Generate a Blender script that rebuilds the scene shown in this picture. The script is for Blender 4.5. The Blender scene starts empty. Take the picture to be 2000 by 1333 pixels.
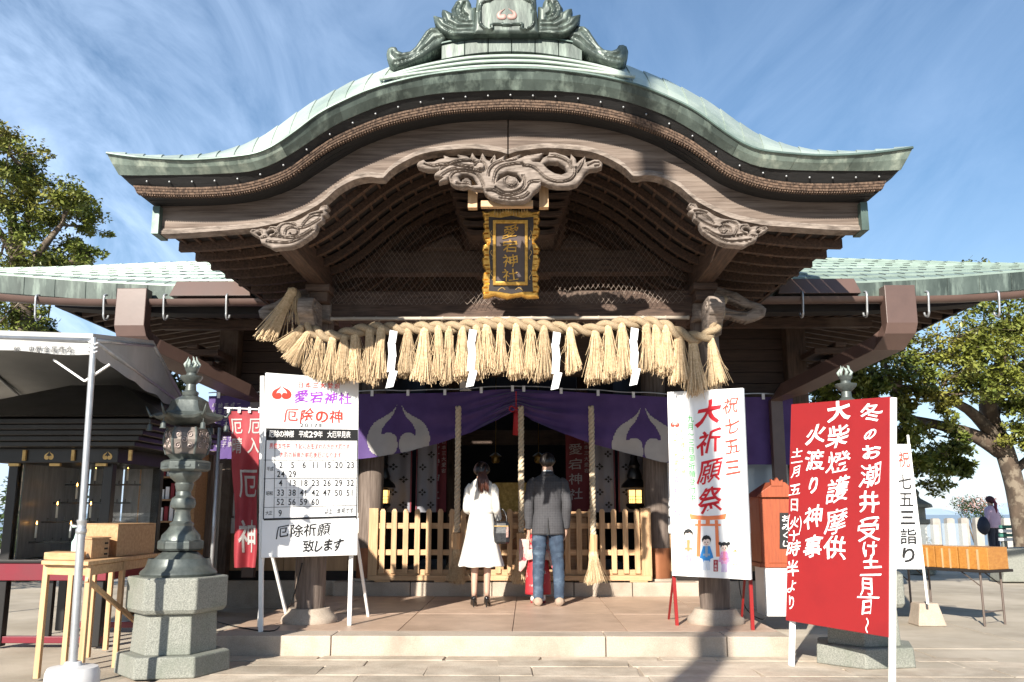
import bpy, bmesh, math, random
import numpy as np
from mathutils import Vector, Matrix, noise
from math import sin, cos, pi, radians, sqrt, atan2

S = bpy.context.scene
COL = S.collection
random.seed(7)
rnd = random.random
def U(a, b): return a + (b - a) * random.random()

# ------------------------------------------------------------------ camera, sky, sun, exposure
CAM = Vector((0.16, 0.0, 1.22)); FPX = 1770.0; PITCH = radians(10.7); YAW = radians(0.97)
cam = bpy.data.cameras.new("camera"); cam.sensor_width = 36; cam.lens = FPX / 2000 * 36
cam.clip_start = 0.05; cam.clip_end = 60000
co = bpy.data.objects.new("camera", cam); COL.objects.link(co)
co.location = CAM; co.rotation_euler = (pi / 2 + PITCH, 0, YAW); S.camera = co

SUN_EL = radians(25.5); SUN_AZ = radians(19.5)      # sun behind the camera, to its left
sun = bpy.data.lights.new("sun", 'SUN'); sun.energy = 5.0; sun.angle = radians(0.53); sun.color = (1.0, 0.93, 0.82)
so = bpy.data.objects.new("sun", sun); COL.objects.link(so); so.location = (-6, -15, 20)
sd = Vector((sin(SUN_AZ) * cos(SUN_EL), cos(SUN_AZ) * cos(SUN_EL), -sin(SUN_EL)))
so.rotation_euler = sd.to_track_quat('-Z', 'Y').to_euler()

W = bpy.data.worlds.new("World"); S.world = W; W.use_nodes = True
nt = W.node_tree; N = nt.nodes; L = nt.links; N.clear()
wo = N.new('ShaderNodeOutputWorld'); bg = N.new('ShaderNodeBackground'); sk = N.new('ShaderNodeTexSky')
sk.sky_type = 'NISHITA'; sk.sun_disc = False; sk.sun_elevation = SUN_EL; sk.sun_rotation = pi + SUN_AZ
sk.air_density = 1.0; sk.dust_density = 0.3; sk.ozone_density = 1.6
bg.inputs[1].default_value = 0.068
tc = N.new('ShaderNodeTexCoord'); sep = N.new('ShaderNodeSeparateXYZ'); L.new(tc.outputs['Generated'], sep.inputs[0])
def mth(op, a, b=None, clamp=False):
    n = N.new('ShaderNodeMath'); n.operation = op; n.use_clamp = clamp
    for i, x in enumerate((a, b)):
        if x is None: continue
        if isinstance(x, (int, float)): n.inputs[i].default_value = x
        else: L.new(x, n.inputs[i])
    return n.outputs[0]
zc = mth('ADD', mth('MAXIMUM', sep.outputs[2], 0.0), 0.22)
cx = mth('DIVIDE', sep.outputs[0], zc); cy = mth('DIVIDE', sep.outputs[1], zc)
cmb = N.new('ShaderNodeCombineXYZ'); L.new(cx, cmb.inputs[0]); L.new(cy, cmb.inputs[1])
def cloudn(rot, scale, sx, sy, lo, hi, det=7, rough=.6, dist=.6):
    mp = N.new('ShaderNodeMapping'); mp.vector_type = 'POINT'; mp.inputs['Rotation'].default_value = (0, 0, rot); mp.inputs['Scale'].default_value = (sx, sy, 1)
    L.new(cmb.outputs[0], mp.inputs[0])
    ns = N.new('ShaderNodeTexNoise'); ns.inputs['Scale'].default_value = scale; ns.inputs['Detail'].default_value = det
    ns.inputs['Roughness'].default_value = rough; ns.inputs['Distortion'].default_value = dist; L.new(mp.outputs[0], ns.inputs[0])
    r = N.new('ShaderNodeMapRange'); r.inputs[1].default_value = lo; r.inputs[2].default_value = hi; L.new(ns.outputs[0], r.inputs[0]); return r.outputs[0]
fine = cloudn(radians(38), 2.6, 1.7, 0.55, .34, .86, 9, .62, 1.3)
big = cloudn(radians(25), .55, 1.0, 0.8, .38, .68, 3, .5, .2)
side = N.new('ShaderNodeMapRange'); side.inputs[1].default_value = 1.0; side.inputs[2].default_value = -1.0; L.new(cx, side.inputs[0])
amt = mth('MULTIPLY', mth('MULTIPLY', fine, mth('ADD', mth('MULTIPLY', big, .75), .3)), mth('ADD', mth('MULTIPLY', side.outputs[0], .80), .12), True)
hz = N.new('ShaderNodeMapRange'); hz.inputs[1].default_value = .38; hz.inputs[2].default_value = 0.0; L.new(sep.outputs[2], hz.inputs[0])
amt2 = mth('ADD', mth('ADD', mth('MULTIPLY', amt, 1.1), .09), mth('MULTIPLY', mth('POWER', hz.outputs[0], 1.7), .50), True)
mx = N.new('ShaderNodeMix'); mx.data_type = 'RGBA'; mx.inputs[7].default_value = (6.4, 8.3, 11.3, 1)
L.new(amt2, mx.inputs[0]); hs = N.new('ShaderNodeHueSaturation'); hs.inputs['Saturation'].default_value = 1.22; L.new(sk.outputs[0], hs.inputs['Color']); L.new(hs.outputs[0], mx.inputs[6]); L.new(mx.outputs[2], bg.inputs[0]); L.new(bg.outputs[0], wo.inputs[0])

S.view_settings.view_transform = 'Standard'; S.view_settings.look = 'None'; S.view_settings.gamma = 1
S.view_settings.exposure = 1.0; S.view_settings.use_curve_mapping = False
S.cycles.max_bounces = 6; S.cycles.diffuse_bounces = 3; S.cycles.transparent_max_bounces = 8
S.cycles.use_denoising = True

# ------------------------------------------------------------------ measuring helpers
RZ = Matrix.Rotation(YAW, 3, 'Z')
FW = RZ @ Vector((0, cos(PITCH), sin(PITCH))); UP = RZ @ Vector((0, -sin(PITCH), cos(PITCH))); RT = RZ @ Vector((1, 0, 0))
def ray(px, py): return RT * ((px - 1000) / FPX) + UP * ((666.5 - py) / FPX) + FW
def pt(px, py, Y):
    d = ray(px, py); return CAM + d * (Y / d.y)
def gp(px, py, z=0.0):
    d = ray(px, py); return CAM + d * ((z - CAM.z) / d.z)
def zat(py, Y, px=1000): return pt(px, py, Y).z
def xat(px, Y, z):
    py = 666
    for _ in range(6):
        p = pt(px, py, Y); py += (p.z - z) / Y * FPX
    return p.x

# ------------------------------------------------------------------ mesh builder
class M:
    def __init__(s): s.v = []; s.f = []
    def add(s, vs, fs):
        b = len(s.v); s.v += [tuple(p) for p in vs]; s.f += [tuple(i + b for i in f) for f in fs]; return s
    def hexa(s, p):      # 8 corners: bottom 4 ccw, top 4 ccw
        return s.add(p, [(3, 2, 1, 0), (4, 5, 6, 7), (0, 1, 5, 4), (1, 2, 6, 5), (2, 3, 7, 6), (3, 0, 4, 7)])
    def box(s, x0, x1, y0, y1, z0, z1, rot=None, piv=None):
        p = [Vector(q) for q in ((x0, y0, z0), (x1, y0, z0), (x1, y1, z0), (x0, y1, z0), (x0, y0, z1), (x1, y0, z1), (x1, y1, z1), (x0, y1, z1))]
        if rot is not None:
            c = Vector(piv) if piv is not None else Vector(((x0 + x1) / 2, (y0 + y1) / 2, (z0 + z1) / 2))
            p = [c + rot @ (q - c) for q in p]
        return s.hexa(p)
    def bar(s, a, b, w, h, up=(0, 0, 1)):     # rectangular bar from a to b
        a = Vector(a); b = Vector(b); d = (b - a).normalized(); u = Vector(up)
        if abs(d.dot(u)) > .98: u = Vector((0, 1, 0))
        sx = d.cross(u).normalized(); uz = sx.cross(d).normalized()
        sx = sx * w / 2; uz = uz * h / 2
        return s.hexa([a - sx - uz, a + sx - uz, b + sx - uz, b - sx - uz, a - sx + uz, a + sx + uz, b + sx + uz, b - sx + uz])
    def loft(s, rings, cap=True, closed=True):
        n = len(rings[0]); b = len(s.v)
        for r in rings: s.v += [tuple(p) for p in r]
        m = n if closed else n - 1
        for i in range(len(rings) - 1):
            for j in range(m):
                k = (j + 1) % n
                s.f.append((b + i * n + j, b + i * n + k, b + (i + 1) * n + k, b + (i + 1) * n + j))
        if cap:
            s.f.append(tuple(b + j for j in reversed(range(n)))); e = b + (len(rings) - 1) * n
            s.f.append(tuple(e + j for j in range(n)))
        return s
    def tube(s, path, r, n=8, cap=True, sq=1.0):
        path = [Vector(p) for p in path]; rings = []; u = None
        for i, p in enumerate(path):
            d = (path[min(i + 1, len(path) - 1)] - path[max(i - 1, 0)])
            d = d.normalized() if d.length > 1e-9 else Vector((0, 0, 1))
            if u is None:
                u = d.orthogonal().normalized()
                if abs(d.z) < .9: u = (Vector((0, 0, 1)) - d * d.z).normalized()
            else: u = (u - d * u.dot(d)).normalized()
            w = d.cross(u); rr = r[i] if isinstance(r, (list, tuple)) else r
            rings.append([p + u * (rr * sq * cos(2 * pi * j / n)) + w * (rr * sin(2 * pi * j / n)) for j in range(n)])
        return s.loft(rings, cap)
    def lathe(s, prof, c, n=24, sx=1, sy=1, rot=0):
        c = Vector(c)
        return s.loft([[c + Vector((r * sx * cos(2 * pi * j / n + rot), r * sy * sin(2 * pi * j / n + rot), z)) for j in range(n)] for r, z in prof])
    def prism(s, front, off):                # front: 3d polygon, off: vector to its back
        off = Vector(off); f = [Vector(p) for p in front]; n = len(f); b = len(s.v)
        s.v += [tuple(p) for p in f] + [tuple(p + off) for p in f]
        s.f.append(tuple(b + i for i in range(n))); s.f.append(tuple(b + n + i for i in reversed(range(n))))
        for i in range(n): k = (i + 1) % n; s.f.append((b + i, b + n + i, b + n + k, b + k))
        return s
    def grid(s, nu, nv, fn):
        b = len(s.v)
        for i in range(nu + 1):
            for j in range(nv + 1): s.v.append(tuple(fn(i / nu, j / nv)))
        for i in range(nu):
            for j in range(nv):
                a = b + i * (nv + 1) + j; s.f.append((a, a + nv + 1, a + nv + 2, a + 1))
        return s
    def ball(s, c, r, n=8, m=6, sc=(1, 1, 1)):
        c = Vector(c); rings = []
        for i in range(m + 1):
            t = pi * i / m; rr = max(sin(t), .02) * r
            rings.append([c + Vector((rr * cos(2 * pi * j / n) * sc[0], rr * sin(2 * pi * j / n) * sc[1], -r * cos(t) * sc[2])) for j in range(n)])
        return s.loft(rings)
    def build(s, name, mat, root=None, smooth=False, bevel=0, fix=True, solid=0, label=None):
        me = bpy.data.meshes.new(name)
        o0 = Vector(root.location) if root is not None and root.type == 'EMPTY' else Vector((0, 0, 0))
        if root is not None and root.type != 'EMPTY': o0 = Vector(root.get('_off', (0, 0, 0)))
        vs = [(x - o0.x, y - o0.y, z - o0.z) for x, y, z in s.v] if o0.length > 0 else s.v
        me.from_pydata(vs, [], s.f)
        if fix and len(s.f) < 60000:
            bm = bmesh.new(); bm.from_mesh(me); bmesh.ops.recalc_face_normals(bm, faces=bm.faces); bm.to_mesh(me); bm.free()
        if smooth: me.polygons.foreach_set('use_smooth', [True] * len(me.polygons))
        me.materials.append(mat)
        o = bpy.data.objects.new(name, me); COL.objects.link(o)
        if root is not None: o.parent = root
        o['_off'] = (o0.x, o0.y, o0.z)
        if smooth == 2:
            me.set_sharp_from_angle(angle=radians(35))
        if solid:
            md = o.modifiers.new('s', 'SOLIDIFY'); md.thickness = solid; md.offset = 0
        if bevel:
            md = o.modifiers.new('b', 'BEVEL'); md.width = bevel; md.segments = 2; md.limit_method = 'ANGLE'; md.angle_limit = radians(40)
        if label: o['label'] = label
        return o

def thing(name, label, cat, loc=(0, 0, 0), group=None):
    o = bpy.data.objects.new(name, None); COL.objects.link(o); o.location = loc; o.empty_display_size = .1
    o['label'] = label; o['category'] = cat
    if group: o['group'] = group
    return o
def tag(o, label, cat, group=None):
    o['label'] = label; o['category'] = cat
    if group: o['group'] = group
    return o
def struct(o): o['kind'] = 'structure'; return o
def clone(o, loc=None, rz=None, label=None, parent=None):
    c = o.copy(); COL.objects.link(c)
    if parent is not None: c.parent = parent
    if loc is not None: c.location = loc
    if rz is not None: c.rotation_euler = (0, 0, rz)
    if label: c['label'] = label
    for ch in list(o.children):
        clone(ch, parent=c)
    return c
def inst(o, root, loc, rot=(0, 0, 0), sc=(1, 1, 1)):   # another piece sharing a part's mesh
    c = o.copy(); COL.objects.link(c); c.parent = root; c.location = loc; c.rotation_euler = rot; c.scale = sc; return c

# ------------------------------------------------------------------ materials
def mat(name, c1, c2=None, scale=6, rough=.7, metal=0, bump=0.0, stretch=(1, 1, 1), lo=.35, hi=.65, det=6, vary=0.0,
        c3=None, s3=2.0, lo3=.5, hi3=.7, st3=(1, 1, 1), spec=None, emis=None, estr=0, wave=None, bscale=None, trans=0, alpha=1, sheen=0, subs=0):
    m = bpy.data.materials.new(name); m.use_nodes = True; nt = m.node_tree; N = nt.nodes; L = nt.links
    b = N['Principled BSDF']; b.inputs['Roughness'].default_value = rough; b.inputs['Metallic'].default_value = metal
    if spec is not None: b.inputs['Specular IOR Level'].default_value = spec
    if trans: b.inputs['Transmission Weight'].default_value = trans; b.inputs['IOR'].default_value = 1.45
    if alpha < 1: b.inputs['Alpha'].default_value = alpha
    if sheen: b.inputs['Sheen Weight'].default_value = sheen
    if emis: b.inputs['Emission Color'].default_value = (*emis, 1); b.inputs['Emission Strength'].default_value = estr
    tc = N.new('ShaderNodeTexCoord')
    def nz(sc, st, lo, hi, det=6):
        mp = N.new('ShaderNodeMapping'); mp.inputs['Scale'].default_value = st; L.new(tc.outputs['Object'], mp.inputs[0])
        n = N.new('ShaderNodeTexNoise'); n.inputs['Scale'].default_value = sc; n.inputs['Detail'].default_value = det; n.inputs['Roughness'].default_value = .62
        L.new(mp.outputs[0], n.inputs[0]); r = N.new('ShaderNodeMapRange'); r.inputs[1].default_value = lo; r.inputs[2].default_value = hi
        L.new(n.outputs[0], r.inputs[0]); return r.outputs[0], n.outputs[0]
    b.inputs['Base Color'].default_value = (*c1, 1); out = None
    if c2 is not None:
        f, raw = nz(scale, stretch, lo, hi, det)
        mx = N.new('ShaderNodeMix'); mx.data_type = 'RGBA'; mx.inputs[6].default_value = (*c1, 1); mx.inputs[7].default_value = (*c2, 1)
        L.new(f, mx.inputs[0]); out = mx.outputs[2]
        if c3 is not None:
            f3, _ = nz(s3, st3, lo3, hi3)
            m3 = N.new('ShaderNodeMix'); m3.data_type = 'RGBA'; L.new(out, m3.inputs[6]); m3.inputs[7].default_value = (*c3, 1); L.new(f3, m3.inputs[0]); out = m3.outputs[2]
        if vary:
            oi = N.new('ShaderNodeObjectInfo'); hs = N.new('ShaderNodeHueSaturation')
            r = N.new('ShaderNodeMapRange'); r.inputs[3].default_value = 1 - vary; r.inputs[4].default_value = 1 + vary
            L.new(oi.outputs['Random'], r.inputs[0]); L.new(r.outputs[0], hs.inputs['Value']); L.new(out, hs.inputs['Color']); out = hs.outputs[0]
        L.new(out, b.inputs['Base Color'])
        if bump:
            if bscale:
                _, raw = nz(bscale, stretch, 0, 1, 5)
            bp = N.new('ShaderNodeBump'); bp.inputs['Strength'].default_value = 1; bp.inputs['Distance'].default_value = bump
            L.new(raw, bp.inputs['Height']); L.new(bp.outputs[0], b.inputs['Normal'])
        rr = N.new('ShaderNodeMapRange'); rr.inputs[3].default_value = max(0, rough - .1); rr.inputs[4].default_value = min(1, rough + .12)
        L.new(raw, rr.inputs[0]); L.new(rr.outputs[0], b.inputs['Roughness'])
    return m
GX = (1.2, 14, 14); GY = (14, 1.2, 14); GZ = (14, 14, 1.2)
mt = {}
mt['wood_x'] = mat('aged_wood', (.095, .056, .038), (.036, .021, .015), 3.5, .75, bump=.006, stretch=GX, vary=.12, c3=(.125, .088, .066), s3=1.3)
mt['wood_z'] = mat('aged_wood_upright', (.12, .075, .052), (.05, .032, .022), 3.5, .75, bump=.005, stretch=GZ, vary=.12, c3=(.16, .12, .09), s3=1.3)
mt['wood_y'] = mat('aged_wood_deep', (.085, .045, .026), (.035, .019, .012), 3.5, .75, bump=.005, stretch=GY, vary=.15)
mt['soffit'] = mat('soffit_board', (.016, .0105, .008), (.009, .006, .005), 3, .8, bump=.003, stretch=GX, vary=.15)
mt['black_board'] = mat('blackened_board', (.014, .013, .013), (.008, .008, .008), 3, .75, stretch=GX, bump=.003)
mt['carve'] = mat('carved_weathered_wood', (.29, .24, .205), (.15, .12, .098), 9, .85, bump=.005, stretch=(1, 1, 7), c3=(.06, .045, .036), s3=5, lo3=.5, hi3=.72, st3=(1, 1, 2.5))
mt['column'] = mat('greyed_column_wood', (.19, .15, .125), (.10, .074, .06), 3.2, .8, bump=.006, stretch=(12, 12, .8), c3=(.065, .047, .037), s3=2, lo3=.55, hi3=.8, st3=(2, 2, .5))
mt['pale_wood'] = mat('pale_cypress', (.55, .355, .19), (.41, .245, .12), 2.6, .55, bump=.002, stretch=GZ, vary=.12)
mt['pale_wood_x'] = mat('pale_cypress_flat', (.55, .355, .19), (.41, .245, .12), 2.6, .55, bump=.002, stretch=GX, vary=.12)
mt['ply'] = mat('light_plywood', (.40, .25, .13), (.30, .18, .09), 2, .6, stretch=(10, 10, .8), vary=.1)
mt['copper'] = mat('verdigris_copper', (.085, .11, .097), (.038, .052, .046), 2.0, .42, metal=.25, bump=.005, stretch=(2.5, 2.5, .7), vary=.25, c3=(.20, .25, .215), s3=3.4, lo3=.50, hi3=.72, st3=(2.6, 2.6, .45), bscale=1.5)
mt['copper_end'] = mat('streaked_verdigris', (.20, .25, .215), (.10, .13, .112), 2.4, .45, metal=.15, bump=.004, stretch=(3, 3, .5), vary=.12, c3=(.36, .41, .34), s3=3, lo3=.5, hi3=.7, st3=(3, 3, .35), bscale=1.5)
mt['copper_roof'] = mat('pale_verdigris_sheet', (.44, .50, .44), (.30, .37, .32), 1.6, .36, metal=.15, bump=.004, vary=.14, c3=(.17, .23, .195), s3=2.0, lo3=.54, hi3=.76, bscale=2)
mt['copper_dark'] = mat('dark_verdigris', (.10, .15, .13), (.05, .08, .07), 3, .45, metal=.25, bump=.004, vary=.15)  # darker verdigris for edges, caps and ridge base
mt['bronze'] = mat('bronze_lantern', (.115, .13, .122), (.055, .066, .063), 9, .42, metal=.35, bump=.003, c3=(.19, .235, .21), s3=5, lo3=.58, hi3=.85)
mt['granite'] = mat('granite', (.27, .275, .24), (.155, .16, .14), 110, .75, bump=.003, c3=(.13, .15, .115), s3=2.6, lo3=.46, hi3=.8, lo=.4, hi=.6)
mt['granite_warm'] = mat('warm_granite', (.46, .385, .31), (.36, .295, .235), 90, .8, bump=.002, c3=(.20, .165, .125), s3=1.7, lo3=.46, hi3=.8, vary=.07, lo=.35, hi=.65)
mt['paving'] = mat('worn_terrazzo', (.52, .375, .28), (.43, .305, .225), 5, .5, bump=.0015, c3=(.27, .19, .135), s3=1.1, lo3=.45, hi3=.85, vary=.06, bscale=60)
mt['flag'] = mat('flagstone', (.52, .45, .36), (.40, .33, .255), 4, .85, bump=.006, c3=(.20, .17, .125), s3=1.5, lo3=.45, hi3=.8, vary=.12, bscale=40)
mt['yard'] = mat('sandy_concrete', (.50, .44, .36), (.40, .345, .27), 1.2, .9, bump=.004, c3=(.24, .205, .155), s3=.5, lo3=.45, hi3=.75, bscale=50)
mt['gutter'] = mat('brown_gutter', (.115, .072, .06), (.09, .056, .047), 3, .34, bump=.001)
mt['steel'] = mat('zinc_steel', (.46, .47, .48), (.36, .37, .38), 12, .38, metal=.6)
mt['white_paint'] = mat('white_paint', (.82, .82, .80), (.74, .74, .72), 4, .45)
mt['board_white'] = mat('white_board', (.84, .84, .83), (.80, .80, .79), 3, .4)
mt['straw'] = mat('rice_straw', (.64, .49, .31), (.44, .31, .175), 45, .8, vary=.22, c3=(.26, .18, .09), s3=16, lo3=.6, hi3=.75)
mt['straw_dk'] = mat('rope_straw', (.44, .34, .22), (.24, .17, .10), 45, .85, bump=.006, stretch=(3, 3, 3))
mt['paper'] = mat('white_paper', (.86, .86, .86), (.80, .80, .82), 3, .6)
mt['gold'] = mat('gold_leaf', (.80, .50, .13), (.50, .28, .06), 25, .34, metal=.75, bump=.001)
mt['gold_flat'] = mat('gold_paint', (.62, .43, .17), (.45, .29, .1), 25, .45, metal=.4)
mt['lacquer'] = mat('dark_lacquer', (.055, .047, .045), (.035, .03, .03), 6, .28)
mt['purple'] = mat('purple_cloth', (.075, .034, .17), (.055, .024, .13), 3, .7, sheen=.3)
mt['emblem'] = mat('undyed_emblem', (.42, .40, .385), (.36, .34, .33), 3, .75)
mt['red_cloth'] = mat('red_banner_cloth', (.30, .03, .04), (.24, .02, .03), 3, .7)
mt['red'] = mat('red_paint', (.27, .013, .014), (.235, .011, .012), 2, .42, c3=(.18, .007, .011), s3=1.2, lo3=.5, hi3=.8)
mt['vermilion'] = mat('vermilion_paint', (.36, .085, .032), (.27, .062, .024), 5, .5, bump=.001, stretch=GZ)
mt['ink'] = mat('black_ink', (.012, .012, .013)); mt['red_ink'] = mat('red_ink', (.74, .05, .03)); mt['violet_ink'] = mat('violet_ink', (.32, .05, .52))
mt['green_ink'] = mat('green_ink', (.07, .52, .11)); mt['white_ink'] = mat('white_ink', (.85, .84, .83)); mt['pink_ink'] = mat('pink_ink', (.80, .26, .38))
mt['grey_ink'] = mat('grey_ink', (.35, .35, .35)); mt['orange_ink'] = mat('orange_ink', (.82, .22, .08)); mt['blue_ink'] = mat('blue_ink', (.03, .25, .62)); mt['skin_ink'] = mat('pale_skin_ink', (.82, .64, .55))
mt['black'] = mat('black_wood', (.009, .008, .008), (.006, .005, .005), 4, .35)
mt['dark_metal'] = mat('dark_metal', (.05, .05, .05), None, rough=.5, metal=.6)
mt['wire'] = mat('rusty_wire', (.30, .24, .20), (.2, .155, .125), 6, .6, metal=.2)
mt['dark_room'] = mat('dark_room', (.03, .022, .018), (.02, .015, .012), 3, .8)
mt['maroon'] = mat('maroon_lacquer', (.17, .012, .025), (.13, .01, .02), 3, .35)
mt['tent'] = mat('tent_canvas', (.42, .42, .41), (.34, .34, .33), 2, .7)
mt['glass'] = mat('glass_pane', (.85, .9, .9), None, rough=.03, trans=1)
mt['frost'] = mat('window_glass', (.32, .40, .48), (.28, .36, .44), 1, .12)
mt['copper_band'] = mat('copper_sleeve', (.30, .115, .05), (.22, .08, .035), 5, .4, metal=.35)
mt['brown_wall'] = mat('brown_wall_board', (.06, .034, .022), (.035, .02, .014), 3, .7, stretch=GX, bump=.003, vary=.1)

# ------------------------------------------------------------------ glyphs (Blender's own font)
_g = {}
def glyph(ch, bold=0.0):
    k = (ch, bold)
    if k in _g: return _g[k]
    cu = bpy.data.curves.new('t', 'FONT'); cu.body = ch; cu.size = 1; cu.resolution_u = 3; cu.offset = bold * (.18 if ch in '願護燈摩厄御受潮' else .75 if ch in 'のりしすませお0123456789三大二一十火' else .34)
    ob = bpy.data.objects.new('t', cu); COL.objects.link(ob); bpy.context.view_layer.update()
    me = bpy.data.meshes.new_from_object(ob)
    v = [tuple(p.co) for p in me.vertices]; f = [tuple(p.vertices) for p in me.polygons]
    bpy.data.objects.remove(ob); bpy.data.curves.remove(cu); bpy.data.meshes.remove(me)
    _g[k] = (v, f); return _g[k]
class Board:        # a flat panel: top-left, top-right, bottom-left corners
    def __init__(s, tl, tr, bl, n=None):
        s.o = Vector(tl); s.u = Vector(tr) - s.o; s.w = Vector(bl) - s.o
        s.n = s.w.cross(s.u).normalized()
        if s.n.y > 0: s.n = -s.n
    def p(s, a, b, d=0.003): return s.o + s.u * a + s.w * b + s.n * d
    def text(s, m, chars, a, b, cw, ch, step=(0, 0), bold=.012, brush=0.0, d=.0035):
        # a,b = centre of the first cell (0..1), cw,ch = cell size in board units
        for i, c in enumerate(chars):
            if c == ' ': continue
            vs, fs = glyph(c, bold)
            if not vs: continue
            cjk = ord(c) > 0x2000
            if not cjk:
                xs = [q[0] for q in vs]; xc = (min(xs) + max(xs)) / 2; hw = max(.27, (max(xs) - min(xs)) / 2 + .03); x0, x1 = xc - hw, xc + hw; y0, y1 = -.06, .80
            else: x0, x1, y0, y1 = 0, 1, -.12, .88
            ca = a + step[0] * i; cb = b + step[1] * i; out = []
            jr = U(-.05, .05) * (brush > 0); js = .12 * brush; ph = U(0, 6)
            for x, y, z in vs:
                u = (x - x0) / (x1 - x0) - .5; v = .5 - (y - y0) / (y1 - y0)
                if brush:
                    u2 = u + brush * .05 * sin(5 * v + ph) - js * v * .5; v2 = v - brush * .16 * u + brush * .04 * sin(6 * u + ph)
                    u, v = u2 * cos(jr) - v2 * sin(jr), u2 * sin(jr) + v2 * cos(jr)
                out.append(s.p(ca + u * cw, cb + v * ch, d))
            m.add(out, fs)
        return m
    def poly(s, m, pts, d=.003): m.add([s.p(a, b, d) for a, b in pts], [tuple(range(len(pts)))]); return m
    def uv(s, px, py):
        d = ray(px, py); n = s.n; t = (s.o - CAM).dot(n) / d.dot(n); q = CAM + d * t - s.o
        uu, uw, ww = s.u.dot(s.u), s.u.dot(s.w), s.w.dot(s.w); a, b = q.dot(s.u), q.dot(s.w); D = uu * ww - uw * uw
        return ((a * ww - b * uw) / D, (b * uu - a * uw) / D)
    def tx(s, m, chars, x, y, w, h, sx=0, sy=0, bold=.012, brush=0.0, d=.0035):
        a, b = s.uv(x, y); a1, b1 = s.uv(x + sx, y + sy); c0 = s.uv(x - w / 2, y); c1 = s.uv(x + w / 2, y); d0 = s.uv(x, y - h / 2); d1 = s.uv(x, y + h / 2)
        return s.text(m, chars, a, b, c1[0] - c0[0], d1[1] - d0[1], (a1 - a, b1 - b), bold, brush, d)
    def pp(s, m, pts, d=.003): return s.poly(m, [s.uv(x, y) for x, y in pts], d)
    def el(s, m, x, y, rx, ry, d=.003, n=16): return s.pp(m, [(x + rx * cos(2 * pi * i / n), y + ry * sin(2 * pi * i / n)) for i in range(n)], d)
    def rect(s, m, a0, b0, a1, b1, d=.003): return s.poly(m, [(a0, b0), (a1, b0), (a1, b1), (a0, b1)], d)

# ------------------------------------------------------------------ relief carving from an outline
def _seg(P, poly, closed=True):
    best = np.full(len(P), 1e9); near = np.zeros_like(P); n = len(poly)
    for i in range(n if closed else n - 1):
        a = poly[i]; b = poly[(i + 1) % n]; d = b - a; L2 = max((d ** 2).sum(), 1e-12)
        t = np.clip(((P - a) @ d) / L2, 0, 1); q = a + t[:, None] * d; dist = np.sqrt(((P - q) ** 2).sum(1))
        m = dist < best; best[m] = dist[m]; near[m] = q[m]
    return best, near
def _inside(P, poly):
    c = np.zeros(len(P), bool); n = len(poly); j = n - 1
    for i in range(n):
        a, b = poly[i], poly[j]
        if a[1] != b[1]:
            c ^= ((a[1] > P[:, 1]) != (b[1] > P[:, 1])) & (P[:, 0] < (b[0] - a[0]) * (P[:, 1] - a[1]) / (b[1] - a[1]) + a[0])
        j = i
    return c
def relief(outline, cell, thick, Y, holes=(), grooves=(), ridges=(), round_w=None, height=.03, back=True, base=0.0):
    """outline in metres (X,Z); returns an M whose front bulges toward -Y."""
    O = np.array(outline, float); H = [np.array(h, float) for h in holes]
    x0, z0 = O.min(0) - cell; x1, z1 = O.max(0) + cell; nx = int((x1 - x0) / cell) + 1; nz = int((z1 - z0) / cell) + 1
    gx, gz = np.meshgrid(x0 + np.arange(nx + 1) * cell, z0 + np.arange(nz + 1) * cell, indexing='ij')
    P = np.stack([gx.ravel(), gz.ravel()], 1); ctr = (P.reshape(nx + 1, nz + 1, 2)[:-1, :-1] + cell / 2).reshape(-1, 2)
    ins = _inside(ctr, O)
    for h in H: ins &= ~_inside(ctr, h)
    vin = _inside(P, O); d, near = _seg(P, O)
    for h in H:
        ih = _inside(P, h); vin &= ~ih; dh, nh = _seg(P, h); m = (dh < d); d[m] = dh[m]; near[m] = nh[m]
    Q = P.copy(); Q[~vin] = near[~vin]; d = d.copy(); d[~vin] = 0
    rw = round_w or height * 1.2; t = np.clip(d / rw, 0, 1); hgt = base + height * np.sqrt(1 - (1 - t) ** 2)
    for g, w, dep in grooves:
        dg, _ = _seg(Q, np.array(g, float), False); hgt -= dep * np.clip(1 - dg / w, 0, 1) ** .7 * t
    for g, w, dep in ridges:
        dg, _ = _seg(Q, np.array(g, float), False); hgt += dep * np.sqrt(np.clip(1 - (dg / w) ** 2, 0, 1)) * t
    idx = -np.ones(len(P), int); m = M(); cells = np.nonzero(ins)[0]; used = {}
    def vid(k):
        if k not in used: used[k] = len(m.v); m.v.append((Q[k, 0], Y - hgt[k], Q[k, 1]))
        return used[k]
    edges = {}
    for c in cells:
        i, j = divmod(int(c), nz); a = i * (nz + 1) + j
        q = (a, a + nz + 1, a + nz + 2, a + 1); f = tuple(vid(k) for k in q); m.f.append(f)
        for e in range(4):
            k = (f[e], f[(e + 1) % 4]); r = (k[1], k[0])
            if r in edges: del edges[r]
            else: edges[k] = 1
    if thick:
        bk = {}
        def bid(k):
            if k not in bk: x, y, z = m.v[k]; bk[k] = len(m.v); m.v.append((x, Y + thick, z))
            return bk[k]
        for a, b in list(edges): m.f.append((b, a, bid(a), bid(b)))
    return m
def smooth_poly(pts, n=4, closed=True):      # Catmull-Rom
    P = [Vector(p) for p in pts]; out = []; k = len(P)
    for i in range(k if closed else k - 1):
        g = lambda j: P[j % k] if closed else P[max(0, min(k - 1, j))]
        a, b, c, d = g(i - 1), g(i), g(i + 1), g(i + 2)
        for s in range(n):
            t = s / n; out.append(.5 * ((2 * b) + (c - a) * t + (2 * a - 5 * b + 4 * c - d) * t * t + (3 * b - a - 3 * c + d) * t ** 3))
    if not closed: out.append(P[-1])
    return out
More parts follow.
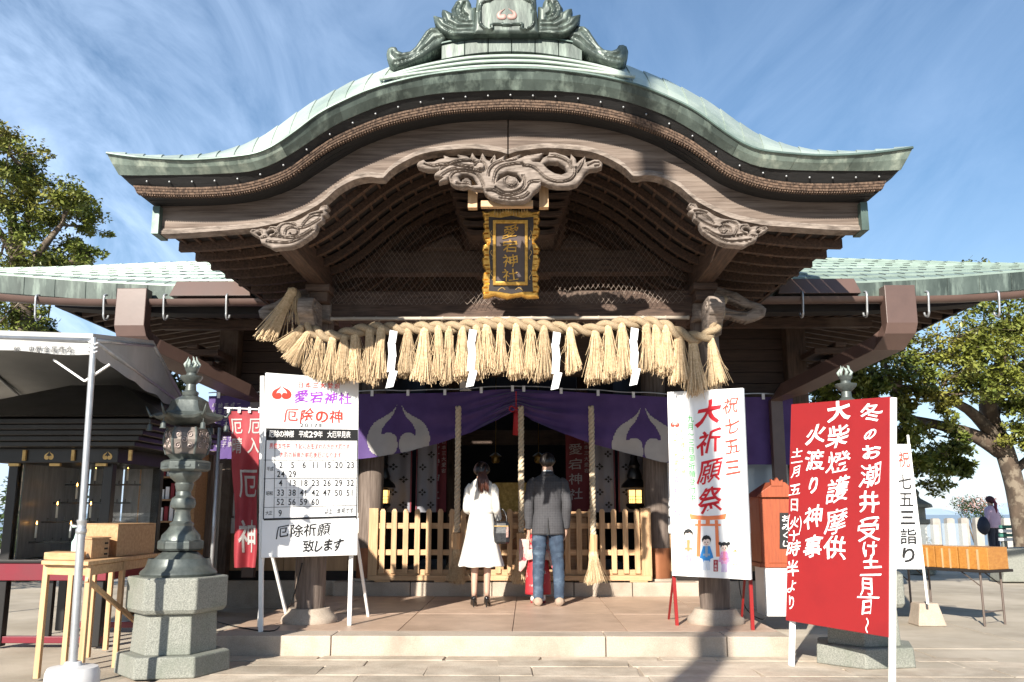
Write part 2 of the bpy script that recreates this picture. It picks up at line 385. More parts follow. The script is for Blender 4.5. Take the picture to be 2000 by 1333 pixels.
def spiral(cx, cy, r0, r1, a0, turns, n=24): return [(cx + (r0 + (r1 - r0) * i / n) * cos(a0 + turns * 2 * pi * i / n), cy + (r0 + (r1 - r0) * i / n) * sin(a0 + turns * 2 * pi * i / n)) for i in range(n + 1)]

# curve across the gable, traced on its left half and mirrored about the building's axis (x = 0)
class Curve:
    def __init__(s, pts, Y):
        q = [pt(x, y, Y) for x, y in pts]; q = [(p.x, p.z) for p in q]; q[-1] = (0.0, q[-1][1])
        sp = smooth_poly([(a, b) for a, b in q], 6, False); s.x = [p[0] for p in sp]; s.z = [p[1] for p in sp]; s.Y = Y; s.x0 = s.x[0]
    def at(s, t, dz=0, dy=0, y=None):         # t -1..1
        x = s.x0 * (-t if t < 0 else t); z = float(np.interp(x, s.x, s.z))
        return Vector((x if t < 0 else -x, (s.Y if y is None else y) + dy, z + dz))
    def atx(s, X, dz=0, y=None): 
        return Vector((X, s.Y if y is None else y, float(np.interp(-abs(X), s.x, s.z)) + dz))
# ------------------------------------------------------------------ ground, platform
GZ0 = -0.02
g = M(); g.add([(-60, 1.5, GZ0), (60, 1.5, GZ0), (60, 36, GZ0), (-60, 36, GZ0)], [(0, 1, 2, 3)])
ground = struct(g.build('ground', mt['yard'], fix=False))
low_bounce = mat('low_bounce_gravel', (.15, .13, .11), (.09, .08, .065), 3, .95, bump=.006, bscale=60)
struct(M().add([(-60, -40, GZ0), (60, -40, GZ0), (60, 1.5, GZ0), (-60, 1.5, GZ0)], [(0, 1, 2, 3)]).build('unseen_dark_ground', low_bounce, fix=False))  # unseen darker ground behind the camera, added to cut bounce onto shaded timber
hillside = M(); hillside.add([(-60, 36, GZ0), (60, 36, GZ0), (300, 420, -62), (-300, 420, -62)], [(0, 1, 2, 3)])
struct(hillside.build('hillside', mat('scrub_slope', (.07, .09, .04), (.04, .05, .025), .3, .9), fix=False))
sea = M(); sea.add([(-40000, -200, -62.5), (40000, -200, -62.5), (40000, 45000, -62.5), (-40000, 45000, -62.5)], [(0, 1, 2, 3)])
struct(sea.build('sea', mat('hazed_sea', (.26, .34, .41), (.24, .32, .40), .01, .6), fix=False))  # distance haze put into the pale water colour
hl = M(); pr = random.Random(5); xs = np.linspace(1500, 30000, 60)
rg = [(x, 24000 + 1500 * sin(i * .3), max(30, 420 * abs(sin(i * .17) * .6 + sin(i * .41) * .3) + pr.random() * 60)) for i, x in enumerate(xs)]
hl.loft([[(x, y, -62), (x, y + 900, -62 + z), (x, y + 2500, -62)] for x, y, z in rg], False, False)
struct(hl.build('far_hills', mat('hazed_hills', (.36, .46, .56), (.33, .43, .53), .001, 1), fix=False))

PF_Z = 0.165; PF_Y0 = gp(1000, 1243, PF_Z).y; HALL_Y = 12.0; HALL_Z = 0.335
PX0, PX1 = gp(402, 1245, PF_Z).x, gp(1536, 1240, PF_Z).x
plat = M(); plat.box(PX0 + .05, PX1 - .05, PF_Y0 + .05, HALL_Y + .3, -.1, PF_Z - .012)
platform = struct(plat.build('platform', mt['granite_warm']))
xs = [PX0, PX0 + .95]
x = gp(650, 1243, PF_Z).x - .02
ks = [PX0, x, gp(1183, 1243, PF_Z).x, PX1 - .55, PX1]
for i in range(len(ks) - 1):
    k = M(); k.box(ks[i] + .004, ks[i + 1] - .004, PF_Y0, PF_Y0 + .34, -.02, PF_Z); k.build('kerb_stone', mt['granite_warm'], platform, bevel=.008)
# big slabs, joints receding
cols = [PX0, -1.95, -1.02, .02, 1.06, 2.0, PX1]
rows = [PF_Y0 + .34, PF_Y0 + 1.75, PF_Y0 + 3.0, HALL_Y]
for i in range(len(cols) - 1):
    for j in range(len(rows) - 1):
        k = M(); dz = U(-.0015, .0015)
        k.box(cols[i] + .004, cols[i + 1] - .004, rows[j] + .004, rows[j + 1] - .004, PF_Z - .05, PF_Z + dz); k.build('paving_slab', mt['paving'], platform, bevel=.003)
k = M(); k.box(PX0, PX0 + .3, PF_Y0 + .345, HALL_Y, -.02, PF_Z + .002)
# hall step
hb = M(); hb.box(-4.15, 4.15, HALL_Y + .325, 18.5, -.1, HALL_Z - .004); hall_base = struct(hb.build('hall_floor', mt['granite_warm']))
e = [-2.35, -1.35, -.3, .75, 1.5, 2.35]
for a, b in zip(e[:-1], e[1:]):
    k = M(); k.box(a + .004, b - .004, HALL_Y, HALL_Y + .33, 0, HALL_Z + U(-.002, .002)); k.build('step_stone', mt['granite_warm'], hall_base, bevel=.01)
# flagstones in front of the platform, and concrete bands beside
path = struct(M().add([(-2.9, 4.5, -.014), (4.6, 4.5, -.014), (4.6, PF_Y0, -.014), (-2.9, PF_Y0, -.014)], [(0, 1, 2, 3)]).build('stone_path', mt['granite_warm'], fix=False))
y = PF_Y0 - .01; r_ = random.Random(3)
for rr in range(5):
    d = [.22, .30, .42, .45, .5][rr]; x = -2.6 + r_.random() * .5
    while x < 3.9:
        w = .45 + r_.random() * .75; y1 = y; y0 = y - d
        j = [r_.uniform(-.02, .02) for _ in range(4)]
        q = [(x + .006 + j[0], y0 + .006), (x + w - .006 + j[1], y0 + .006 + j[2] * .3), (x + w - .006 + j[3], y1 - .006), (x + .006 + j[2], y1 - .006)]
        k = M(); z = r_.uniform(-.002, .003); k.hexa([(a, b, -.03) for a, b in q] + [(a, b, z) for a, b in q]); k.build('flagstone', mt['flag'], path, bevel=.005)
        x += w
    y -= d
# slabs beside the platform on the right
side = struct(M().box(PX1 + .02, 8.5, 6.0, 9.6, -.05, -.012).build('side_paving', mt['yard']))
for i in range(4):
    for j in range(3):
        k = M(); k.box(PX1 + .03 + i * 1.2, PX1 + 1.215 + i * 1.2, PF_Y0 + j * 1.1 - .6, PF_Y0 + j * 1.1 + .49, -.03, U(-.003, .002)); k.build('paving_slab', mt['yard'], side, bevel=.004)
# ------------------------------------------------------------------ the shrine hall
hall = thing('shrine_hall', 'dark timber shrine hall under a curved green copper gable roof with purple curtain', 'shrine building', (0, 12, 0))
YF = 6.93; YB = 7.32
A = Curve([(209, 301), (280, 310), (380, 314), (480, 305), (520, 294), (552, 276), (580, 256), (620, 226), (660, 204), (720, 178), (780, 160), (840, 148), (920, 138), (989, 135)], YF)
B = Curve([(232, 342), (280, 343), (400, 341), (480, 336), (520, 326), (560, 306), (600, 280), (640, 254), (680, 232), (740, 208), (800, 192), (880, 181), (989, 176)], YF + .09)
SL = Curve([(211, 299), (300, 305), (380, 304), (440, 295), (480, 282), (520, 263), (560, 236), (600, 208), (640, 186), (680, 165), (720, 149), (780, 128), (860, 112), (989, 104)], YB)
D = Curve([(262, 364), (360, 368), (440, 365), (500, 355), (560, 333), (600, 305), (640, 277), (680, 257), (740, 233), (800, 217), (880, 203), (989, 196)], YF + .18)
D2 = Curve([(268, 379), (360, 382), (440, 379), (500, 369), (560, 347), (600, 319), (640, 291), (680, 271), (740, 247), (800, 231), (880, 217), (989, 210)], YF + .20)
E = Curve([(309, 404), (400, 402), (470, 396), (540, 380), (600, 352), (640, 327), (680, 303), (720, 281), (780, 258), (840, 243), (920, 232), (989, 228)], 7.40)
F = Curve([(308, 459), (360, 458), (480, 449), (520, 443), (560, 433), (600, 415), (632, 396), (660, 371), (692, 354), (720, 348), (742, 351), (747, 353), (756, 342), (780, 324), (820, 305), (860, 297), (920, 293), (970, 298), (989, 304)], 7.40)
# fascia panels
n = 28
for i in range(n):
    t0 = -1 + 2 * i / n; t1 = -1 + 2 * (i + 1) / n + .004; m = M(); k = 3; lap = .004 * (i % 2)
    fr = []; 
    for j in range(k + 1):
        t = min(1, t0 + (t1 - t0) * j / k); a = A.at(t, dy=-lap); b = B.at(t, dy=-lap); mid = (a + b) / 2 + Vector((0, -.012, 0))
        fr.append([a, mid, b, b + Vector((0, .05, .01)), a + Vector((0, .09, -.012))])
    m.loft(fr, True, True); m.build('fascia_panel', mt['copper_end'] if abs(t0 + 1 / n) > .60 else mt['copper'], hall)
# a thin drip edge on top of the fascia
m = M(); m.tube([A.at(-1 + 2 * i / 160, dz=.004, dy=-.012) for i in range(161)], .012, 6); m.build('drip_edge', mt['copper_dark'], hall)
# roof sheets: rim strip rising behind the fascia, then running back
n = 44
for i in range(n):
    t0 = -1 + 2 * i / n; t1 = -1 + 2 * (i + 1) / n; m = M(); sg = 1 if t0 < 0 else -1
    rows_ = []
    for q in range(5):
        s = q / 4; e0 = .5 - .5 * cos(pi * s); row = []
        for j in range(4):
            t = t0 + (t1 - t0) * j / 3; lift = .012 * (j / 3 if sg > 0 else 1 - j / 3)
            off = .035 * sg * (1 - abs(t)) * s            # seams lean toward the ridge
            t_ = max(-1, min(1, t + off)); a = A.at(t_); b = SL.at(t_)
            z = a.z + (b.z - a.z) * (s ** .8); y = a.y + (b.y - a.y) * s
            row.append(Vector((a.x + (b.x - a.x) * s, y, z + lift)))
        rows_.append(row)
    for s_ in (9.0, 11.0):
        rows_.append([Vector((p.x, s_, p.z + .02)) for p in rows_[4]])
    m.loft(rows_, False, False); m.build('roof_sheet', mt['copper_roof'], hall, solid=.006, fix=False)
# board strip under the fascia with studs, then the cut-shingle edge
m = M(); m.loft([[B.at(t, dz=.01), D.at(t), D.at(t, dy=.3), B.at(t, dy=.2)] for t in np.linspace(-1, 1, 90)], True); m.build('eave_board', mt['black_board'], hall)
stud = None
for i in range(33):
    t = -1 + 2 * (i + .9) / 33.5; b = B.at(t); d = D.at(t); p = b.lerp(d, .55) + Vector((0, -.012, 0))
    if stud is None:
        mm = M(); mm.ball((0, 0, 0), .009, 8, 6); stud = mm.build('stud', mt['steel'], hall, smooth=True); stud.location = p - hall.location
        stud.data.transform(Matrix.Translation(hall.location))
    else: inst(stud, hall, p - hall.location)
m = M()
for layer in range(3):
    f0 = layer / 3; f1 = f0 + .27
    m.loft([[D.at(t).lerp(D2.at(t), f0) + Vector((0, .006 * layer - .02, 0)), D.at(t).lerp(D2.at(t), f1) + Vector((0, .006 * layer - .02, 0)), D2.at(t, dy=.04), D.at(t, dy=.04)] for t in np.linspace(-1, 1, 90)], True)
shing = mat('cut_bark_edge', (.17, .11, .075), (.045, .028, .02), 60, .85, bump=.004, stretch=(1, 1, .4), lo=.4, hi=.6)
m.build('eave_edge', shing, hall)
m = M()           # dentil row of small bevelled shingle ends
for i in range(300):
    t = -.985 + 1.97 * i / 300; a = D2.at(t); b = D2.at(t + .004); d = (b - a).normalized()
    m.bar(a + Vector((0, .0, -.006)), a + Vector((0, .04, -.008)), .010, .010)
o = m.build('shingle_ends', shing, hall); o['kind'] = 'stuff'
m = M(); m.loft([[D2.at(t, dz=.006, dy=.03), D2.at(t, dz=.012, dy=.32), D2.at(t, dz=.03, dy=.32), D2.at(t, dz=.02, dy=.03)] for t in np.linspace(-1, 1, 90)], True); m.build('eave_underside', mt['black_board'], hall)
# stepped eave underside between the edge and the bargeboard
prev = (D2, .0)
for q, (f, yy) in enumerate(((.33, 7.20), (.66, 7.27), (.95, 7.34))):
    m = M(); rg = []
    for t in np.linspace(-1, 1, 90):
        a = D2.at(t); e_ = E.at(t); f0 = f - .33
        p0 = a.lerp(e_, max(0, f0)); p1 = a.lerp(e_, f); p0.y = yy; p1.y = yy
        rg.append([p0 + Vector((0, 0, .02)), p1, p1 + Vector((0, .35, 0)), p0 + Vector((0, .35, .02))])
    m.loft(rg, True); m.build('eave_moulding', mt['black_board'], hall)
# bargeboard: two halves meeting at the centre, moulded lower edge
gr = mat('bargeboard_wood', (.17, .128, .102), (.075, .052, .04), 2.4, .78, bump=.008, stretch=(.9, 6, 18), lo=.38, hi=.66, c3=(.25, .20, .165), s3=1.2, lo3=.5, hi3=.75, st3=(.6, 1, 8))
for sg in (-1, 1):
    m = M(); rg = []; rt = []; r3 = []
    for t in np.linspace(-1, -.002, 60):
        e_ = E.at(t); f_ = F.at(t); 
        if sg > 0: e_.x, f_.x = -e_.x, -f_.x
        h = (f_ - e_); w = Vector((0, 0, 1))
        l1 = f_ + Vector((0, 0, .055)); l2 = f_ + Vector((0, 0, .028))
        rg.append([e_ + Vector((0, 0, .03)), l1, l1 + Vector((0, .10, 0)), e_ + Vector((0, .10, .03))])
        rt.append([l1 + Vector((0, -.012, -.004)), l2 + Vector((0, -.022, .004)), l2 + Vector((0, .11, .004)), l1 + Vector((0, .11, -.004))])
        r3.append([l2 + Vector((0, -.030, 0)), f_ + Vector((0, -.030, 0)), f_ + Vector((0, .12, 0)), l2 + Vector((0, .12, 0))])
    m.loft(rg); o = m.build('bargeboard', gr, hall)
    m = M(); m.loft(rt); m.loft(r3); m.build('bargeboard_moulding', mt['carve'], hall)
    p = F.at(-1); x = p.x * -sg if sg > 0 else p.x; x = sg * abs(p.x)
    m = M(); m.box(x - .03, x + .03, 7.33, 7.55, F.at(-1).z - .01, E.at(-1).z - .02); m.build('board_end_cap', mt['copper_dark'], hall)
# vault: curved rafters behind the bargeboard, boards over them
R_ = Curve([(326, 462), (400, 459), (480, 450), (560, 434), (620, 402), (680, 356), (740, 312), (800, 280), (870, 258), (989, 246)], 7.40)
ribs = np.arange(7.70, 11.4, .31)
for i, yy in enumerate(ribs):
    m = M(); rg = []
    for t in np.linspace(-1.0, 1.0, 70):
        p = R_.at(t); z = p.z
        z = z - .0 ; x = p.x * (1 - .012 * i) ; z -= .018 * i * 0
        rg.append([Vector((x, yy - .03, z - .05)), Vector((x, yy + .03, z - .05)), Vector((x, yy + .03, z + .03)), Vector((x, yy - .03, z + .03))])
    m.loft(rg); m.build('curved_rafter', mt['wood_y'], hall)
m = M(); rg = []
for t in np.linspace(-1, 1, 90):
    p = R_.at(t); z = p.z
    s = E.at(t).z
    rg.append([Vector((p.x, 7.5, z + .031)), Vector((p.x * .955, 11.6, z + .031)), Vector((p.x * .955, 11.6, z + .06)), Vector((p.x, 7.5, z + .06))])
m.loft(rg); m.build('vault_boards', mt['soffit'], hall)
# lengthwise battens seen between the rafters
for i in range(46):
    t = -1 + 2 * (i + .5) / 46
    if abs(t) < .1: continue
    p = R_.at(t); z = p.z
    m = M(); m.bar((p.x, 7.52, z + .02), (p.x * .96, 11.4, z + .02), .022, .02); m.build('batten', mt['wood_y'], hall)
# end pieces closing the eave sides
for sg in (-1, 1):
    m = M(); xx = sg * (abs(E.x0) - .12); zt = SL.atx(-abs(xx)).z - .03; m.box(xx - .02, xx + .02, 7.45, 11.4, F.atx(-abs(xx)).z + .12, zt); m.build('eave_side_board', mt['soffit'], hall)
    for q in range(3):
        xx = sg * (abs(D.x0) - .08 - .1 * q); z0 = D2.at(-1).z - .0 - q * .05
        m = M(); m.box(min(xx, xx - sg * .2), max(xx, xx - sg * .2), 7.42, 11.4, z0 - .045, z0 + .01); m.build('eave_side_moulding', mt['soffit'], hall)
# ------------------------------------------------------------------ ridge stack
def ridge_curve(X, dz): return A.atx(X, dz)
XR = abs(pt(748, 130, YF).x)
for dz, yy, r, w in ((.026, 6.925, .015, 1.0), (.082, 6.95, .016, 1.03), (.136, 6.97, .017, 1.0)):
    m = M(); xs = np.linspace(-XR * w, XR * w, 60)
    m.tube([Vector((x, yy, A.atx(x).z + dz * (1 - .75 * (abs(x) / XR) ** 3) + (.06 * (abs(x) / XR) ** 4))) for x in xs], r, 8); m.build('ridge_roll', mt['copper_roof'], hall, smooth=True)
m = M(); m.loft([[Vector((x, 6.945, A.atx(x).z - .0)), Vector((x, 6.985, A.atx(x).z + .16 * (1 - .7 * (abs(x) / XR) ** 3))), Vector((x, 7.9, A.atx(x).z + .16 * (1 - .7 * (abs(x) / XR) ** 3))), Vector((x, 7.9, A.atx(x).z + .0))] for x in np.linspace(-XR, XR, 50)]); m.build('ridge_base', mt['copper_dark'], hall)
c0, c1 = pt(862, 90, 7.02).x, pt(1137, 90, 7.02).x
for i in range(6):
    xa = c0 + (c1 - c0) * i / 6; xb = c0 + (c1 - c0) * (i + 1) / 6; m = M(); rg = []
    for x in np.linspace(xa + .002, xb - .002, 5):
        zt = zat(72, 7.02) - .16 * (x / c1) ** 2 * .55; zb = zat(101, 7.02) - .16 * (x / c1) ** 2 * .55
        rg.append([Vector((x, 7.02, zt)), Vector((x, 7.02, zb)), Vector((x, 7.6, zb)), Vector((x, 7.6, zt))])
    m.loft(rg); m.build('ridge_course_panel', mt['copper'], hall, bevel=.004)
m = M(); m.loft([[Vector((x, 7.0, zat(72, 7.02) - .16 * (x / c1) ** 2 * .55 + q)) for q in (0, .012)] + [Vector((x, 7.62, zat(72, 7.02) - .16 * (x / c1) ** 2 * .55 + q)) for q in (.012, 0)] for x in np.linspace(c0 - .01, c1 + .01, 30)]); m.build('ridge_course_cap', mt['copper_dark'], hall)
# ridge end ornament
def P2(pts, Y, mirror=False):
    q = [pt(x, y, Y) for x, y in pts]; return [((-p.x if mirror else p.x), p.z) for p in q]
YO = 6.97
leg = [(752.5, 99), (755.6, 90), (763, 86), (772.5, 87), (776, 94), (785.5, 97.5), (800, 95), (810, 86), (820.6, 70), (829.7, 56), (839, 49), (849, 48), (872, 60), (872, 70), (862, 84), (844, 96), (826, 109), (805, 118), (787, 127), (774, 129), (761, 122), (754, 112)]
fth = [(930, 46), (930, 70), (906, 72), (886, 75), (870, 70), (857, 59), (850.5, 49), (846, 32.5), (856, 35), (865, 37), (862, 29), (863.5, 21), (873, 23), (883, 28), (881, 21), (885.6, 14), (890, 6), (897, 1), (907, -1), (916, 2), (920, 9), (922, 18), (930, 16)]
def dbl(gs, off=.017):
    o = []
    for g_, w_, d_ in gs:
        o.append((g_, w_, d_)); q = []
        for i in range(len(g_)):
            a = g_[max(0, i - 1)]; b = g_[min(len(g_) - 1, i + 1)]; L_ = sqrt((b[0] - a[0]) ** 2 + (b[1] - a[1]) ** 2) or 1
            q.append((g_[i][0] - (b[1] - a[1]) / L_ * off, g_[i][1] + (b[0] - a[0]) / L_ * off))
        o.append((q, w_ * .6, d_ * .45))
    return o
def arc(pts, Y, mirror, w=.014, d=.012): return (P2(pts, Y, mirror), w, d)
for mir in (False, True):
    gl = [arc([(757, 100), (762, 92), (768, 94), (767, 102), (775, 108), (795, 106), (812, 98), (828, 78), (842, 60), (858, 60)], YO, mir, .02, .02), arc([(770, 120), (800, 112), (830, 92), (850, 74), (866, 70)], YO, mir, .016, .02)]
    m = relief(P2(smooth_poly(leg, 2), YO, mir) if False else P2(leg, YO, mir), .009, .3, YO + .06, grooves=gl, height=.05, round_w=.05); m.build('ornament_scroll', mt['copper'], hall, smooth=2, fix=False)
    gf = [arc([(850, 40), (862, 56), (884, 66), (926, 66)], YO, mir), arc([(866, 30), (872, 48), (892, 58), (926, 58)], YO, mir), arc([(884, 26), (886, 40), (902, 50), (926, 50)], YO, mir), arc([(896, 14), (892, 26), (898, 38), (912, 43)], YO, mir), arc([(908, 12), (903, 22), (905, 32), (912, 36)], YO, mir, .012, .018)]
    m = relief(P2(fth, YO, mir), .008, .3, YO + .0, grooves=[(a, b * 1.3, c * 1.6) for a, b, c in gf], height=.05, round_w=.04); m.build('ornament_feathers', mt['copper'], hall, smooth=2, fix=False)
blk = [(930, 70), (928, 40), (931, 0), (936, -40), (950, -60), (989, -70)]; blk = blk + [(1978 - x, y) for x, y in reversed(blk[:-1])] + [(1070, 72), (989, 70)]
blk = [(925, 71), (928, 40), (931, 0), (936, -40), (952, -60), (989, -70), (1026, -60), (1042, -40), (1047, 0), (1050, 40), (1053, 71)]
fr_ = smooth_poly([(956, 8), (966, 3), (989, 3), (1020, 3), (1030, 8), (1038, 12), (1042, 24), (1042, 50), (1036, 60), (1024, 65), (1018, 62), (1020, 56), (1008, 54), (989, 56), (970, 54), (960, 56), (962, 62), (954, 65), (944, 60), (938, 50), (938, 24), (942, 12)], 3)
frp = P2([(p[0] + .5, p[1]) for p in fr_], YO); frp.append(frp[0])
m = relief(P2(blk, YO), .008, .5, YO - .02, ridges=[(frp, .012, .022)], grooves=[(P2([(x, 28) for x in (934, 937)], YO), .02, .02), (P2([(1042, 28), (1045, 28)], YO), .02, .02)], height=.03); m.build('ornament_block', mt['copper'], hall, smooth=2, fix=False)
def emblem_pts(n=10):
    # left comma half of the crest, unit box: x -1..0 (centre axis at 0), z -1..1
    outer = [(-.06, .98), (-.23, .71), (-.52, .49), (-.79, .28), (-.96, -.06), (-1.0, -.39), (-.90, -.76), (-.71, -.93), (-.47, -1.0), (-.20, -.94), (-.05, -.76), (-.015, -.50), (-.07, -.22), (-.19, -.11), (-.34, -.08), (-.46, -.135), (-.54, -.18), (-.52, .01), (-.39, .28), (-.19, .56)]
    return [(p[0], p[1]) for p in smooth_poly(outer, 3)]
EP = emblem_pts()
c = pt(998, 33, YO); pink = mat('pinkish_copper', (.42, .27, .24), (.33, .2, .17), 8, .5)
for sg in (-1, 1):
    m = relief([(sg * -x * .088, c.z + z * .062) for x, z in EP], .005, .02, YO - .045, height=.018, round_w=.02); m.build('ornament_crest', pink, hall, smooth=2, fix=False)
# ------------------------------------------------------------------ pendant carving under the gable peak
CR = lambda L_: [(800 + x / 5, 280 + y / 5) for x, y in L_]
geg = CR([(70, 215), (90, 185), (140, 165), (165, 190), (240, 185), (290, 160), (338, 152), (330, 122), (400, 145), (484, 150), (465, 116), (560, 130), (592, 150), (612, 92), (650, 150), (684, 165), (712, 95), (752, 165), (780, 178), (835, 108), (848, 168), (938, 120), (925, 170), (1010, 140), (1100, 110), (1060, 158), (1130, 128), (1310, 98), (1270, 160), (1200, 185), (1275, 190), (1300, 150), (1355, 122), (1360, 95), (1420, 95), (1530, 130), (1568, 160), (1575, 108), (1625, 160), (1632, 200), (1715, 128), (1722, 190), (1760, 180), (1800, 165), (1850, 168), (1885, 200), (1880, 240), (1830, 258), (1760, 268), (1720, 300), (1690, 350), (1640, 410), (1560, 435), (1450, 437), (1360, 420), (1285, 385), (1285, 420), (1250, 460), (1210, 490), (1180, 540), (1120, 575), (1000, 585), (880, 570), (800, 545), (740, 500), (720, 460), (640, 455), (580, 430), (520, 440), (440, 425), (395, 390), (385, 345), (370, 372), (283, 392), (290, 370), (330, 340), (238, 330), (250, 300), (290, 270), (180, 270), (120, 255), (80, 240)])
gh = [CR([(480, 340), (510, 315), (570, 315), (620, 340), (667, 412), (605, 418), (602, 370), (560, 348), (515, 362), (505, 385)]), CR([(1310, 215), (1360, 190), (1450, 195), (1520, 240), (1537, 290), (1480, 312), (1420, 300), (1360, 265)]), CR([(848, 385), (880, 320), (960, 290), (1050, 308), (1097, 365), (1078, 392), (1040, 340), (960, 318), (890, 352)])]
YG = 7.34
gg = [CR(q) for q in ([(150, 215), (230, 240), (300, 230), (420, 225), (520, 240), (620, 250)], [(270, 300), (340, 250), (440, 205), (560, 190), (640, 200)], [(300, 350), (380, 290), (480, 265), (600, 275), (700, 300)], [(780, 330), (790, 270), (840, 220), (920, 190), (1010, 180), (1110, 150)], [(830, 400), (850, 300), (900, 250), (1000, 225), (1110, 215)], [(1110, 235), (1200, 250), (1260, 300), (1330, 360), (1440, 395), (1560, 380), (1620, 320), (1625, 250)], [(1270, 190), (1330, 150), (1430, 150), (1530, 190), (1580, 260)], [(1100, 330), (1120, 400), (1060, 470), (930, 490), (840, 440)], [(740, 480), (820, 480), (900, 520), (1020, 520), (1130, 470), (1180, 400), (1270, 390)], [(1130, 140), (1200, 130), (1280, 110)], [(460, 410), (540, 405), (600, 425)], [(1640, 300), (1690, 220), (1715, 150)], [(1740, 230), (1800, 200), (1850, 200), (1850, 230), (1810, 235)], [(605, 180), (615, 120)], [(700, 200), (714, 120)], [(800, 200), (835, 130)], [(1580, 210), (1585, 130)], [(420, 390), (410, 340), (450, 300), (540, 290), (640, 310), (700, 380), (720, 440)], [(640, 230), (680, 205), (720, 215), (740, 245), (720, 275), (690, 270)], [(880, 545), (1000, 560), (1110, 545), (1170, 500)])]
sp1 = [(p[0], p[1]) for p in spiral(998, 355, 14, 2, 0, 1.6)]
m = relief(P2(geg, YG), .005, .07, YG, holes=[P2(h, YG) for h in gh], grooves=dbl([(P2(smooth_poly(q, 3, False), YG), .009, .036) for q in gg + [sp1]]), ridges=[(P2(CR([(700, 240), (702, 242)]), YG), .04, .03)], height=.035, round_w=.028)
m.build('gable_pendant', mt['carve'], hall, smooth=2, fix=False)
m = M(); c = pt(998, 356, YG); m.ball((c.x, YG, c.z), .052, 14, 8, (1, .7, .8)); c = pt(911, 354, YG); m.ball((c.x, YG + .01, c.z), .03, 12, 8, (1, .7, 1)); m.build('pendant_boss', mt['carve'], hall, smooth=True)
CL = lambda L_: [(480 + x / 4.76, 380 + y / 4.76) for x, y in L_]
cl = CL([(35, 355), (60, 325), (105, 330), (150, 318), (200, 330), (230, 298), (290, 300), (330, 268), (400, 258), (470, 248), (530, 222), (600, 172), (680, 150), (700, 112), (760, 100), (776, 130), (745, 162), (772, 180), (750, 205), (724, 210), (722, 250), (670, 290), (665, 330), (640, 370), (590, 410), (500, 470), (420, 500), (340, 505), (260, 515), (200, 480), (150, 460), (130, 410), (80, 385)])
ch = [CL([(215, 395), (228, 372), (262, 365), (272, 352), (250, 340), (225, 350), (205, 365)]), CL([(110, 372), (140, 362), (150, 382), (128, 392)])]
cg = [CL(q) for q in ([(150, 420), (240, 400), (330, 410), (430, 420), (520, 400), (620, 340)], [(340, 400), (320, 350), (340, 300), (400, 280), (470, 300)], [(380, 380), (390, 340), (440, 320), (490, 340), (480, 380), (440, 390), (420, 370)], [(540, 300), (580, 250), (640, 210), (700, 210)], [(500, 330), (560, 320), (640, 280), (700, 240)], [(200, 450), (300, 460), (420, 460), (540, 410), (640, 340)], [(70, 350), (120, 340), (150, 360), (140, 390)], [(205, 340), (240, 320), (285, 330), (290, 370), (240, 400)], [(600, 200), (660, 180), (720, 180)], [(700, 130), (740, 120), (760, 140)])]
for mir in (False, True):
    m = relief(P2(cl, YG + .02, mir), .0048, .07, YG + .02, holes=[P2(h, YG + .02, mir) for h in ch], grooves=dbl([(P2(smooth_poly(q, 3, False), YG + .02, mir), .008, .032) for q in cg], .014), height=.032, round_w=.025); m.build('bargeboard_carving', mt['carve'], hall, smooth=2, fix=False)
# ridge beam housing: stacked curved mouldings hanging behind the pendant
zt = zat(356, 8.7); zb = zat(440, 8.7)
for sg in (-1, 1):
    for q in range(6):
        f = q / 5; x1 = .62 - .035 * q; z1 = zt - (zt - zb) * f; m = M()
        rg = []
        for s in np.linspace(0, 1, 10):
            x = .12 + (x1 - .12) * s; zz = z1 - .05 * sin(pi * s * .9) * .8 + .03 * (1 - s)
            rg.append([Vector((sg * x, 8.68 + .02 * q, zz - .052)), Vector((sg * x, 10.6, zz - .052)), Vector((sg * x, 10.6, zz)), Vector((sg * x, 8.68 + .02 * q, zz))])
        m.loft(rg); m.build('ridge_beam_moulding', mt['wood_x'], hall)
m = M(); m.box(-.58, .58, 8.74, 11.4, zt, zt + .5); m.build('ridge_beam', mt['wood_y'], hall)
for sg in (-1, 1):
    m = M(); m.box(sg * .31 - .04, sg * .31 + .04, 7.5, 7.58, zat(405, 7.5), zat(352, 7.5)); m.build('hanger_block', mt['pale_wood'], hall)
m = M(); m.box(-.235 + .0, .215, 7.44, 7.5, zat(405, 7.45), zat(392, 7.45)); m.build('pendant_rest', mt['pale_wood_x'], hall, bevel=.006)
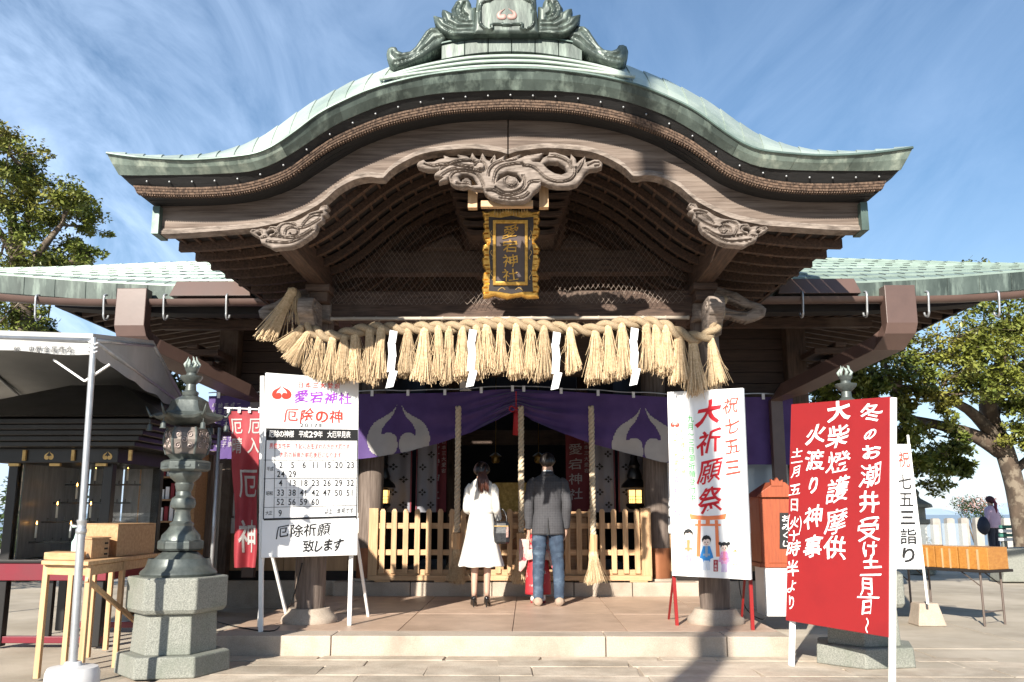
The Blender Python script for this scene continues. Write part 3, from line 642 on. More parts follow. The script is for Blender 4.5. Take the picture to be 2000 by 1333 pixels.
# ------------------------------------------------------------------ porch columns and beams
CY = 9.2; CXL = xat(604, CY, .3); CXR = xat(1397, CY, .3)
CXX = (CXR - CXL) / 2; BZ = zat(614, 9.0); BT = zat(560, 9.0)
for x, px in ((-CXX, 604), (CXX, 1397)):
    m = M(); m.lathe([(.0, PF_Z), (.27, PF_Z), (.275, PF_Z + .03), (.265, PF_Z + .055), (.225, PF_Z + .09), (.20, PF_Z + .135), (.0, PF_Z + .135)], (x, CY, 0), 32); m.build('column_plinth', mt['granite_warm'], hall, smooth=2)
    m = M(); m.lathe([(.142, PF_Z + .13), (.150, PF_Z + .3), (.150, 2.6), (.138, BZ)], (x, CY, 0), 32); m.build('porch_column', mt['column'], hall, smooth=2)
    # purlin running out to the bargeboard
    sx = -1 if x < 0 else 1
    m = M(); m.box(sx * 1.93 - .085, sx * 1.93 + .085, 7.46, 9.3, zat(478, 7.5) - .02, zat(478, 7.5) + .2); m.build('purlin', mt['wood_y'], hall, bevel=.006)
    z1 = zat(478, 7.5)
    m = M(); m.box(sx * 1.93 - .12, sx * 1.93 + .12, 8.75, 9.35, z1 - .09, z1 - .022); m.box(sx * 1.93 - .09, sx * 1.93 + .09, 8.8, 9.3, z1 - .19, z1 - .09); m.build('bracket_block', mt['wood_x'], hall, bevel=.006)
    m = M(); m.box(sx * 1.93 - .11, sx * 1.93 + .11, CY - .11, CY + .11, BZ - .05, z1 - .15); m.build('column_head', mt['wood_z'], hall, bevel=.01)
    # carved nosing pointing forward (curled end)
    zc = zat(598, 8.55); m = M()
    pr_ = [(8.62 + .105 * cos(a), zc + .02 + .105 * sin(a)) for a in np.linspace(-1.9, 3.4, 16)]
    prof = [(8.95, zc + .10)] + [(8.60 + .10 * cos(a), zc + .10 * sin(a)) for a in np.linspace(1.6, 4.4, 12)] + [(8.66, zc - .17), (8.74, zc - .26), (8.95, zc - .24)]
    m.prism([(x - .075 + .0, y, z) for y, z in prof], (.15, 0, 0)); m.build('curled_nosing', mt['carve'], hall, bevel=.012)
    for ox in (-.079, .079):
        m = M(); m.tube([(x + ox, 8.62 + .055 * cos(a) * (1 - a / 14), zc + .055 * sin(a) * (1 - a / 14)) for a in np.linspace(0, 9, 30)], .01, 6); m.build('nosing_scroll', mt['carve'], hall)
    # side nosing
    no = [(645, 570), (600, 562), (560, 574), (535, 590), (515, 596), (503, 606), (506, 620), (522, 627), (540, 632), (556, 628), (575, 622), (610, 624), (645, 628)]
    nh_ = [(560, 596), (545, 604), (530, 606), (540, 612), (560, 610), (580, 604), (590, 592), (575, 590)]
    gr_ = [(P2([(600, 575), (575, 582), (555, 592)], 8.95, x > 0), .015, .03), (P2([(600, 615), (570, 616), (545, 618)], 8.95, x > 0), .015, .03)]
    m = relief(P2(no, 8.95, x > 0), .01, .12, 8.98, holes=[P2(nh_, 8.95, x > 0)], grooves=gr_, height=.035); m.build('side_nosing', mt['carve'], hall, smooth=2, fix=False)
# tie beam, upper beam, wall behind net
m = M(); m.box(-2.0, 2.0, 9.02, 9.3, BZ - .03, zat(568, 9.02)); m.build('tie_beam', mt['wood_x'], hall, bevel=.012)
m = M(); m.box(-1.9, 1.9, 9.32, 9.5, zat(533, 9.32), zat(490, 9.32)); m.build('upper_beam', mt['wood_x'], hall, bevel=.01)
for sg in (-1, 1):   # frog-leg struts
    fl = [(868, 460), (884, 456), (900, 470), (905, 488), (820, 488), (838, 474), (852, 470)]
    m = relief(P2(fl, 9.25, sg > 0), .012, .1, 9.28, height=.03); m.build('strut', mt['wood_x'], hall, smooth=2, fix=False)
m = M(); m.box(-1.85, 1.85, 11.5, 11.55, 3.0, 5.4); m.build('gable_wall', mt['brown_wall'], hall)
for sg in (-1, 1):      # beams back to the hall
    m = M(); m.box(sg * 1.9 - .08, sg * 1.9 + .08, 9.2, 12.2, BZ + .1, BZ + .36); m.build('link_beam', mt['wood_y'], hall)
# wire netting, diamond mesh with a ragged crumpled lower edge
def wx(px, Y=8.94): return pt(px, 550, Y).x
nx0, nx1 = wx(650), wx(1343); ztop = zat(440, 8.96); dx = .052; dzv = .040; m = M()
def netp(x, z):
    zb_ = zat(596, 8.96) + .03 * noise.noise(Vector((x * 2, 0, 5))) + (.06 if x < -1.2 else 0)
    zz = max(z, zb_ - .02) if z < zb_ else z
    y = 8.96 + .03 * noise.noise(Vector((x * 1.5, z * 2, 0))) 
    if z < zb_ + .12: y -= (.12 - (z - zb_)) * .25 * (1 + noise.noise(Vector((x * 6, z * 6, 2)))); x += .03 * noise.noise(Vector((x * 9, z * 9, 4)))
    return Vector((x, y, z + .012 * noise.noise(Vector((x * 5, z * 5, 9)))))
zlow = zat(602, 8.96); nr = int((ztop - zlow) / dzv)
for r in range(nr):
    for c in range(int((nx1 - nx0) / dx)):
        x = nx0 + c * dx + (dx / 2 if r % 2 else 0); z = ztop - r * dzv
        arch_lim = F.atx(-abs(x)).z + 1.0
        if noise.noise(Vector((x * 3, z * 3, 20))) > .5 and z < zlow + .2: continue
        for sx in (-1, 1):
            a = netp(x, z); b = netp(x + sx * dx / 2, z - dzv); w = .0026
            m.add([a + Vector((0, 0, w)), a + Vector((0, -.002, -w)), b + Vector((0, -.002, -w)), b + Vector((0, 0, w))], [(0, 1, 2, 3)])
m.build('wire_net', mt['wire'], hall, fix=False)
# ------------------------------------------------------------------ hall front: wings, walls, eaves
YE = 10.35
XE = 7.3
_et = {-1: ([2, 4.1, 5.0, 6.0, 7.3], [553, 550, 543, 530, 514]), 1: ([2, 4.1, 5.0, 6.0, 7.3], [567, 562, 553, 540, 524])}
def etop(sg, x):
    return zat(float(np.interp(x, *_et[sg])), YE, xpx(sg * x))
def xpx(X): return 1030 + (X - .16) / (YE * .97) * FPX
def eave_z(x, sg=1): 
    return .5 * (etop(-1, abs(x)) + etop(1, abs(x))) - .24
def rtop(x): return zat(float(np.interp(x, [2.0, 4.3, 5.6, 7.3], [500, 504, 512, 524])), 12.35) - .02
wingm = mat('wing_verdigris', (.27, .34, .295), (.19, .25, .215), 1.8, .42, metal=.15, bump=.003, c3=(.10, .14, .12), s3=3, lo3=.55, hi3=.8, st3=(1, 1, 4), vary=.12)
# copper wing roofs in lapped courses
for sg in (-1, 1):
    for r in range(9):
        m = M(); f0 = r / 9; f1 = (r + 1) / 9 + .01; rg = []
        xs = np.linspace(2.1, XE, 24)
        def rp(x, f, lift):
            y = YE + f * 2.0; top = rtop(x)
            z0 = eave_z(x) + .24; z = z0 + (max(top, z0 + .02) - z0) * f ** .92
            return Vector((sg * x, y, z + lift))
        cnt = len(xs)
        for k in range(cnt - 1):
            a, b = xs[k] + (.09 if r % 2 else 0), xs[k + 1] + (.09 if r % 2 else 0)
            m.add([rp(a, f0, .030), rp(b, f0, .022), rp(b, f1, 0), rp(a, f1, .006), rp(a, f0, 0), rp(b, f0, 0)], [(0, 1, 2, 3), (4, 5, 1, 0)])
        m.build('copper_course', wingm, hall, fix=False)
    n = 14
    for i in range(n):
        a = 2.1 + (XE - 2.1) * i / n; b = 2.1 + (XE - 2.1) * (i + 1) / n; m = M(); rg = []
        for x in np.linspace(a + .002, b - .002, 4):
            z = eave_z(x); rg.append([Vector((sg * x, YE, z + .25)), Vector((sg * x, YE + .02, z + .03)), Vector((sg * x, YE + .1, z + .03)), Vector((sg * x, YE + .1, z + .23))])
        m.loft(rg); m.build('wing_fascia_panel', mt['copper'], hall, bevel=.003)
    m = M(); m.loft([[Vector((sg * x, YE + .06, eave_z(x) + .029)), Vector((sg * x, YE + .06, eave_z(x) - .08)), Vector((sg * x, YE + .3, eave_z(x) - .08)), Vector((sg * x, YE + .3, eave_z(x) + .029))] for x in np.linspace(1.9, 5.45, 16)]); m.build('wing_eave_board', mt['soffit'], hall)
    # gutter with end, hooks
    m = M(); rg = []
    for x in np.linspace(1.95, XE, 24):
        z = zat(582, YE) - .035 + .06 * max(0, abs(x) - 4.6) ** 2 * .6; c = Vector((sg * x, YE - .09, z))
        rg.append([c + Vector((0, .075 * cos(a), .075 * sin(a))) for a in np.linspace(-pi, 0, 10)] + [c + Vector((0, .068 * cos(a), .068 * sin(a))) for a in np.linspace(0, -pi, 10)])
    m.loft(rg); m.build('gutter', mt['gutter'], hall, smooth=2)
    for x in (2.25, 2.62 + .7, 4.05, 4.75, 5.55):
        z = zat(582, YE) - .035; yy = YE - .09; m = M()
        a = [(yy - .02, z + .06), (yy - .088, z + .04), (yy - .092, z - .04), (yy - .075, z - .16), (yy - .07, z - .20), (yy - .03, z - .235), (yy + .03, z - .21), (yy + .05, z - .17)]
        m.tube([(sg * x + .02 * k * 0, p, q) for k, (p, q) in enumerate(smooth_poly(a, 3, False))], .013, 6); m.build('gutter_hook', mt['steel'], hall, smooth=True)
    # flat cover plate on the gutter near the gable
    m = M(); x0 = 3.0 if sg > 0 else 3.0
    xa, xb = sorted((sg * 3.05, sg * 4.0)); zc_ = zat(582, YE)
    m.hexa([(xa, YE - .17, zc_ - .0), (xb, YE - .17, zc_), (xb, YE + .1, zc_), (xa, YE + .1, zc_), (xa + .05, YE - .10, zc_ + .19), (xb - .05, YE - .10, zc_ + .19), (xb - .05, YE + .1, zc_ + .2), (xa + .05, YE + .1, zc_ + .2)]); m.build('gutter_cover', mt['gutter'], hall, bevel=.006)
    # big downspout
    xs_ = 4.42; zt_ = zat(572, YE); m = M(); w = .175
    path = [(xs_, YE - .13, zt_ + .02), (xs_, YE - .13, zt_ - .42), (xs_ - .02, YE - .10, zt_ - .52), (xs_ - .10, YE + .02, zt_ - .62), (xs_ - .85, YE + 1.25, zt_ - .98), (xs_ - 1.0, YE + 1.55, zt_ - 1.1), (xs_ - 1.0, YE + 1.56, .4)]
    rg = []
    for i, (x, y, z) in enumerate(path):
        hh = .085
        if i < 2: q = [(-w, -hh, 0), (w, -hh, 0), (w, hh, 0), (-w, hh, 0)]
        elif i == 2: q = [(-w, -hh, -.02), (w, -hh, -.02), (w, hh, .05), (-w, hh, .05)]
        elif i == 3: q = [(-w, -.04, -.08), (w, -.04, -.08), (w, .04, .08), (-w, .04, .08)]
        elif i == 4: q = [(-w * .8, -.04, -.08), (w * .8, -.04, -.08), (w * .8, .04, .08), (-w * .8, .04, .08)]
        else: q = [(-.08, -.06, 0), (.08, -.06, 0), (.08, .06, 0), (-.08, .06, 0)]
        rg.append([Vector((sg * (x + a), y + b, z + c)) for a, b, c in q])
    m.loft(rg); m.build('downspout', mt['gutter'], hall, bevel=.008)
    # rafters under the wing eaves (front slope) and the side return
    for i in range(19):
        x = 1.75 + i * .2; m = M()
        m.bar((sg * x, YE + .12, eave_z(x) - .035), (sg * x, 12.2, eave_z(x) + .22), .065, .075); m.build('wing_rafter', mt['wood_y'], hall)
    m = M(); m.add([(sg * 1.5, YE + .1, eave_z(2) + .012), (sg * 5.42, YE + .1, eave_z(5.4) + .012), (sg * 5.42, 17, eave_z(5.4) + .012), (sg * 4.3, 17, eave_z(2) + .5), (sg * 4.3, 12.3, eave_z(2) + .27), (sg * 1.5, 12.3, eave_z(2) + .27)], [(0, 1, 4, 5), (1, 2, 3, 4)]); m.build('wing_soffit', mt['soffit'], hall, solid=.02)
    for i in range(20):
        y = YE + .35 + i * .3; m = M(); m.bar((sg * 5.40, y, eave_z(5.4) - .04), (sg * 4.2, y, eave_z(5.4) + .16), .065, .075); m.build('side_rafter', mt['wood_x'], hall)
    m = M(); m.box(min(sg * 5.42, sg * 5.46), max(sg * 5.42, sg * 5.46), YE + .1, 17, eave_z(5.4) - .07, eave_z(5.4) + .05); m.build('side_fascia', mt['soffit'], hall)
    # hip/side copper slope
    m = M(); m.grid(16, 3, lambda u, v: (sg * (2.1 + (XE - 2.1) * u), YE + 2.0 + 4.8 * v - (1.6 * u * (1 - v) ** 2 if 0 else 0), rtop(2.1 + (XE - 2.1) * u))); m.build('side_roof_sheet', mt['copper_roof'], hall, solid=.01)
    # eave purlins and brackets
    m = M(); m.box(*sorted((sg * 1.8, sg * 4.6)), 11.5, 11.62, eave_z(2) - .02, eave_z(2) + .1); m.build('eave_purlin', mt['wood_x'], hall)
    for x in (4.18,):
        m = M()
        for q in range(3):
            m.box(*sorted((sg * (x - .12 - .1 * q), sg * (x + .12 + .1 * q))), 11.75 - .1 * q, 12.15, 2.95 + .14 * q, 3.03 + .14 * q); m.box(*sorted((sg * (x - .07), sg * (x + .07))), 11.72 - .12 * q, 12.15, 3.03 + .14 * q, 3.09 + .14 * q)
        m.build('bracket_stack', mt['wood_x'], hall, bevel=.01)
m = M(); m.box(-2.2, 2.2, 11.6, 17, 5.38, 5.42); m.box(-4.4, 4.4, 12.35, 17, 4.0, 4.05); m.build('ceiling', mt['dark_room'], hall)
# walls
PXL = (gp(722, 1142, HALL_Z).x, ) ; IPX = 1.86; PY = 12.42
for sg in (-1, 1):
    px = 722 if sg < 0 else 1284
    x = xat(px, PY, .8)
    m = M(); m.lathe([(.165, HALL_Z), (.165, 3.5)], (x, PY, 0), 28); m.build('inner_pillar', mt['column'] , hall, smooth=2)
    m = M(); m.lathe([(.0, HALL_Z), (.170, HALL_Z), (.172, HALL_Z + .42), (.0, HALL_Z + .42)], (x, PY, 0), 28); m.build('pillar_sleeve', mt['copper_band'], hall, smooth=2)
    m = M(); m.lathe([(0, HALL_Z), (.25, HALL_Z), (.24, HALL_Z + .03), (.0, HALL_Z + .03)], (x, PY, 0), 28); m.build('pillar_base', mt['granite_warm'], hall, smooth=2)
    xo = xat(430 if sg < 0 else 1572, 12.3, 1.0)
    m = M(); m.box(xo - .13, xo + .13, 12.2, 12.46, HALL_Z, 3.9); m.build('corner_post', mt['wood_z'], hall, bevel=.01)
    a, b = sorted((x, xo))
    # dark upper wall of boards
    nb = 7; z0 = zat(772, 12.4); z1 = 3.9
    for q in range(nb):
        m = M(); m.box(a, b, 12.42, 12.45, z0 + (z1 - z0) * q / nb + .004, z0 + (z1 - z0) * (q + 1) / nb - .004); m.build('wall_board', mt['brown_wall'], hall, bevel=.003)
    m = M(); m.box(a, b, 12.36, 12.44, z0 - .12, z0); m.build('lintel', mt['wood_x'], hall, bevel=.006)
    # white window band and plywood dado
    zw0 = zat(1012, 12.4); zw1 = z0 - .12; zd = zat(1042, 12.4)
    m = M(); m.box(a, b, 12.44, 12.48, zw0 - .1, zw1); m.build('window_wall', mt['white_paint'], hall)
    for (u0, u1) in ((.06, .34), (.40, .96)) if sg < 0 else ((.08, .92),):
        xa = a + (b - a) * u0; xb = a + (b - a) * u1
        w = M(); t = .045
        w.box(xa, xb, 12.38, 12.43, zw0 + .02, zw0 + .02 + t); w.box(xa, xb, 12.38, 12.43, zw1 - .06 - t, zw1 - .06); w.box(xa, xa + t, 12.379, 12.431, zw0 + .02, zw1 - .06); w.box(xb - t, xb, 12.379, 12.431, zw0 + .02, zw1 - .06)
        wf = w.build('window', mt['white_paint'], hall, bevel=.004)
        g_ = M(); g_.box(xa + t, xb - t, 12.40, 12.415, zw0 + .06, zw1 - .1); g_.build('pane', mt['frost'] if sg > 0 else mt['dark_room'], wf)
    m = M(); m.box(a, b, 12.34, 12.44, zd, zw0); m.build('sill_board', mt['white_paint'], hall, bevel=.006)
    np_ = 7
    for q in range(np_):
        m = M(); m.box(a + (b - a) * q / np_ + .003, a + (b - a) * (q + 1) / np_ - .003, 12.38, 12.42, HALL_Z + .12, zd); m.build('dado_panel', mt['ply'], hall)
    m = M(); m.box(a, b, 12.36, 12.43, HALL_Z, HALL_Z + .12); m.build('base_board', mt['soffit'], hall)
    # side wall going back
    m = M(); m.box(*sorted((xo, xo + sg * .06)), 12.46, 18, HALL_Z, 3.9); m.build('side_wall', mt['brown_wall'], hall)
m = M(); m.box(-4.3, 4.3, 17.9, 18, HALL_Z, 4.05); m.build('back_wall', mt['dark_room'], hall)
m = M(); m.box(-1.9, 1.9, 12.3, 12.5, zat(735, 12.4), 3.9); m.build('front_lintel', mt['wood_x'], hall, bevel=.01)
m = M(); m.box(-1.9, 1.9, 12.0, 12.05, HALL_Z, HALL_Z)  if False else None
# inner screens either side of the altar room
for sg in (-1, 1):
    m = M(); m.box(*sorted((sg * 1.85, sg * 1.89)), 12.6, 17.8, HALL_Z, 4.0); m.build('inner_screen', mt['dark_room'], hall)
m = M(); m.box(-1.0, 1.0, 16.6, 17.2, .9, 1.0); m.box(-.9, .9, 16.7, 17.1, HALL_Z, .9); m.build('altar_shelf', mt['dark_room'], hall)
# hanging patterned cloth panels on the screens
pat = mat('crest_cloth', (.26, .26, .29), (.22, .22, .25), 2, .7)
for sg in (-1, 1):
    for j, (px, w) in enumerate((((778, .34), (832, .28)) if sg < 0 else ((1180, .28), (1235, .34)))):
        x = xat(px, 13.1, 1.5); b_ = Board((x - w / 2, 13.1 + .1 * j, 2.5), (x + w / 2, 13.1 + .1 * j, 2.5), (x - w / 2, 13.1 + .1 * j, 1.22))
        m = M(); m.grid(8, 4, lambda u, v: b_.p(u, v, .02 * sin(u * 9))); cp = m.build('hanging_cloth', pat, hall, smooth=True, fix=False)
        m = M()
        for k in range(7):
            cxx = .28 if k % 2 else .72; cyy = .08 + k * .14
            for q in range(4):
                a = q * pi / 2; dxq, dyq = .11 * cos(a), .022 * sin(a)
                b_.poly(m, [(cxx + dxq * 1.9, cyy + dyq * 1.9), (cxx + dxq - dyq * 3, cyy + dyq + dxq * .12), (cxx + dxq * .3, cyy + dyq * .3), (cxx + dxq + dyq * 3, cyy + dyq - dxq * .12)], .026)
        m.build('crest_print', mt['ink'], cp, fix=False)['kind'] = 'stuff'
        m = M(); b_.rect(m, -.06, 0, .0, 1, .024); b_.rect(m, 1, 0, 1.06, 1, .024); m.build('cloth_border', mt['maroon'], cp, fix=False)
for i, (px, w) in enumerate(((850, .34), (1128, .34))):
    x = xat(px, 13.4, 1.4); b_ = Board((x - w / 2, 13.3, 2.35), (x + w / 2, 13.3, 2.35), (x - w / 2, 13.3, 1.22))
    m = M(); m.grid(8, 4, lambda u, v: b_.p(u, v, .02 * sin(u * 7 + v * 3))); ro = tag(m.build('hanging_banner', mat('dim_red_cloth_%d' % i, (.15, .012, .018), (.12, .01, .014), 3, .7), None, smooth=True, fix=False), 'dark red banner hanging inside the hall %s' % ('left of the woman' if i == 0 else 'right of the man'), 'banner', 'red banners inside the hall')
    m = M(); b_.text(m, '愛宕神社', .42, .2, .62, .15, (0, .19), .02, .6, .03); b_.text(m, '日本三大愛宕', .88, .1, .2, .06, (0, .075), .01, .4, .03); m.build('lettering', mat('dim_lettering_%d' % i, (.3, .26, .26)), ro, fix=False)  # banner and lettering colours lowered to carry the hall's deep shade

brass = mat('dim_brass', (.5, .32, .1), (.3, .18, .05), 20, .35, metal=.7)
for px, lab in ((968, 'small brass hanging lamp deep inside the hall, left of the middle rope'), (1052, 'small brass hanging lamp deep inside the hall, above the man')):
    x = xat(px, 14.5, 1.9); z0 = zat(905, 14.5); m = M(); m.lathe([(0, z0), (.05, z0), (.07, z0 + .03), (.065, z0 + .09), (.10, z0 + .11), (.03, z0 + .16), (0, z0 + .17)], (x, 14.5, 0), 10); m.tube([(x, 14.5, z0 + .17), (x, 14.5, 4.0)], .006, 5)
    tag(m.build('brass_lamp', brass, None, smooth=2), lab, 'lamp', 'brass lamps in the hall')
m = M(); m.box(-1.2, 1.2, 15.5, 15.6, 2.35, 2.6); m.build('inner_beam', mt['wood_x'], hall)
for sg in (-1, 1): m = M(); m.box(sg * 1.1 - .09, sg * 1.1 + .09, 15.4, 15.6, HALL_Z, 4); m.build('inner_post', mt['wood_z'], hall)
m = M(); m.box(-.55, .55, 16.72, 16.78, 1.0, 1.75); m.build('altar_screen', brass, hall)
# ------------------------------------------------------------------ name plaque
plq = thing('name_plaque', 'gilt framed dark plaque with gold characters hanging under the gable pendant', 'plaque', tuple(pt(998, 580, 8.45)))
yt, yb = 8.30, 8.52      # leans forward at the top
def PQ(px, py, d=0):      # point on the leaning plaque
    f = (py - 410) / 172; p = pt(px, py, yt + (yb - yt) * f); p.y -= d; return p
left = [(941, 412), (943, 422), (946, 432), (943, 440), (946, 448), (942, 458), (944, 468), (951, 476), (944, 480), (942, 490), (945, 500), (941, 508), (943, 520), (948, 528), (944, 536), (942, 548), (945, 556), (941, 564), (943, 574), (944, 583)]
bot = [(956, 581), (966, 578), (976, 581), (990, 584), (1004, 581), (1018, 579), (1030, 583)]
right = [(1053, 582), (1051, 572), (1054, 562), (1050, 552), (1053, 542), (1049, 530), (1053, 520), (1055, 508), (1051, 498), (1055, 488), (1048, 478), (1043, 472), (1052, 462), (1055, 450), (1051, 440), (1055, 430), (1052, 420), (1056, 412)]
top = [(1040, 415), (1030, 411), (1020, 414), (1006, 411), (990, 411), (975, 414), (965, 411), (952, 415)]
ol = [PQ(x, y) for x, y in left + bot + right + top]; oxz = [(p.x, p.z) for p in ol]
fr = []
for k, (px_, py_) in enumerate(left):
    q0 = PQ(px_ + 1, py_); fr.append(([(q0.x, q0.z), (PQ(px_ + 11, py_ + 1).x, q0.z)], .006, .02))
for px_, py_ in right: q0 = PQ(px_ - 1, py_); fr.append(([(q0.x, q0.z), (PQ(px_ - 11, py_ + 1).x, q0.z)], .006, .02))
m = relief(oxz, .006, .05, 0, grooves=fr, height=.03, round_w=.022)
zt_, zb_p = PQ(1000, 410).z, PQ(1000, 582).z
m.v = [(x, y + yt + (yb - yt) * (zt_ - z) / (zt_ - zb_p), z) for x, y, z in m.v]
m.build('gilt_frame', mt['gold'], plq, smooth=2, fix=False)
m = M(); m.prism([PQ(x, y, .034) for x, y in ((955, 426), (955, 445), (959, 470), (955, 495), (958, 530), (955, 570), (975, 572), (999, 576), (1022, 572), (1041, 572), (1039, 530), (1042, 495), (1038, 470), (1042, 445), (1042, 426), (1020, 428), (999, 424), (978, 428))], (0, .02, .006)); m.build('frame_board', mt['lacquer'], plq)
for k in range(13):
    x = 967 + k * 5.2; m = M(); yy = 412 + 1.5 * sin(k); m.tube([PQ(x, yy, .036), PQ(x, yy + 9 + 3 * sin(k * .9 + 1), .04)], [.009, .006], 5); m.build('gilt_flute', mt['gold_flat'], plq, smooth=True)
for a0, a1, b0, b1 in ((963, 1031, 433, 440), (963, 1031, 553, 560), (963, 969, 433, 560), (1025, 1031, 433, 560)):
    m = M(); m.hexa([PQ(a0, b1, .02), PQ(a1, b1, .02), PQ(a1, b1, .055), PQ(a0, b1, .055), PQ(a0, b0, .02), PQ(a1, b0, .02), PQ(a1, b0, .055), PQ(a0, b0, .055)]); m.build('inner_moulding', mt['gold'], plq, bevel=.006)
m = M(); m.prism([PQ(966, 437, .038), PQ(1028, 437, .038), PQ(1028, 557, .038), PQ(966, 557, .038)], (0, .01, 0)); m.build('field', mat('smoked_field', (.10, .075, .072), (.075, .058, .058), 3, .42), plq)
bd = Board(PQ(966, 437, .042), PQ(1028, 437, .042), PQ(966, 557, .042))
m = M(); bd.text(m, '愛宕神社', .5, .15, .52, .22, (0, .235), .015, 1.0, .003); o = m.build('lettering', mt['gold'], plq, fix=False, solid=.004)
m = M()
for sx in (-1, 1):
    for cyv in (462, 500, 540): m.tube([PQ(998.5 + sx * (37.5 + 2.5 * sin(a)), cyv - 9 + a * 3, .036) for a in np.linspace(0, 6, 10)], .004, 4)
    m.tube([PQ(997 + sx * (10 + 2.4 * a), 568 - 4 * sin(a * .6), .036) for a in np.linspace(0, 6, 8)], .004, 4)
m.build('vine_relief', mt['gold_flat'], plq)['kind'] = 'stuff'
# ------------------------------------------------------------------ bamboo pole
bp = M(); pa, pb = pt(648, 622, 8.78), pt(1344, 622, 8.78); zb_ = (pa.z + pb.z) / 2
npp = 16; path = []; rr = []
for i in range(npp + 1):
    x = pa.x + (pb.x - pa.x) * i / npp; path += [Vector((x - .012, 8.78, zb_)), Vector((x, 8.78, zb_)), Vector((x + .012, 8.78, zb_))]; rr += [.019, .0235, .019]
bp.tube(path, rr, 10); bam = mat('weathered_bamboo', (.42, .36, .29), (.30, .25, .2), 4, .5, stretch=(1, 10, 10))
tag(bp.build('bamboo_pole', bam, None, smooth=True), 'grey bamboo pole lying across the porch just above the straw rope', 'bamboo pole')
# ------------------------------------------------------------------ sacred straw rope
rope = thing('straw_rope', 'thick twisted straw rope with hanging tassels and paper streamers across the porch', 'sacred rope', tuple(pt(1000, 640, 8.7)))
RP = [(571, 566, 8.72), (583, 600, 8.70), (594, 630, 8.68), (622, 652, 8.66), (655, 657, 8.66), (700, 646, 8.68), (740, 641, 8.68), (790, 643, 8.68), (840, 640, 8.68), (885, 640, 8.68), (930, 634, 8.68), (975, 632, 8.68), (1020, 634, 8.68), (1065, 638, 8.68), (1110, 642, 8.68), (1150, 645, 8.68), (1190, 636, 8.68), (1230, 631, 8.68), (1270, 631, 8.68), (1305, 640, 8.66), (1335, 655, 8.64), (1368, 660, 8.62), (1392, 648, 8.66), (1402, 620, 8.70), (1408, 582, 8.74)]
rpts = smooth_poly([pt(a, b, c) for a, b, c in RP], 8, False)
# resample evenly
seg = [0]; 
for i in range(1, len(rpts)): seg.append(seg[-1] + (rpts[i] - rpts[i - 1]).length)
Ltot = seg[-1]; NS = 420
def rope_at(s):
    s = max(0, min(Ltot, s)); i = min(len(seg) - 2, max(0, int(np.searchsorted(seg, s)) - 1)); f = (s - seg[i]) / max(1e-6, seg[i + 1] - seg[i]); return rpts[i].lerp(rpts[i + 1], f)
def twisted(path_fn, L_, R, r, pitch, n, strands, sides=8):
    m = M()
    for k in range(strands):
        ps = []; rs = []
        for i in range(n + 1):
            s = L_ * i / n; p = path_fn(s); d = (path_fn(min(L_, s + .01)) - path_fn(max(0, s - .01))).normalized()
            u = Vector((0, 1, 0)); u = (u - d * u.dot(d)).normalized(); w = d.cross(u); a = 2 * pi * (s / pitch) + 2 * pi * k / strands
            ps.append(p + u * (R * cos(a)) + w * (R * sin(a))); rs.append(r * (1 + .08 * noise.noise(p * 9)))
        m.tube(ps, rs, sides)
    return m
twisted(rope_at, Ltot, .030, .036, .30, NS, 2).build('rope', mt['straw_dk'], rope, smooth=True)
m = M(); R5 = random.Random(11)
for i in range(900):
    s = R5.random() * Ltot; p = rope_at(s); a = R5.random() * 6.28; d = Vector((R5.uniform(-1, 1), .9 * cos(a), sin(a) * .9)).normalized(); p = p + Vector((0, cos(a), sin(a))) * .05
    if p.y > 8.73: continue
    q = p + d * R5.uniform(.02, .07); w = Vector((0, 0, .0009)); m.add([p - w, p + w, q], [(0, 1, 2)])
o = m.build('loose_straw', mt['straw'], rope, fix=False); o['kind'] = 'stuff'
def straw_bunch(L_, top, bot, n, seed, name='tassel', root=None, bend=.0, m_=None):
    r = random.Random(seed); m = M()
    for i in range(n):
        a = r.random() * 2 * pi; q = sqrt(r.random()); l = L_ * (r.uniform(.86, 1.03) + .05 * cos(a - seed))
        p0 = Vector((top * q * cos(a), top * q * sin(a), 0)); e = r.uniform(.85, 1.1); ex = r.uniform(-.01, .01)
        if r.random() < .07: e *= r.uniform(1.3, 2.1)
        p1 = Vector((bot * .55 * q * cos(a) * e, bot * .55 * q * sin(a) * e, -l * .5)); p2 = Vector((bot * q * cos(a) * e + ex, bot * q * sin(a) * e, -l))
        w = r.uniform(.0022, .0036); t = Vector((-sin(a), cos(a), 0)) * w; nn = Vector((cos(a), sin(a), 0)) * w * .8
        m.loft([[p + t * .8, p - t * .8 + nn * .2, p + nn] for p in (p0, p1, p2)], False)
        m.f.append((len(m.v) - 3, len(m.v) - 2, len(m.v) - 1))
    m.ball((0, 0, -.02), top * 1.15, 8, 6, (1, 1, 1.6))
    return m
variants = []
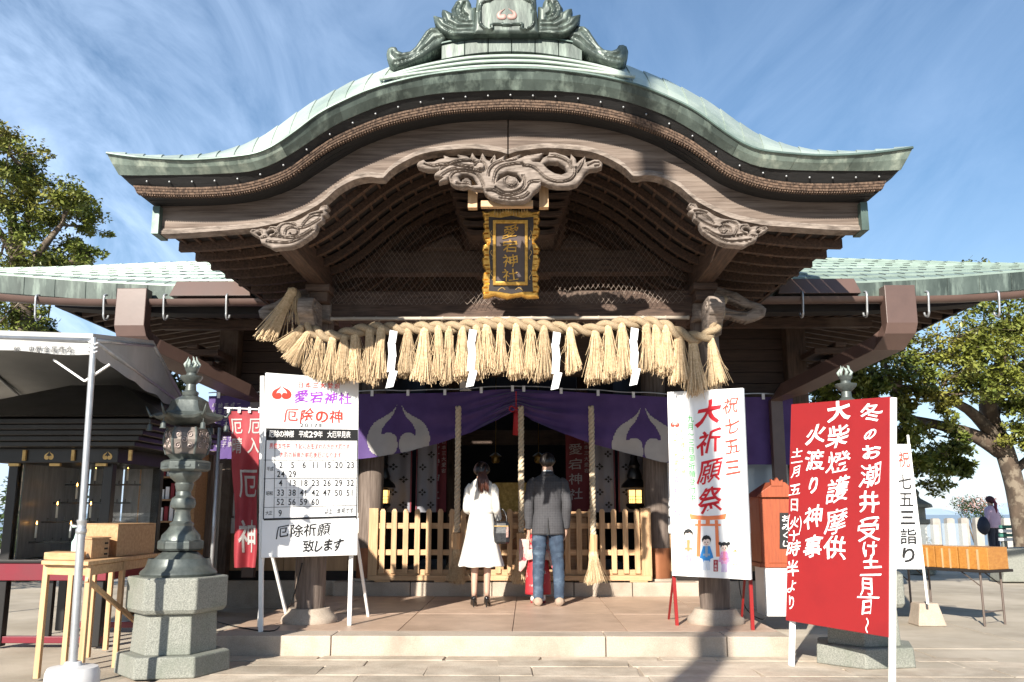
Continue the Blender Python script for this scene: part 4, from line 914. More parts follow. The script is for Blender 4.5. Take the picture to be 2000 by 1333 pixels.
tass = [(572, 575, 1, .55, .10, 27, -.10), (590, 645, 2, .30, .09, 38, -.04), (603, 655, 3, .34, .085, 28, -.02), (626, 665, 0, .40, .09, 12, 0), (650, 668, 1, .42, .085, 4, 0), (672, 664, 2, .43, .09, 0, 0),
        (694, 656, 3, .47, .085, 0, 0), (722, 652, 0, .52, .09, -2, 0), (745, 648, 1, .50, .085, 3, 0), (797, 650, 2, .45, .08, 2, 0), (830, 650, 3, .51, .095, 1, 0), (856, 648, 0, .50, .085, -3, 0), (877, 650, 1, .52, .085, -1, 0), (903, 646, 2, .50, .08, 1, 0), (930, 644, 0, .50, .08, -3, 0),
        (951, 642, 3, .45, .08, 0, 0), (978, 642, 1, .46, .085, 0, 0), (1008, 642, 2, .50, .085, 0, 0), (1036, 644, 0, .49, .085, 0, 0), (1063, 648, 3, .50, .085, 2, 0), (1113, 650, 1, .42, .08, -5, 0), (1163, 652, 2, .50, .085, 2, 0), (1188, 645, 0, .52, .085, -1, 0), (1215, 643, 3, .50, .09, -2, 0),
        (1262, 640, 1, .45, .085, -1, 0), (1281, 640, 2, .45, .08, 0, 0), (1301, 645, 0, .46, .085, 2, 0), (1327, 662, 3, .46, .08, 2, 0), (1353, 672, 1, .52, .095, -3, 0), (1388, 668, 2, .46, .08, -6, 0)]
protos = {}
for i, (px, py, v, L_, bt, tilt, dy) in enumerate(tass):
    Yt = 8.66 - .01 * (i % 3)
    p = pt(px, py - 6, Yt) - rope.location
    v = (v + 4 * (i % 2))
    if v not in protos:
        o = straw_bunch(.5, .026 + .004 * (v % 3), .068 + .006 * (v % 4), 330, 40 + v).build('tassel', mt['straw'], rope, fix=False); me = o.data
        me.transform(Matrix.Translation(rope.location)); protos[v] = o
    else: o = protos[v].copy(); COL.objects.link(o); o.parent = rope
    o.location = p; o.rotation_euler = (radians(U(-2, 2)), radians(tilt), U(0, 6.28)) if False else (0, 0, 0)
    o.rotation_euler = Matrix.Rotation(radians(tilt), 3, 'Y').to_euler(); o.scale = (bt / .072 * U(.9, 1.12), bt / .072, L_ / .5)
m = M(); R6 = random.Random(77)
for (px, py, v, L_, bt, tilt, dy) in tass:
    for q in range(9):
        p = pt(px + R6.uniform(-9, 9), py + 6, 8.64 + R6.uniform(-.04, .03)); l = L_ * R6.uniform(.35, 1.0); sx = R6.gauss(0, .09); sy = R6.uniform(-.07, .03)
        mid = p + Vector((sx * .35, sy * .4, -l * .5)); e = p + Vector((sx, sy, -l)); w = .0022
        m.loft([[a_ + Vector((w, 0, 0)), a_ + Vector((-w, 0, 0)), a_ + Vector((0, -w, 0))] for a_ in (p, mid, e)], False)
o = m.build('stray_straw', mt['straw'], rope, fix=False); o['kind'] = 'stuff'
# zigzag paper streamers
for i, (px, py) in enumerate(((767, 645), (922, 643), (1086, 648), (1238, 640))):
    m = M(); p = pt(px, py, 8.57); sc = 8.57 / FPX; segs = [(2, 0, 24, -3), (-2, 24, 52, 3), (0, 52, 80, -2), (4, 80, 112, -8)]
    x0, z0 = p.x, p.z
    for k, (dx, a, b, sh) in enumerate(segs):
        w = 15 * sc / 2; y = 8.57 + .006 * (k % 2); xo = dx * sc
        q = [(x0 + xo - w, z0 - a * sc), (x0 + xo + w, z0 - (a + 3) * sc), (x0 + xo + w + sh * sc, z0 - (b + 2) * sc), (x0 + xo - w + sh * sc, z0 - (b + 5) * sc)]
        m.prism([(a_, y, b_) for a_, b_ in q], (0, .0015, 0))
    o = m.build('paper_streamer', mt['paper'], rope)
# ------------------------------------------------------------------ curtain
CYC = 11.97
cur = thing('shrine_curtain', 'long purple curtain with white crests gathered up at the centre of the doorway', 'curtain', (0, CYC, 2.5))
def cz(px, py): return pt(px, py, CYC).z
topc = [(408, 774), (520, 772), (700, 770), (860, 768), (1008, 760), (1150, 768), (1300, 776), (1450, 776), (1548, 776)]
botc = [(408, 897), (520, 897), (700, 897), (740, 893), (800, 882), (860, 865), (920, 845), (970, 822), (1003, 803), (1012, 803), (1040, 822), (1100, 848), (1160, 868), (1220, 884), (1290, 902), (1330, 908), (1450, 908), (1548, 908)]
tx = [pt(a, b, CYC) for a, b in topc]; bx = [pt(a, b, CYC) for a, b in botc]
TX, TZ = [p.x for p in tx], [p.z for p in tx]; BX, BZ_ = [p.x for p in bx], [p.z for p in bx]
cx0, cx1 = TX[0], TX[-1]; xg = pt(1006, 780, CYC).x
def curt(x, v, d=0):
    zt = float(np.interp(x, TX, TZ)); zb = float(np.interp(x, BX, BZ_)); z = zt + (zb - zt) * v
    g = math.exp(-((x - xg) / .55) ** 2); r = sqrt((x - xg) ** 2 + .01)
    ang = v
    y = CYC + .035 * sin(x * 5.1 + 1.3 * sin(x * 2.1)) * v * (1 - g) + .02 * sin(x * 13 + 2 * v) * v + g * .035 * sin(v * 26 + x * 6) + .03 * max(0, 1 - abs(x - xg) / 1.9) * sin(v * 15 + abs(x - xg) * 4.5) * (v ** .6)
    z += .01 * sin(x * 9) * v * (1 - v)
    return Vector((x, y - d, z))
m = M(); m.grid(300, 40, lambda u, v: curt(cx0 + (cx1 - cx0) * u, v)); m.build('cloth', mt['purple'], cur, smooth=True, fix=False)
# paler printed hem lettering at the far left end
bdl = Board(curt(cx0 + .02, .05), curt(cx0 + .5, .05), curt(cx0 + .02, .98)); m = M()
for j in range(5): bdl.text(m, '奉納平成二十年氏子崇敬者'[j:j + 7], .15 + .17 * j, .12, .13, .10, (0, .11), .01, .5, .03)
m.build('lettering', mt['emblem'], cur, fix=False)
def curt_z(x, z, d): 
    zt = float(np.interp(x, TX, TZ)); zb = float(np.interp(x, BX, BZ_)); return curt(x, max(0, min(1, (z - zt) / (zb - zt))), d)
for k, (px, py, hw, hh) in enumerate(((779, 841, 62, 52), (1257, 851, 62, 56))):
    c = pt(px, py, CYC); sx = hw * CYC / FPX; sz = hh * CYC / FPX
    for sg in (-1, 1):
        rel = relief([(sg * -x * sx + c.x, z * sz + c.z) for x, z in EP], .02, 0, CYC, height=.0001, back=False)
        rel.v = [tuple(curt_z(x, z, .006)) for x, y, z in rel.v]; rel.build('crest', mt['emblem'], cur, smooth=True, fix=False)
for px in [428, 470, 727, 797, 869, 940, 1001, 1023, 1096, 1168, 1237, 1490, 1530]:
    p = pt(px, 0, CYC); x = xat(px, CYC, 2.7); zt = float(np.interp(x, TX, TZ)); m = M(); m.box(x - .019, x + .019, CYC - .03, CYC - .024, zt - .035, zt + .045); m.build('hanging_loop', mt['paper'], cur)
m = M(); m.tube([Vector((x, CYC - .015, float(np.interp(x, TX, TZ)) + .035 + .012 * sin(x * 4.4) ** 2)) for x in np.linspace(cx0, cx1, 120)], .008, 6); m.build('cord', mt['steel'], cur)
# red gathering tassel
x = xat(1008, CYC - .12, 2.5); z = zat(765, CYC - .12); yy = CYC - .12; zz = lambda py: zat(py, yy)
ct = thing('curtain_tassel', 'red tasselled cord gathering the purple curtain at its centre', 'tassel', (x, yy, zz(765)))
redc = mat('red_silk', (.50, .015, .02), (.38, .01, .015), 30, .6, stretch=(4, 4, .5))
m = M(); m.tube([(x, yy, zz(765)), (x, yy, zz(805))], .008, 6); m.build('cord', redc, ct)
m = M()
for a in (-1, 1):
    m.tube(smooth_poly([(x, yy - .02, zz(800)), (x + a * .06, yy - .03, zz(794)), (x + a * .09, yy - .02, zz(800)), (x + a * .05, yy - .02, zz(805)), (x, yy - .02, zz(802))], 4, False), .008, 6)
m.build('bow', redc, ct)
m = M(); m.lathe([(0, zz(804)), (.03, zz(806)), (.035, zz(812)), (.045, zz(850)), (0, zz(851))], (x, yy, 0), 12); m.build('tassel', redc, ct, smooth=True)
# ------------------------------------------------------------------ bell ropes
rope_m = mat('bell_rope_cotton', (.62, .52, .38), (.48, .39, .27), 30, .8, bump=.003)
for i, (px, py0, py1, lab) in enumerate(((893, 890, 1040, 'leftmost of the three bell ropes with brush end, behind the woman in white'), (1018, 842, 1040, 'middle bell rope with brush end hanging between the woman and the man'), (1158, 884, 1044, 'rightmost bell rope with sunlit brush end, right of the man'))):
    yy = 11.55; x = xat(px, yy, 1.2); z1 = 2.55; z0 = zat(py1, yy); br = thing('bell_rope', lab, 'bell rope', (x, yy, z0), 'bell ropes at the offering fence')
    twisted(lambda s: Vector((x, yy, z1 - s)), z1 - z0 + .03, .019, .021, .17, 170, 3, 6).build('rope', rope_m, br, smooth=True)
    zc0 = zat(py1 + 42, yy); m = M(); m.lathe([(0, zc0), (.052, zc0), (.058, z0 - .01), (.04, z0 + .0), (0, z0)], (x, yy, 0), 8); m.build('wooden_grip', mt['pale_wood'], br, bevel=.003)
    zb = zat(1140, yy); o = straw_bunch(zc0 - zb + .02, .055, .125, 420, 70 + i).build('brush', mt['straw'] if i == 2 else mt['straw'], br, fix=False); o.data.transform(Matrix.Translation(br.location)); o.location = (0, 0, zc0 + .02 - br.location.z)
# ------------------------------------------------------------------ low fence
FY = 12.08
fen = thing('picket_fence', 'low pale wooden picket fence across the front of the hall doorway', 'fence', (0, FY, HALL_Z))
fx = lambda px: xat(px, FY, .8); fz = lambda py: zat(py, FY)
for a, b in ((720, 738), (1252, 1272)):
    m = M(); m.box(fx(a), fx(b), FY - .03, FY + .06, fz(1134), fz(993)); m.build('post', mt['pale_wood'], fen, bevel=.004)
px = 747; pk = []
for i in range(23):
    c = fx(747 + i * 22.6); 
    zt = fz(996); zb = fz(1120); w = .034
    m = M(); y0, y1 = FY - .035, FY - .005
    m.hexa([(c - w, y0, zb), (c + w, y0, zb), (c + w, y1, zb), (c - w, y1, zb), (c - w, y0, zt - .02), (c + w, y0, zt - .02), (c + w, y1, zt - .02), (c - w, y1, zt - .02)])
    m.add([(c - w, y0, zt - .02), (c + w, y0, zt - .02), (c + w, y1, zt - .02), (c - w, y1, zt - .02), (c - w * .5, y0 + .005, zt + .01), (c + w * .5, y0 + .005, zt + .01), (c + w * .5, y1 - .005, zt + .01), (c - w * .5, y1 - .005, zt + .01)], [(4, 5, 6, 7), (0, 1, 5, 4), (1, 2, 6, 5), (2, 3, 7, 6), (3, 0, 4, 7)])
    m.build('picket', mt['pale_wood'], fen)
for a, b in ((1022, 1033), (1074, 1085), (1113, 1124)):
    m = M(); m.box(fx(738), fx(1252), FY + .0, FY + .04, fz(b), fz(a)); m.build('rail', mt['pale_wood_x'], fen, bevel=.003)
m = M(); m.box(fx(722), fx(1270), FY - .06, FY + .09, fz(1134), fz(1124)); m.build('bottom_rail', mt['pale_wood_x'], fen, bevel=.004)
for a, b in ((735, 765), (1228, 1262), (850, 870), (1130, 1150)):
    m = M(); m.box(fx(a), fx(b), FY - .07, FY + .15, HALL_Z, fz(1134)); m.build('foot', mt['pale_wood_x'], fen, bevel=.004)
# ------------------------------------------------------------------ offering box behind the fence
ob = thing('offering_box', 'wooden offering box with carved crest behind the fence', 'offering box', (0, 12.6, HALL_Z))
bw = mat('honey_wood', (.42, .24, .11), (.30, .16, .07), 3, .45, stretch=GX)
m = M(); m.box(-.85, .95, 12.35, 12.9, HALL_Z + .02, 1.16); m.build('body', bw, ob, bevel=.01)
m = M(); m.box(-.9, 1.0, 12.32, 12.95, 1.16, 1.20); m.build('rim', bw, ob, bevel=.008)
for i in range(6): m = M(); m.box(-.88, .98, 12.36 + .09 * i, 12.40 + .09 * i, 1.2, 1.23); m.build('grate_bar', bw, ob)
for sg in (-1, 1):
    m = relief([(sg * -x * .17 + .08, .82 + z * .14) for x, z in EP], .012, .01, 12.345, height=.012, round_w=.02); m.build('crest', mat('carved_crest', (.30, .15, .07)), ob, smooth=2, fix=False)
# ------------------------------------------------------------------ lit hanging lanterns
lit = mat('lantern_light', (.9, .6, .2), None, emis=(1.0, .55, .16), estr=1.6)
for px, lab in ((746, 'lit black hanging lantern with yellow panels inside the doorway, left side'), (1240, 'lit black hanging lantern with yellow panels inside the doorway, right side')):
    yy = 12.75; x = xat(px, yy, 1.4); z = lambda py: zat(py, yy); hlz = thing('hanging_lantern', lab, 'lantern', (x, yy, z(985)), 'lanterns hanging in the doorway')
    m = M(); m.lathe([(0, z(983)), (.10, z(983)), (.105, z(958)), (0, z(958))], (x, yy, 0), 6, rot=.52); m.build('light_panel', lit, hlz)
    m = M()
    for k in range(6):
        a = k * pi / 3 + .52; m.bar((x + .107 * cos(a), yy + .107 * sin(a), z(985)), (x + .107 * cos(a), yy + .107 * sin(a), z(956)), .014, .014)
    for k in range(6):
        a0 = k * pi / 3 + .52; a1 = a0 + pi / 3
        for q in range(1, 4):
            f = q / 4; zz_ = z(983) + (z(958) - z(983)) * f; m.bar((x + .1 * cos(a0), yy + .1 * sin(a0), zz_), (x + .1 * cos(a1), yy + .1 * sin(a1), zz_), .005, .005)
            p = [Vector((x + .1 * (cos(a0) * (1 - g) + cos(a1) * g), yy + .1 * (sin(a0) * (1 - g) + sin(a1) * g), 0)) for g in (f, min(1, f + .25))]
            m.bar(p[0] + Vector((0, 0, z(983))), p[0] + Vector((0, 0, z(958))), .005, .005)
    m.build('lattice', mt['black'], hlz)
    m = M(); m.lathe([(0, z(952)), (.19, z(953)), (.17, z(946)), (.10, z(936)), (.11, z(931)), (.07, z(915)), (.085, z(910)), (.045, z(898)), (.05, z(893)), (.02, z(880)), (.025, z(874)), (0, z(862))], (x, yy, 0), 12); m.lathe([(0, z(997)), (.08, z(995)), (.13, z(988)), (.12, z(984)), (0, z(984))], (x, yy, 0), 12); m.build('cap', mt['black'], hlz, smooth=2)
    m = M(); m.tube([(x, yy, z(862)), (x, yy, 3.6)], .008, 6); m.build('chain', mt['dark_metal'], hlz)
for i, px in enumerate((990, 1000, 975)):
    x = xat(px, 16.75, 1.05); m = M(); m.lathe([(0, 1.0), (.045, 1.0), (.05, 1.1), (.045, 1.2), (.02, 1.27), (.02, 1.34), (0, 1.34)], (x, 16.75, 0), 10)
    tag(m.build('sake_flask', mt['white_paint'], None, smooth=True), ['white flask in the middle on the altar shelf', 'white flask at the right on the altar shelf', 'white flask at the left on the altar shelf'][i], 'flask', 'flasks on the altar')
# ------------------------------------------------------------------ signs
def crest_px(bd, m, cx_, cy_, hw, hh, d=.003):
    for sg in (-1, 1): bd.pp(m, [(cx_ + sg * -x * hw, cy_ - z * hh) for x, z in EP], d)
def board_box(bd, th, name, mt_, root):
    m = M(); f = [bd.p(0, 1, 0), bd.p(1, 1, 0), bd.p(1, 0, 0), bd.p(0, 0, 0)]; m.prism(f, -bd.n * th); return m.build(name, mt_, root, bevel=.004)
# --- white timetable board, left
sg1 = thing('notice_board', 'tall white board with crest, red heading and black number table on white posts', 'sign', tuple(pt(604, 1224, 8.65)))
b1 = Board(pt(520, 728, 8.40), pt(701, 742, 8.90), pt(511, 1092, 8.40))
b1.w = ((pt(511, 1092, 8.40) - pt(520, 728, 8.40)) + (pt(697, 1083, 8.90) - pt(701, 742, 8.90))) / 2; b1.n = b1.w.cross(b1.u).normalized(); b1.n = -b1.n if b1.n.y > 0 else b1.n
board_box(b1, .035, 'panel', mt['board_white'], sg1)
K = 3.508; q1 = lambda x, y: (500 + x / K, 720 + y / K)
m = M(); crest_px(b1, m, *q1(175, 163), 19, 13.5); m.build('crest', mt['red_ink'], sg1, fix=False)
m = M(); b1.tx(m, '日本三大愛宕', *q1(305, 113), 12, 12, 14.6, .4, .012, .8)
b1.tx(m, '厄除の神', *q1(240, 318), 29, 28, 30, 1.2, .035, 1); m.build('red_heading', mt['red_ink'], sg1, fix=False)
m = M(); b1.tx(m, '愛宕神社', *q1(312, 190), 28, 25, 28.7, 1.6, .028, 1); m.build('violet_heading', mt['violet_ink'], sg1, fix=False)
m = M(); b1.tx(m, '2017年', *q1(312, 388), 7.5, 9, 9.2, .2, .0); m.build('year_line', mt['ink'], sg1, fix=False)
m = M(); b1.pp(m, [q1(68, 410), q1(697, 420), q1(697, 495), q1(68, 492)]); m.build('title_band', mt['ink'], sg1, fix=False)
m = M(); b1.tx(m, '厄除の神様 平成29年 大厄早見表', *q1(106, 448), 10.5, 14.5, 9.75, .1, .02, .15, .0055); m.build('title_lettering', mt['white_ink'], sg1, fix=False)
m = M(); b1.tx(m, '男性女性共 下記にお生まれの方が大厄です', *q1(105, 530), 8.2, 12, 8.2, .1, .0, .4); b1.tx(m, '大厄の前後が前厄後厄になります', *q1(175, 590), 8.2, 12, 8.3, .1, .0, .4); m.build('note_lettering', mt['red_ink'], sg1, fix=False)
m = M()
def ln(bd, m, x0, y0, x1, y1, w, q, d=.003):
    v = Vector((x1 - x0, y1 - y0)).normalized() * w / 2; bd.pp(m, [q(x0 - v.y, y0 + v.x), q(x1 - v.y, y1 + v.x), q(x1 + v.y, y1 - v.x), q(x0 + v.y, y0 - v.x)], d)
for a, b, w in ((628, 628, 3), (756, 752, 3), (953, 938, 3), (1035, 1016, 14)): ln(b1, m, 52, a, 690, b, w, q1)
for x0, x1, w in ((68, 50, 7), (130, 122, 3), (695, 686, 5)): ln(b1, m, x0, 492, x1, 1035, w, q1, .0034)
m.build('table_rule', mt['ink'], sg1, fix=False)
m = M()
for y in (690, 818, 885): ln(b1, m, 126, y, 688, y - 2, 1.3, q1)
for x in (208, 290, 372, 452, 530, 612): ln(b1, m, x, 628, x - 2, 950, 1.3, q1, .0034)
m.build('grid_rule', mt['grey_ink'], sg1, fix=False)
m = M()
for y, row in ((660, (2, 5, 6, 11, 15, 20, 23)), (722, (24, 29)), (783, (4, 13, 18, 23, 26, 29, 32)), (850, (33, 38, 41, 42, 47, 50, 51)), (913, (52, 56, 59, 60)), (990, (9,))):
    for i, n_ in enumerate(row):
        s_ = str(n_); x = 170 + i * 79.3 - (y - 660) * .016
        b1.tx(m, s_, *q1(x - (14 if len(s_) > 1 else 0), y), 7.6, 15, 8, 0, .012)
m.build('numbers', mt['ink'], sg1, fix=False)
m = M()
for s_, x, y in (('平成', 84, 688), ('昭和', 80, 856), ('大正', 76, 990)): b1.tx(m, s_, *q1(x, y), 7.2, 9, 6.8, 0, .01, .5)
b1.tx(m, '以上 年号です', *q1(480, 978), 8.3, 12, 8.4, -.2, .01, .8); m.build('row_lettering', mt['ink'], sg1, fix=False)
m = M(); b1.tx(m, '厄除祈願', *q1(180, 1116), 27, 27, 27.5, -1.4, .03, 1); b1.tx(m, '致します', *q1(358, 1216), 23, 26, 19.5, -.8, .03, 1); m.build('brush_lettering', mt['ink'], sg1, fix=False)
for (ax, ay, Y, fy) in ((513, 735, 8.44, 1232), (695, 745, 8.94, 1216)):
    t = pt(ax, ay, Y); bq = pt(512 if ax < 600 else 683, fy, Y); bq.z = PF_Z; bq.x = t.x + (bq.x - t.x) * .9; m = M(); m.bar(t, bq, .038, .038, (0, 1, 0)); m.build('post', mt['white_paint'], sg1, bevel=.003)
    m = M(); e2 = Vector((bq.x + .05, bq.y + .75, PF_Z)); m.bar(t + (bq - t) * .55 + Vector((0, .02, 0)), e2, .025, .025); m.build('rear_strut', mt['white_paint'], sg1)
# --- festival board, right
sg2 = thing('festival_board', 'tall white board with red brush lettering, red gateway and three children on red legs', 'sign', tuple(pt(1395, 1225, 8.6)))
b2 = Board(pt(1303, 766, 8.88), pt(1451, 758, 8.50), pt(1312, 1125, 8.88))
b2.w = ((pt(1312, 1125, 8.88) - pt(1303, 766, 8.88)) + (pt(1467, 1133, 8.50) - pt(1451, 758, 8.50))) / 2; b2.n = b2.w.cross(b2.u).normalized(); b2.n = -b2.n if b2.n.y > 0 else b2.n
board_box(b2, .045, 'panel', mt['board_white'], sg2)
K2 = 3.25; q2 = lambda x, y: (1290 + x / K2, 740 + y / K2)
m = M(); b2.tx(m, '祝七五三', *q2(447, 168), 31, 33, 1.3, 40.3, .035, 1.1); m.build('red_lettering', mt['red_ink'], sg2, fix=False)
m = M(); b2.tx(m, '大祈願祭', *q2(306, 215), 47, 50, 1.4, 56.3, .05, 1.1); m.build('large_red_lettering', mat('crimson_ink', (.60, .008, .02)), sg2, fix=False)
m = M(); b2.tx(m, '九月〜三月御祈願受付中', *q2(190, 255), 13.5, 14.5, .4, 15.25, .018); m.build('green_lettering', mt['green_ink'], sg2, fix=False)
m = M(); b2.tx(m, 'お子様の守り神', *q2(139, 335), 10, 12, .3, 13.2, .01, .9); b2.tx(m, '日本三大愛宕', *q2(94, 355), 10.5, 12, .5, 13.6, .005, .9); m.build('small_lettering', mt['orange_ink'], sg2, fix=False)
m = M(); b2.tx(m, '愛宕神社', *q2(100, 640), 15.5, 19, 1, 20.6, .01, .9); m.build('violet_lettering', mat('magenta_ink', (.62, .16, .55)), sg2, fix=False)
m = M(); crest_px(b2, m, *q2(92, 287), 9, 6.5); m.build('crest', mt['red_ink'], sg2, fix=False)
m = M()
b2.pp(m, [q2(*p) for p in ((182, 856), (230, 868), (300, 872), (370, 868), (420, 856), (412, 892), (300, 898), (192, 892))])
b2.pp(m, [q2(*p) for p in ((218, 922), (384, 922), (384, 935), (218, 935))])
b2.pp(m, [q2(*p) for p in ((237, 898), (257, 898), (252, 1130), (228, 1130))], .0034); b2.pp(m, [q2(*p) for p in ((345, 898), (365, 898), (378, 1130), (354, 1130))], .0034); b2.pp(m, [q2(*p) for p in ((288, 896), (314, 896), (314, 924), (288, 924))], .0034)
m.build('gateway_print', mt['orange_ink'], sg2, fix=False)
def kid(bd, q, x, y, s, robe, trim, bottom, hairk):
    m = M(); bd.pp(m, [q(x + a * s, y + b * s) for a, b in ((-22, 48), (22, 48), (38, 100), (44, 122), (24, 130), (22, 150), (-22, 150), (-24, 130), (-44, 122), (-38, 100))], .004); m.build('robe_print', robe, sg2, fix=False)
    m = M(); bd.pp(m, [q(x + a * s, y + b * s) for a, b in ((-18, 140), (18, 140), (23, 200), (3, 202), (0, 170), (-3, 202), (-23, 200))], .0044); m.build('skirt_print', bottom, sg2, fix=False)
    m = M(); bd.pp(m, [q(x + a * s, y + b * s) for a, b in ((-9, 48), (9, 48), (7, 118), (-7, 118))], .0048); bd.pp(m, [q(x + a * s, y + b * s) for a, b in ((-22, 96), (22, 96), (22, 108), (-22, 108))], .0052); m.build('sash_print', trim, sg2, fix=False)
    m = M(); X, Y_ = q(x, y + 22 * s); bd.el(m, X, Y_, 24 * s / K2, 24 * s / K2, .0056); m.build('face_print', mt['skin_ink'], sg2, fix=False)
    m = M(); bd.pp(m, [q(x + a * s, y + b * s) for a, b in ((-26, 24), (-29, 2), (-18, -16), (0, -22), (18, -16), (29, 2), (26, 24), (19, 6), (6, 2), (-4, 8), (-15, 4))], .0064)
    if hairk: 
        for sx in (-1, 1): X, Y_ = q(x + sx * (27 if hairk == 1 else 14), y - (10 if hairk == 1 else 26) * s); bd.el(m, X, Y_, 3.4, 3.4, .0066, 10)
    for sx in (-1, 1): X, Y_ = q(x + sx * 9 * s, y + 24 * s); bd.el(m, X, Y_, .9, 1.3, .0066, 8)
    m.build('hair_print', mt['ink'], sg2, fix=False)
    m = M(); X, Y_ = q(x, y + 36 * s); bd.el(m, X, Y_, 1.8, .6, .0066, 8); m.build('mouth_print', mt['red_ink'], sg2, fix=False)
pk1 = mat('pink_robe_ink', (.60, .22, .34), (.70, .45, .5), 60, .5); pk2 = mat('lilac_robe_ink', (.66, .20, .52), (.84, .5, .68), 70, .5)
kid(b2, q2, 178, 975, 1.02, pk1, mt['orange_ink'], mat('rose_skirt_ink', (.78, .16, .26), (.84, .5, .55), 60, .5), 0)
kid(b2, q2, 293, 1015, 1.0, mt['blue_ink'], mat('slate_ink', (.3, .38, .48)), mat('pale_blue_ink', (.60, .66, .74)), 0)
kid(b2, q2, 406, 1055, .86, pk2, mt['pink_ink'], mat('lilac_ink', (.6, .48, .68)), 1)
m = M(); 
for a, b, c, d in ((338, 1150, 366, 1224),): b2.pp(m, [q2(a, b), q2(c, b), q2(c, d), q2(a, d)], .0068)
m.build('placard_print', mat('dark_red_ink', (.35, .03, .04)), sg2, fix=False)
m = M()
for a, b, c, d in ((460, 1095, 490, 1099), (460, 1178, 490, 1182), (460, 1095, 464, 1182), (486, 1095, 490, 1182), (468, 1085, 482, 1095)): b2.pp(m, [q2(a, b), q2(c, b), q2(c, d), q2(a, d)], .0034)
m.build('charm_print', mt['orange_ink'], sg2, fix=False)
m = M(); b2.tx(m, '千歳飴', *q2(352, 1168), 5, 6, 0, 6.5, .0, 0, .0074); m.build('placard_lettering', mt['white_ink'], sg2, fix=False)
for (tx_, ty, bx_, by, Y) in ((1316, 1126, 1322, 1211, 8.93), (1462, 1050, 1470, 1228, 8.60)):
    t = pt(tx_, ty, Y) ; bq = pt(bx_, by, Y + .05); bq.z = PF_Z; m = M(); m.bar(t, bq, .032, .032, (0, 1, 0)); m.build('leg', mt['red'], sg2, bevel=.003)
    m = M(); m.bar(t + Vector((0, .02, 0)), (t.x + .02, Y + .55, PF_Z), .02, .02); m.build('rear_strut', mt['red'], sg2)
# --- red event board, far right
sg3 = thing('event_board', 'large red board with four columns of white brush lettering on white posts', 'sign', tuple(pt(1640, 1290, 7.3)))
YL, YR = 7.72, 6.95
b3 = Board(pt(1545, 790, YL), pt(1738, 775, YR), pt(1535, 1210, YL))
b3.w = ((pt(1535, 1210, YL) - pt(1545, 790, YL)) + (pt(1735, 1248, YR) - pt(1738, 775, YR))) / 2; b3.n = b3.w.cross(b3.u).normalized(); b3.n = -b3.n if b3.n.y > 0 else b3.n
board_box(b3, .03, 'panel', mt['red'], sg3)
def seq(bd, m, items, bold, brush):
    for ch_, x, y, w, h in items: bd.tx(m, ch_, x, y, w, h, 0, 0, bold, brush)
m = M(); seq(b3, m, [('冬', 1702, 806, 46, 38), ('の', 1700, 848, 26, 24), ('お', 1701, 883, 40, 30), ('潮', 1701, 928, 46, 48), ('井', 1698, 980, 42, 44), ('受', 1698, 1033, 46, 50), ('け', 1700, 1073, 34, 36), ('十', 1702, 1098, 30, 26), ('二', 1703, 1116, 44, 26), ('月', 1694, 1145, 30, 38), ('一', 1694, 1168, 44, 24), ('日', 1694, 1186, 26, 32), ('〜', 1694, 1222, 22, 0)][:-1], .04, 1.1)
m.v and None
vs, fs = glyph('〜', .03); bq = [b3.uv(1694, 1222)]; a0, b0 = bq[0]; ww = b3.uv(1705, 1222)[0] - b3.uv(1683, 1222)[0]; hh = b3.uv(1694, 1238)[1] - b3.uv(1694, 1206)[1]
m.add([b3.p(a0 + (y - .38) * ww * .9, b0 + (x - .5) * hh * 1.0, .0035) for x, y, z in vs], fs); m.build('lettering', mt['white_ink'], sg3, fix=False)
m = M(); seq(b3, m, [('大', 1638, 803, 46, 42), ('柴', 1636, 852, 44, 46), ('燈', 1637, 903, 46, 46), ('護', 1636, 957, 46, 52), ('摩', 1633, 1018, 44, 52), ('供', 1632, 1070, 44, 48)], .035, 1); m.build('lettering', mt['white_ink'], sg3, fix=False)
m = M(); seq(b3, m, [('火', 1594, 848, 38, 38), ('渡', 1592, 899, 38, 42), ('り', 1590, 948, 26, 36), ('神', 1590, 1010, 38, 46), ('事', 1589, 1068, 38, 46)], .035, 1); m.build('lettering', mt['white_ink'], sg3, fix=False)
m = M(); seq(b3, m, [('十', 1557, 884, 20, 18), ('二', 1556, 897, 24, 18), ('月', 1556, 921, 20, 24), ('五', 1553, 957, 24, 26), ('日', 1552, 986, 20, 28), ('(', 1541, 1019, 7, 30), ('火', 1552, 1021, 18, 24), (')', 1564, 1019, 7, 30), ('十', 1551, 1046, 22, 22), ('時', 1550, 1072, 27, 34), ('半', 1549, 1111, 26, 34), ('よ', 1547, 1145, 20, 28), ('り', 1546, 1176, 15, 30)], .025, 1); m.build('lettering', mt['white_ink'], sg3, fix=False)
for u_, d0 in ((.03, -.05), (1.018, -.018)):
    t = b3.p(u_, .004, d0); d_ = b3.w / b3.w.length; k_ = (t.z - .0) / -d_.z; bq = t + d_ * k_; m = M(); m.bar(t, bq, .045, .032, (0, 1, 0)); m.build('post', mt['white_paint'], sg3, bevel=.003)
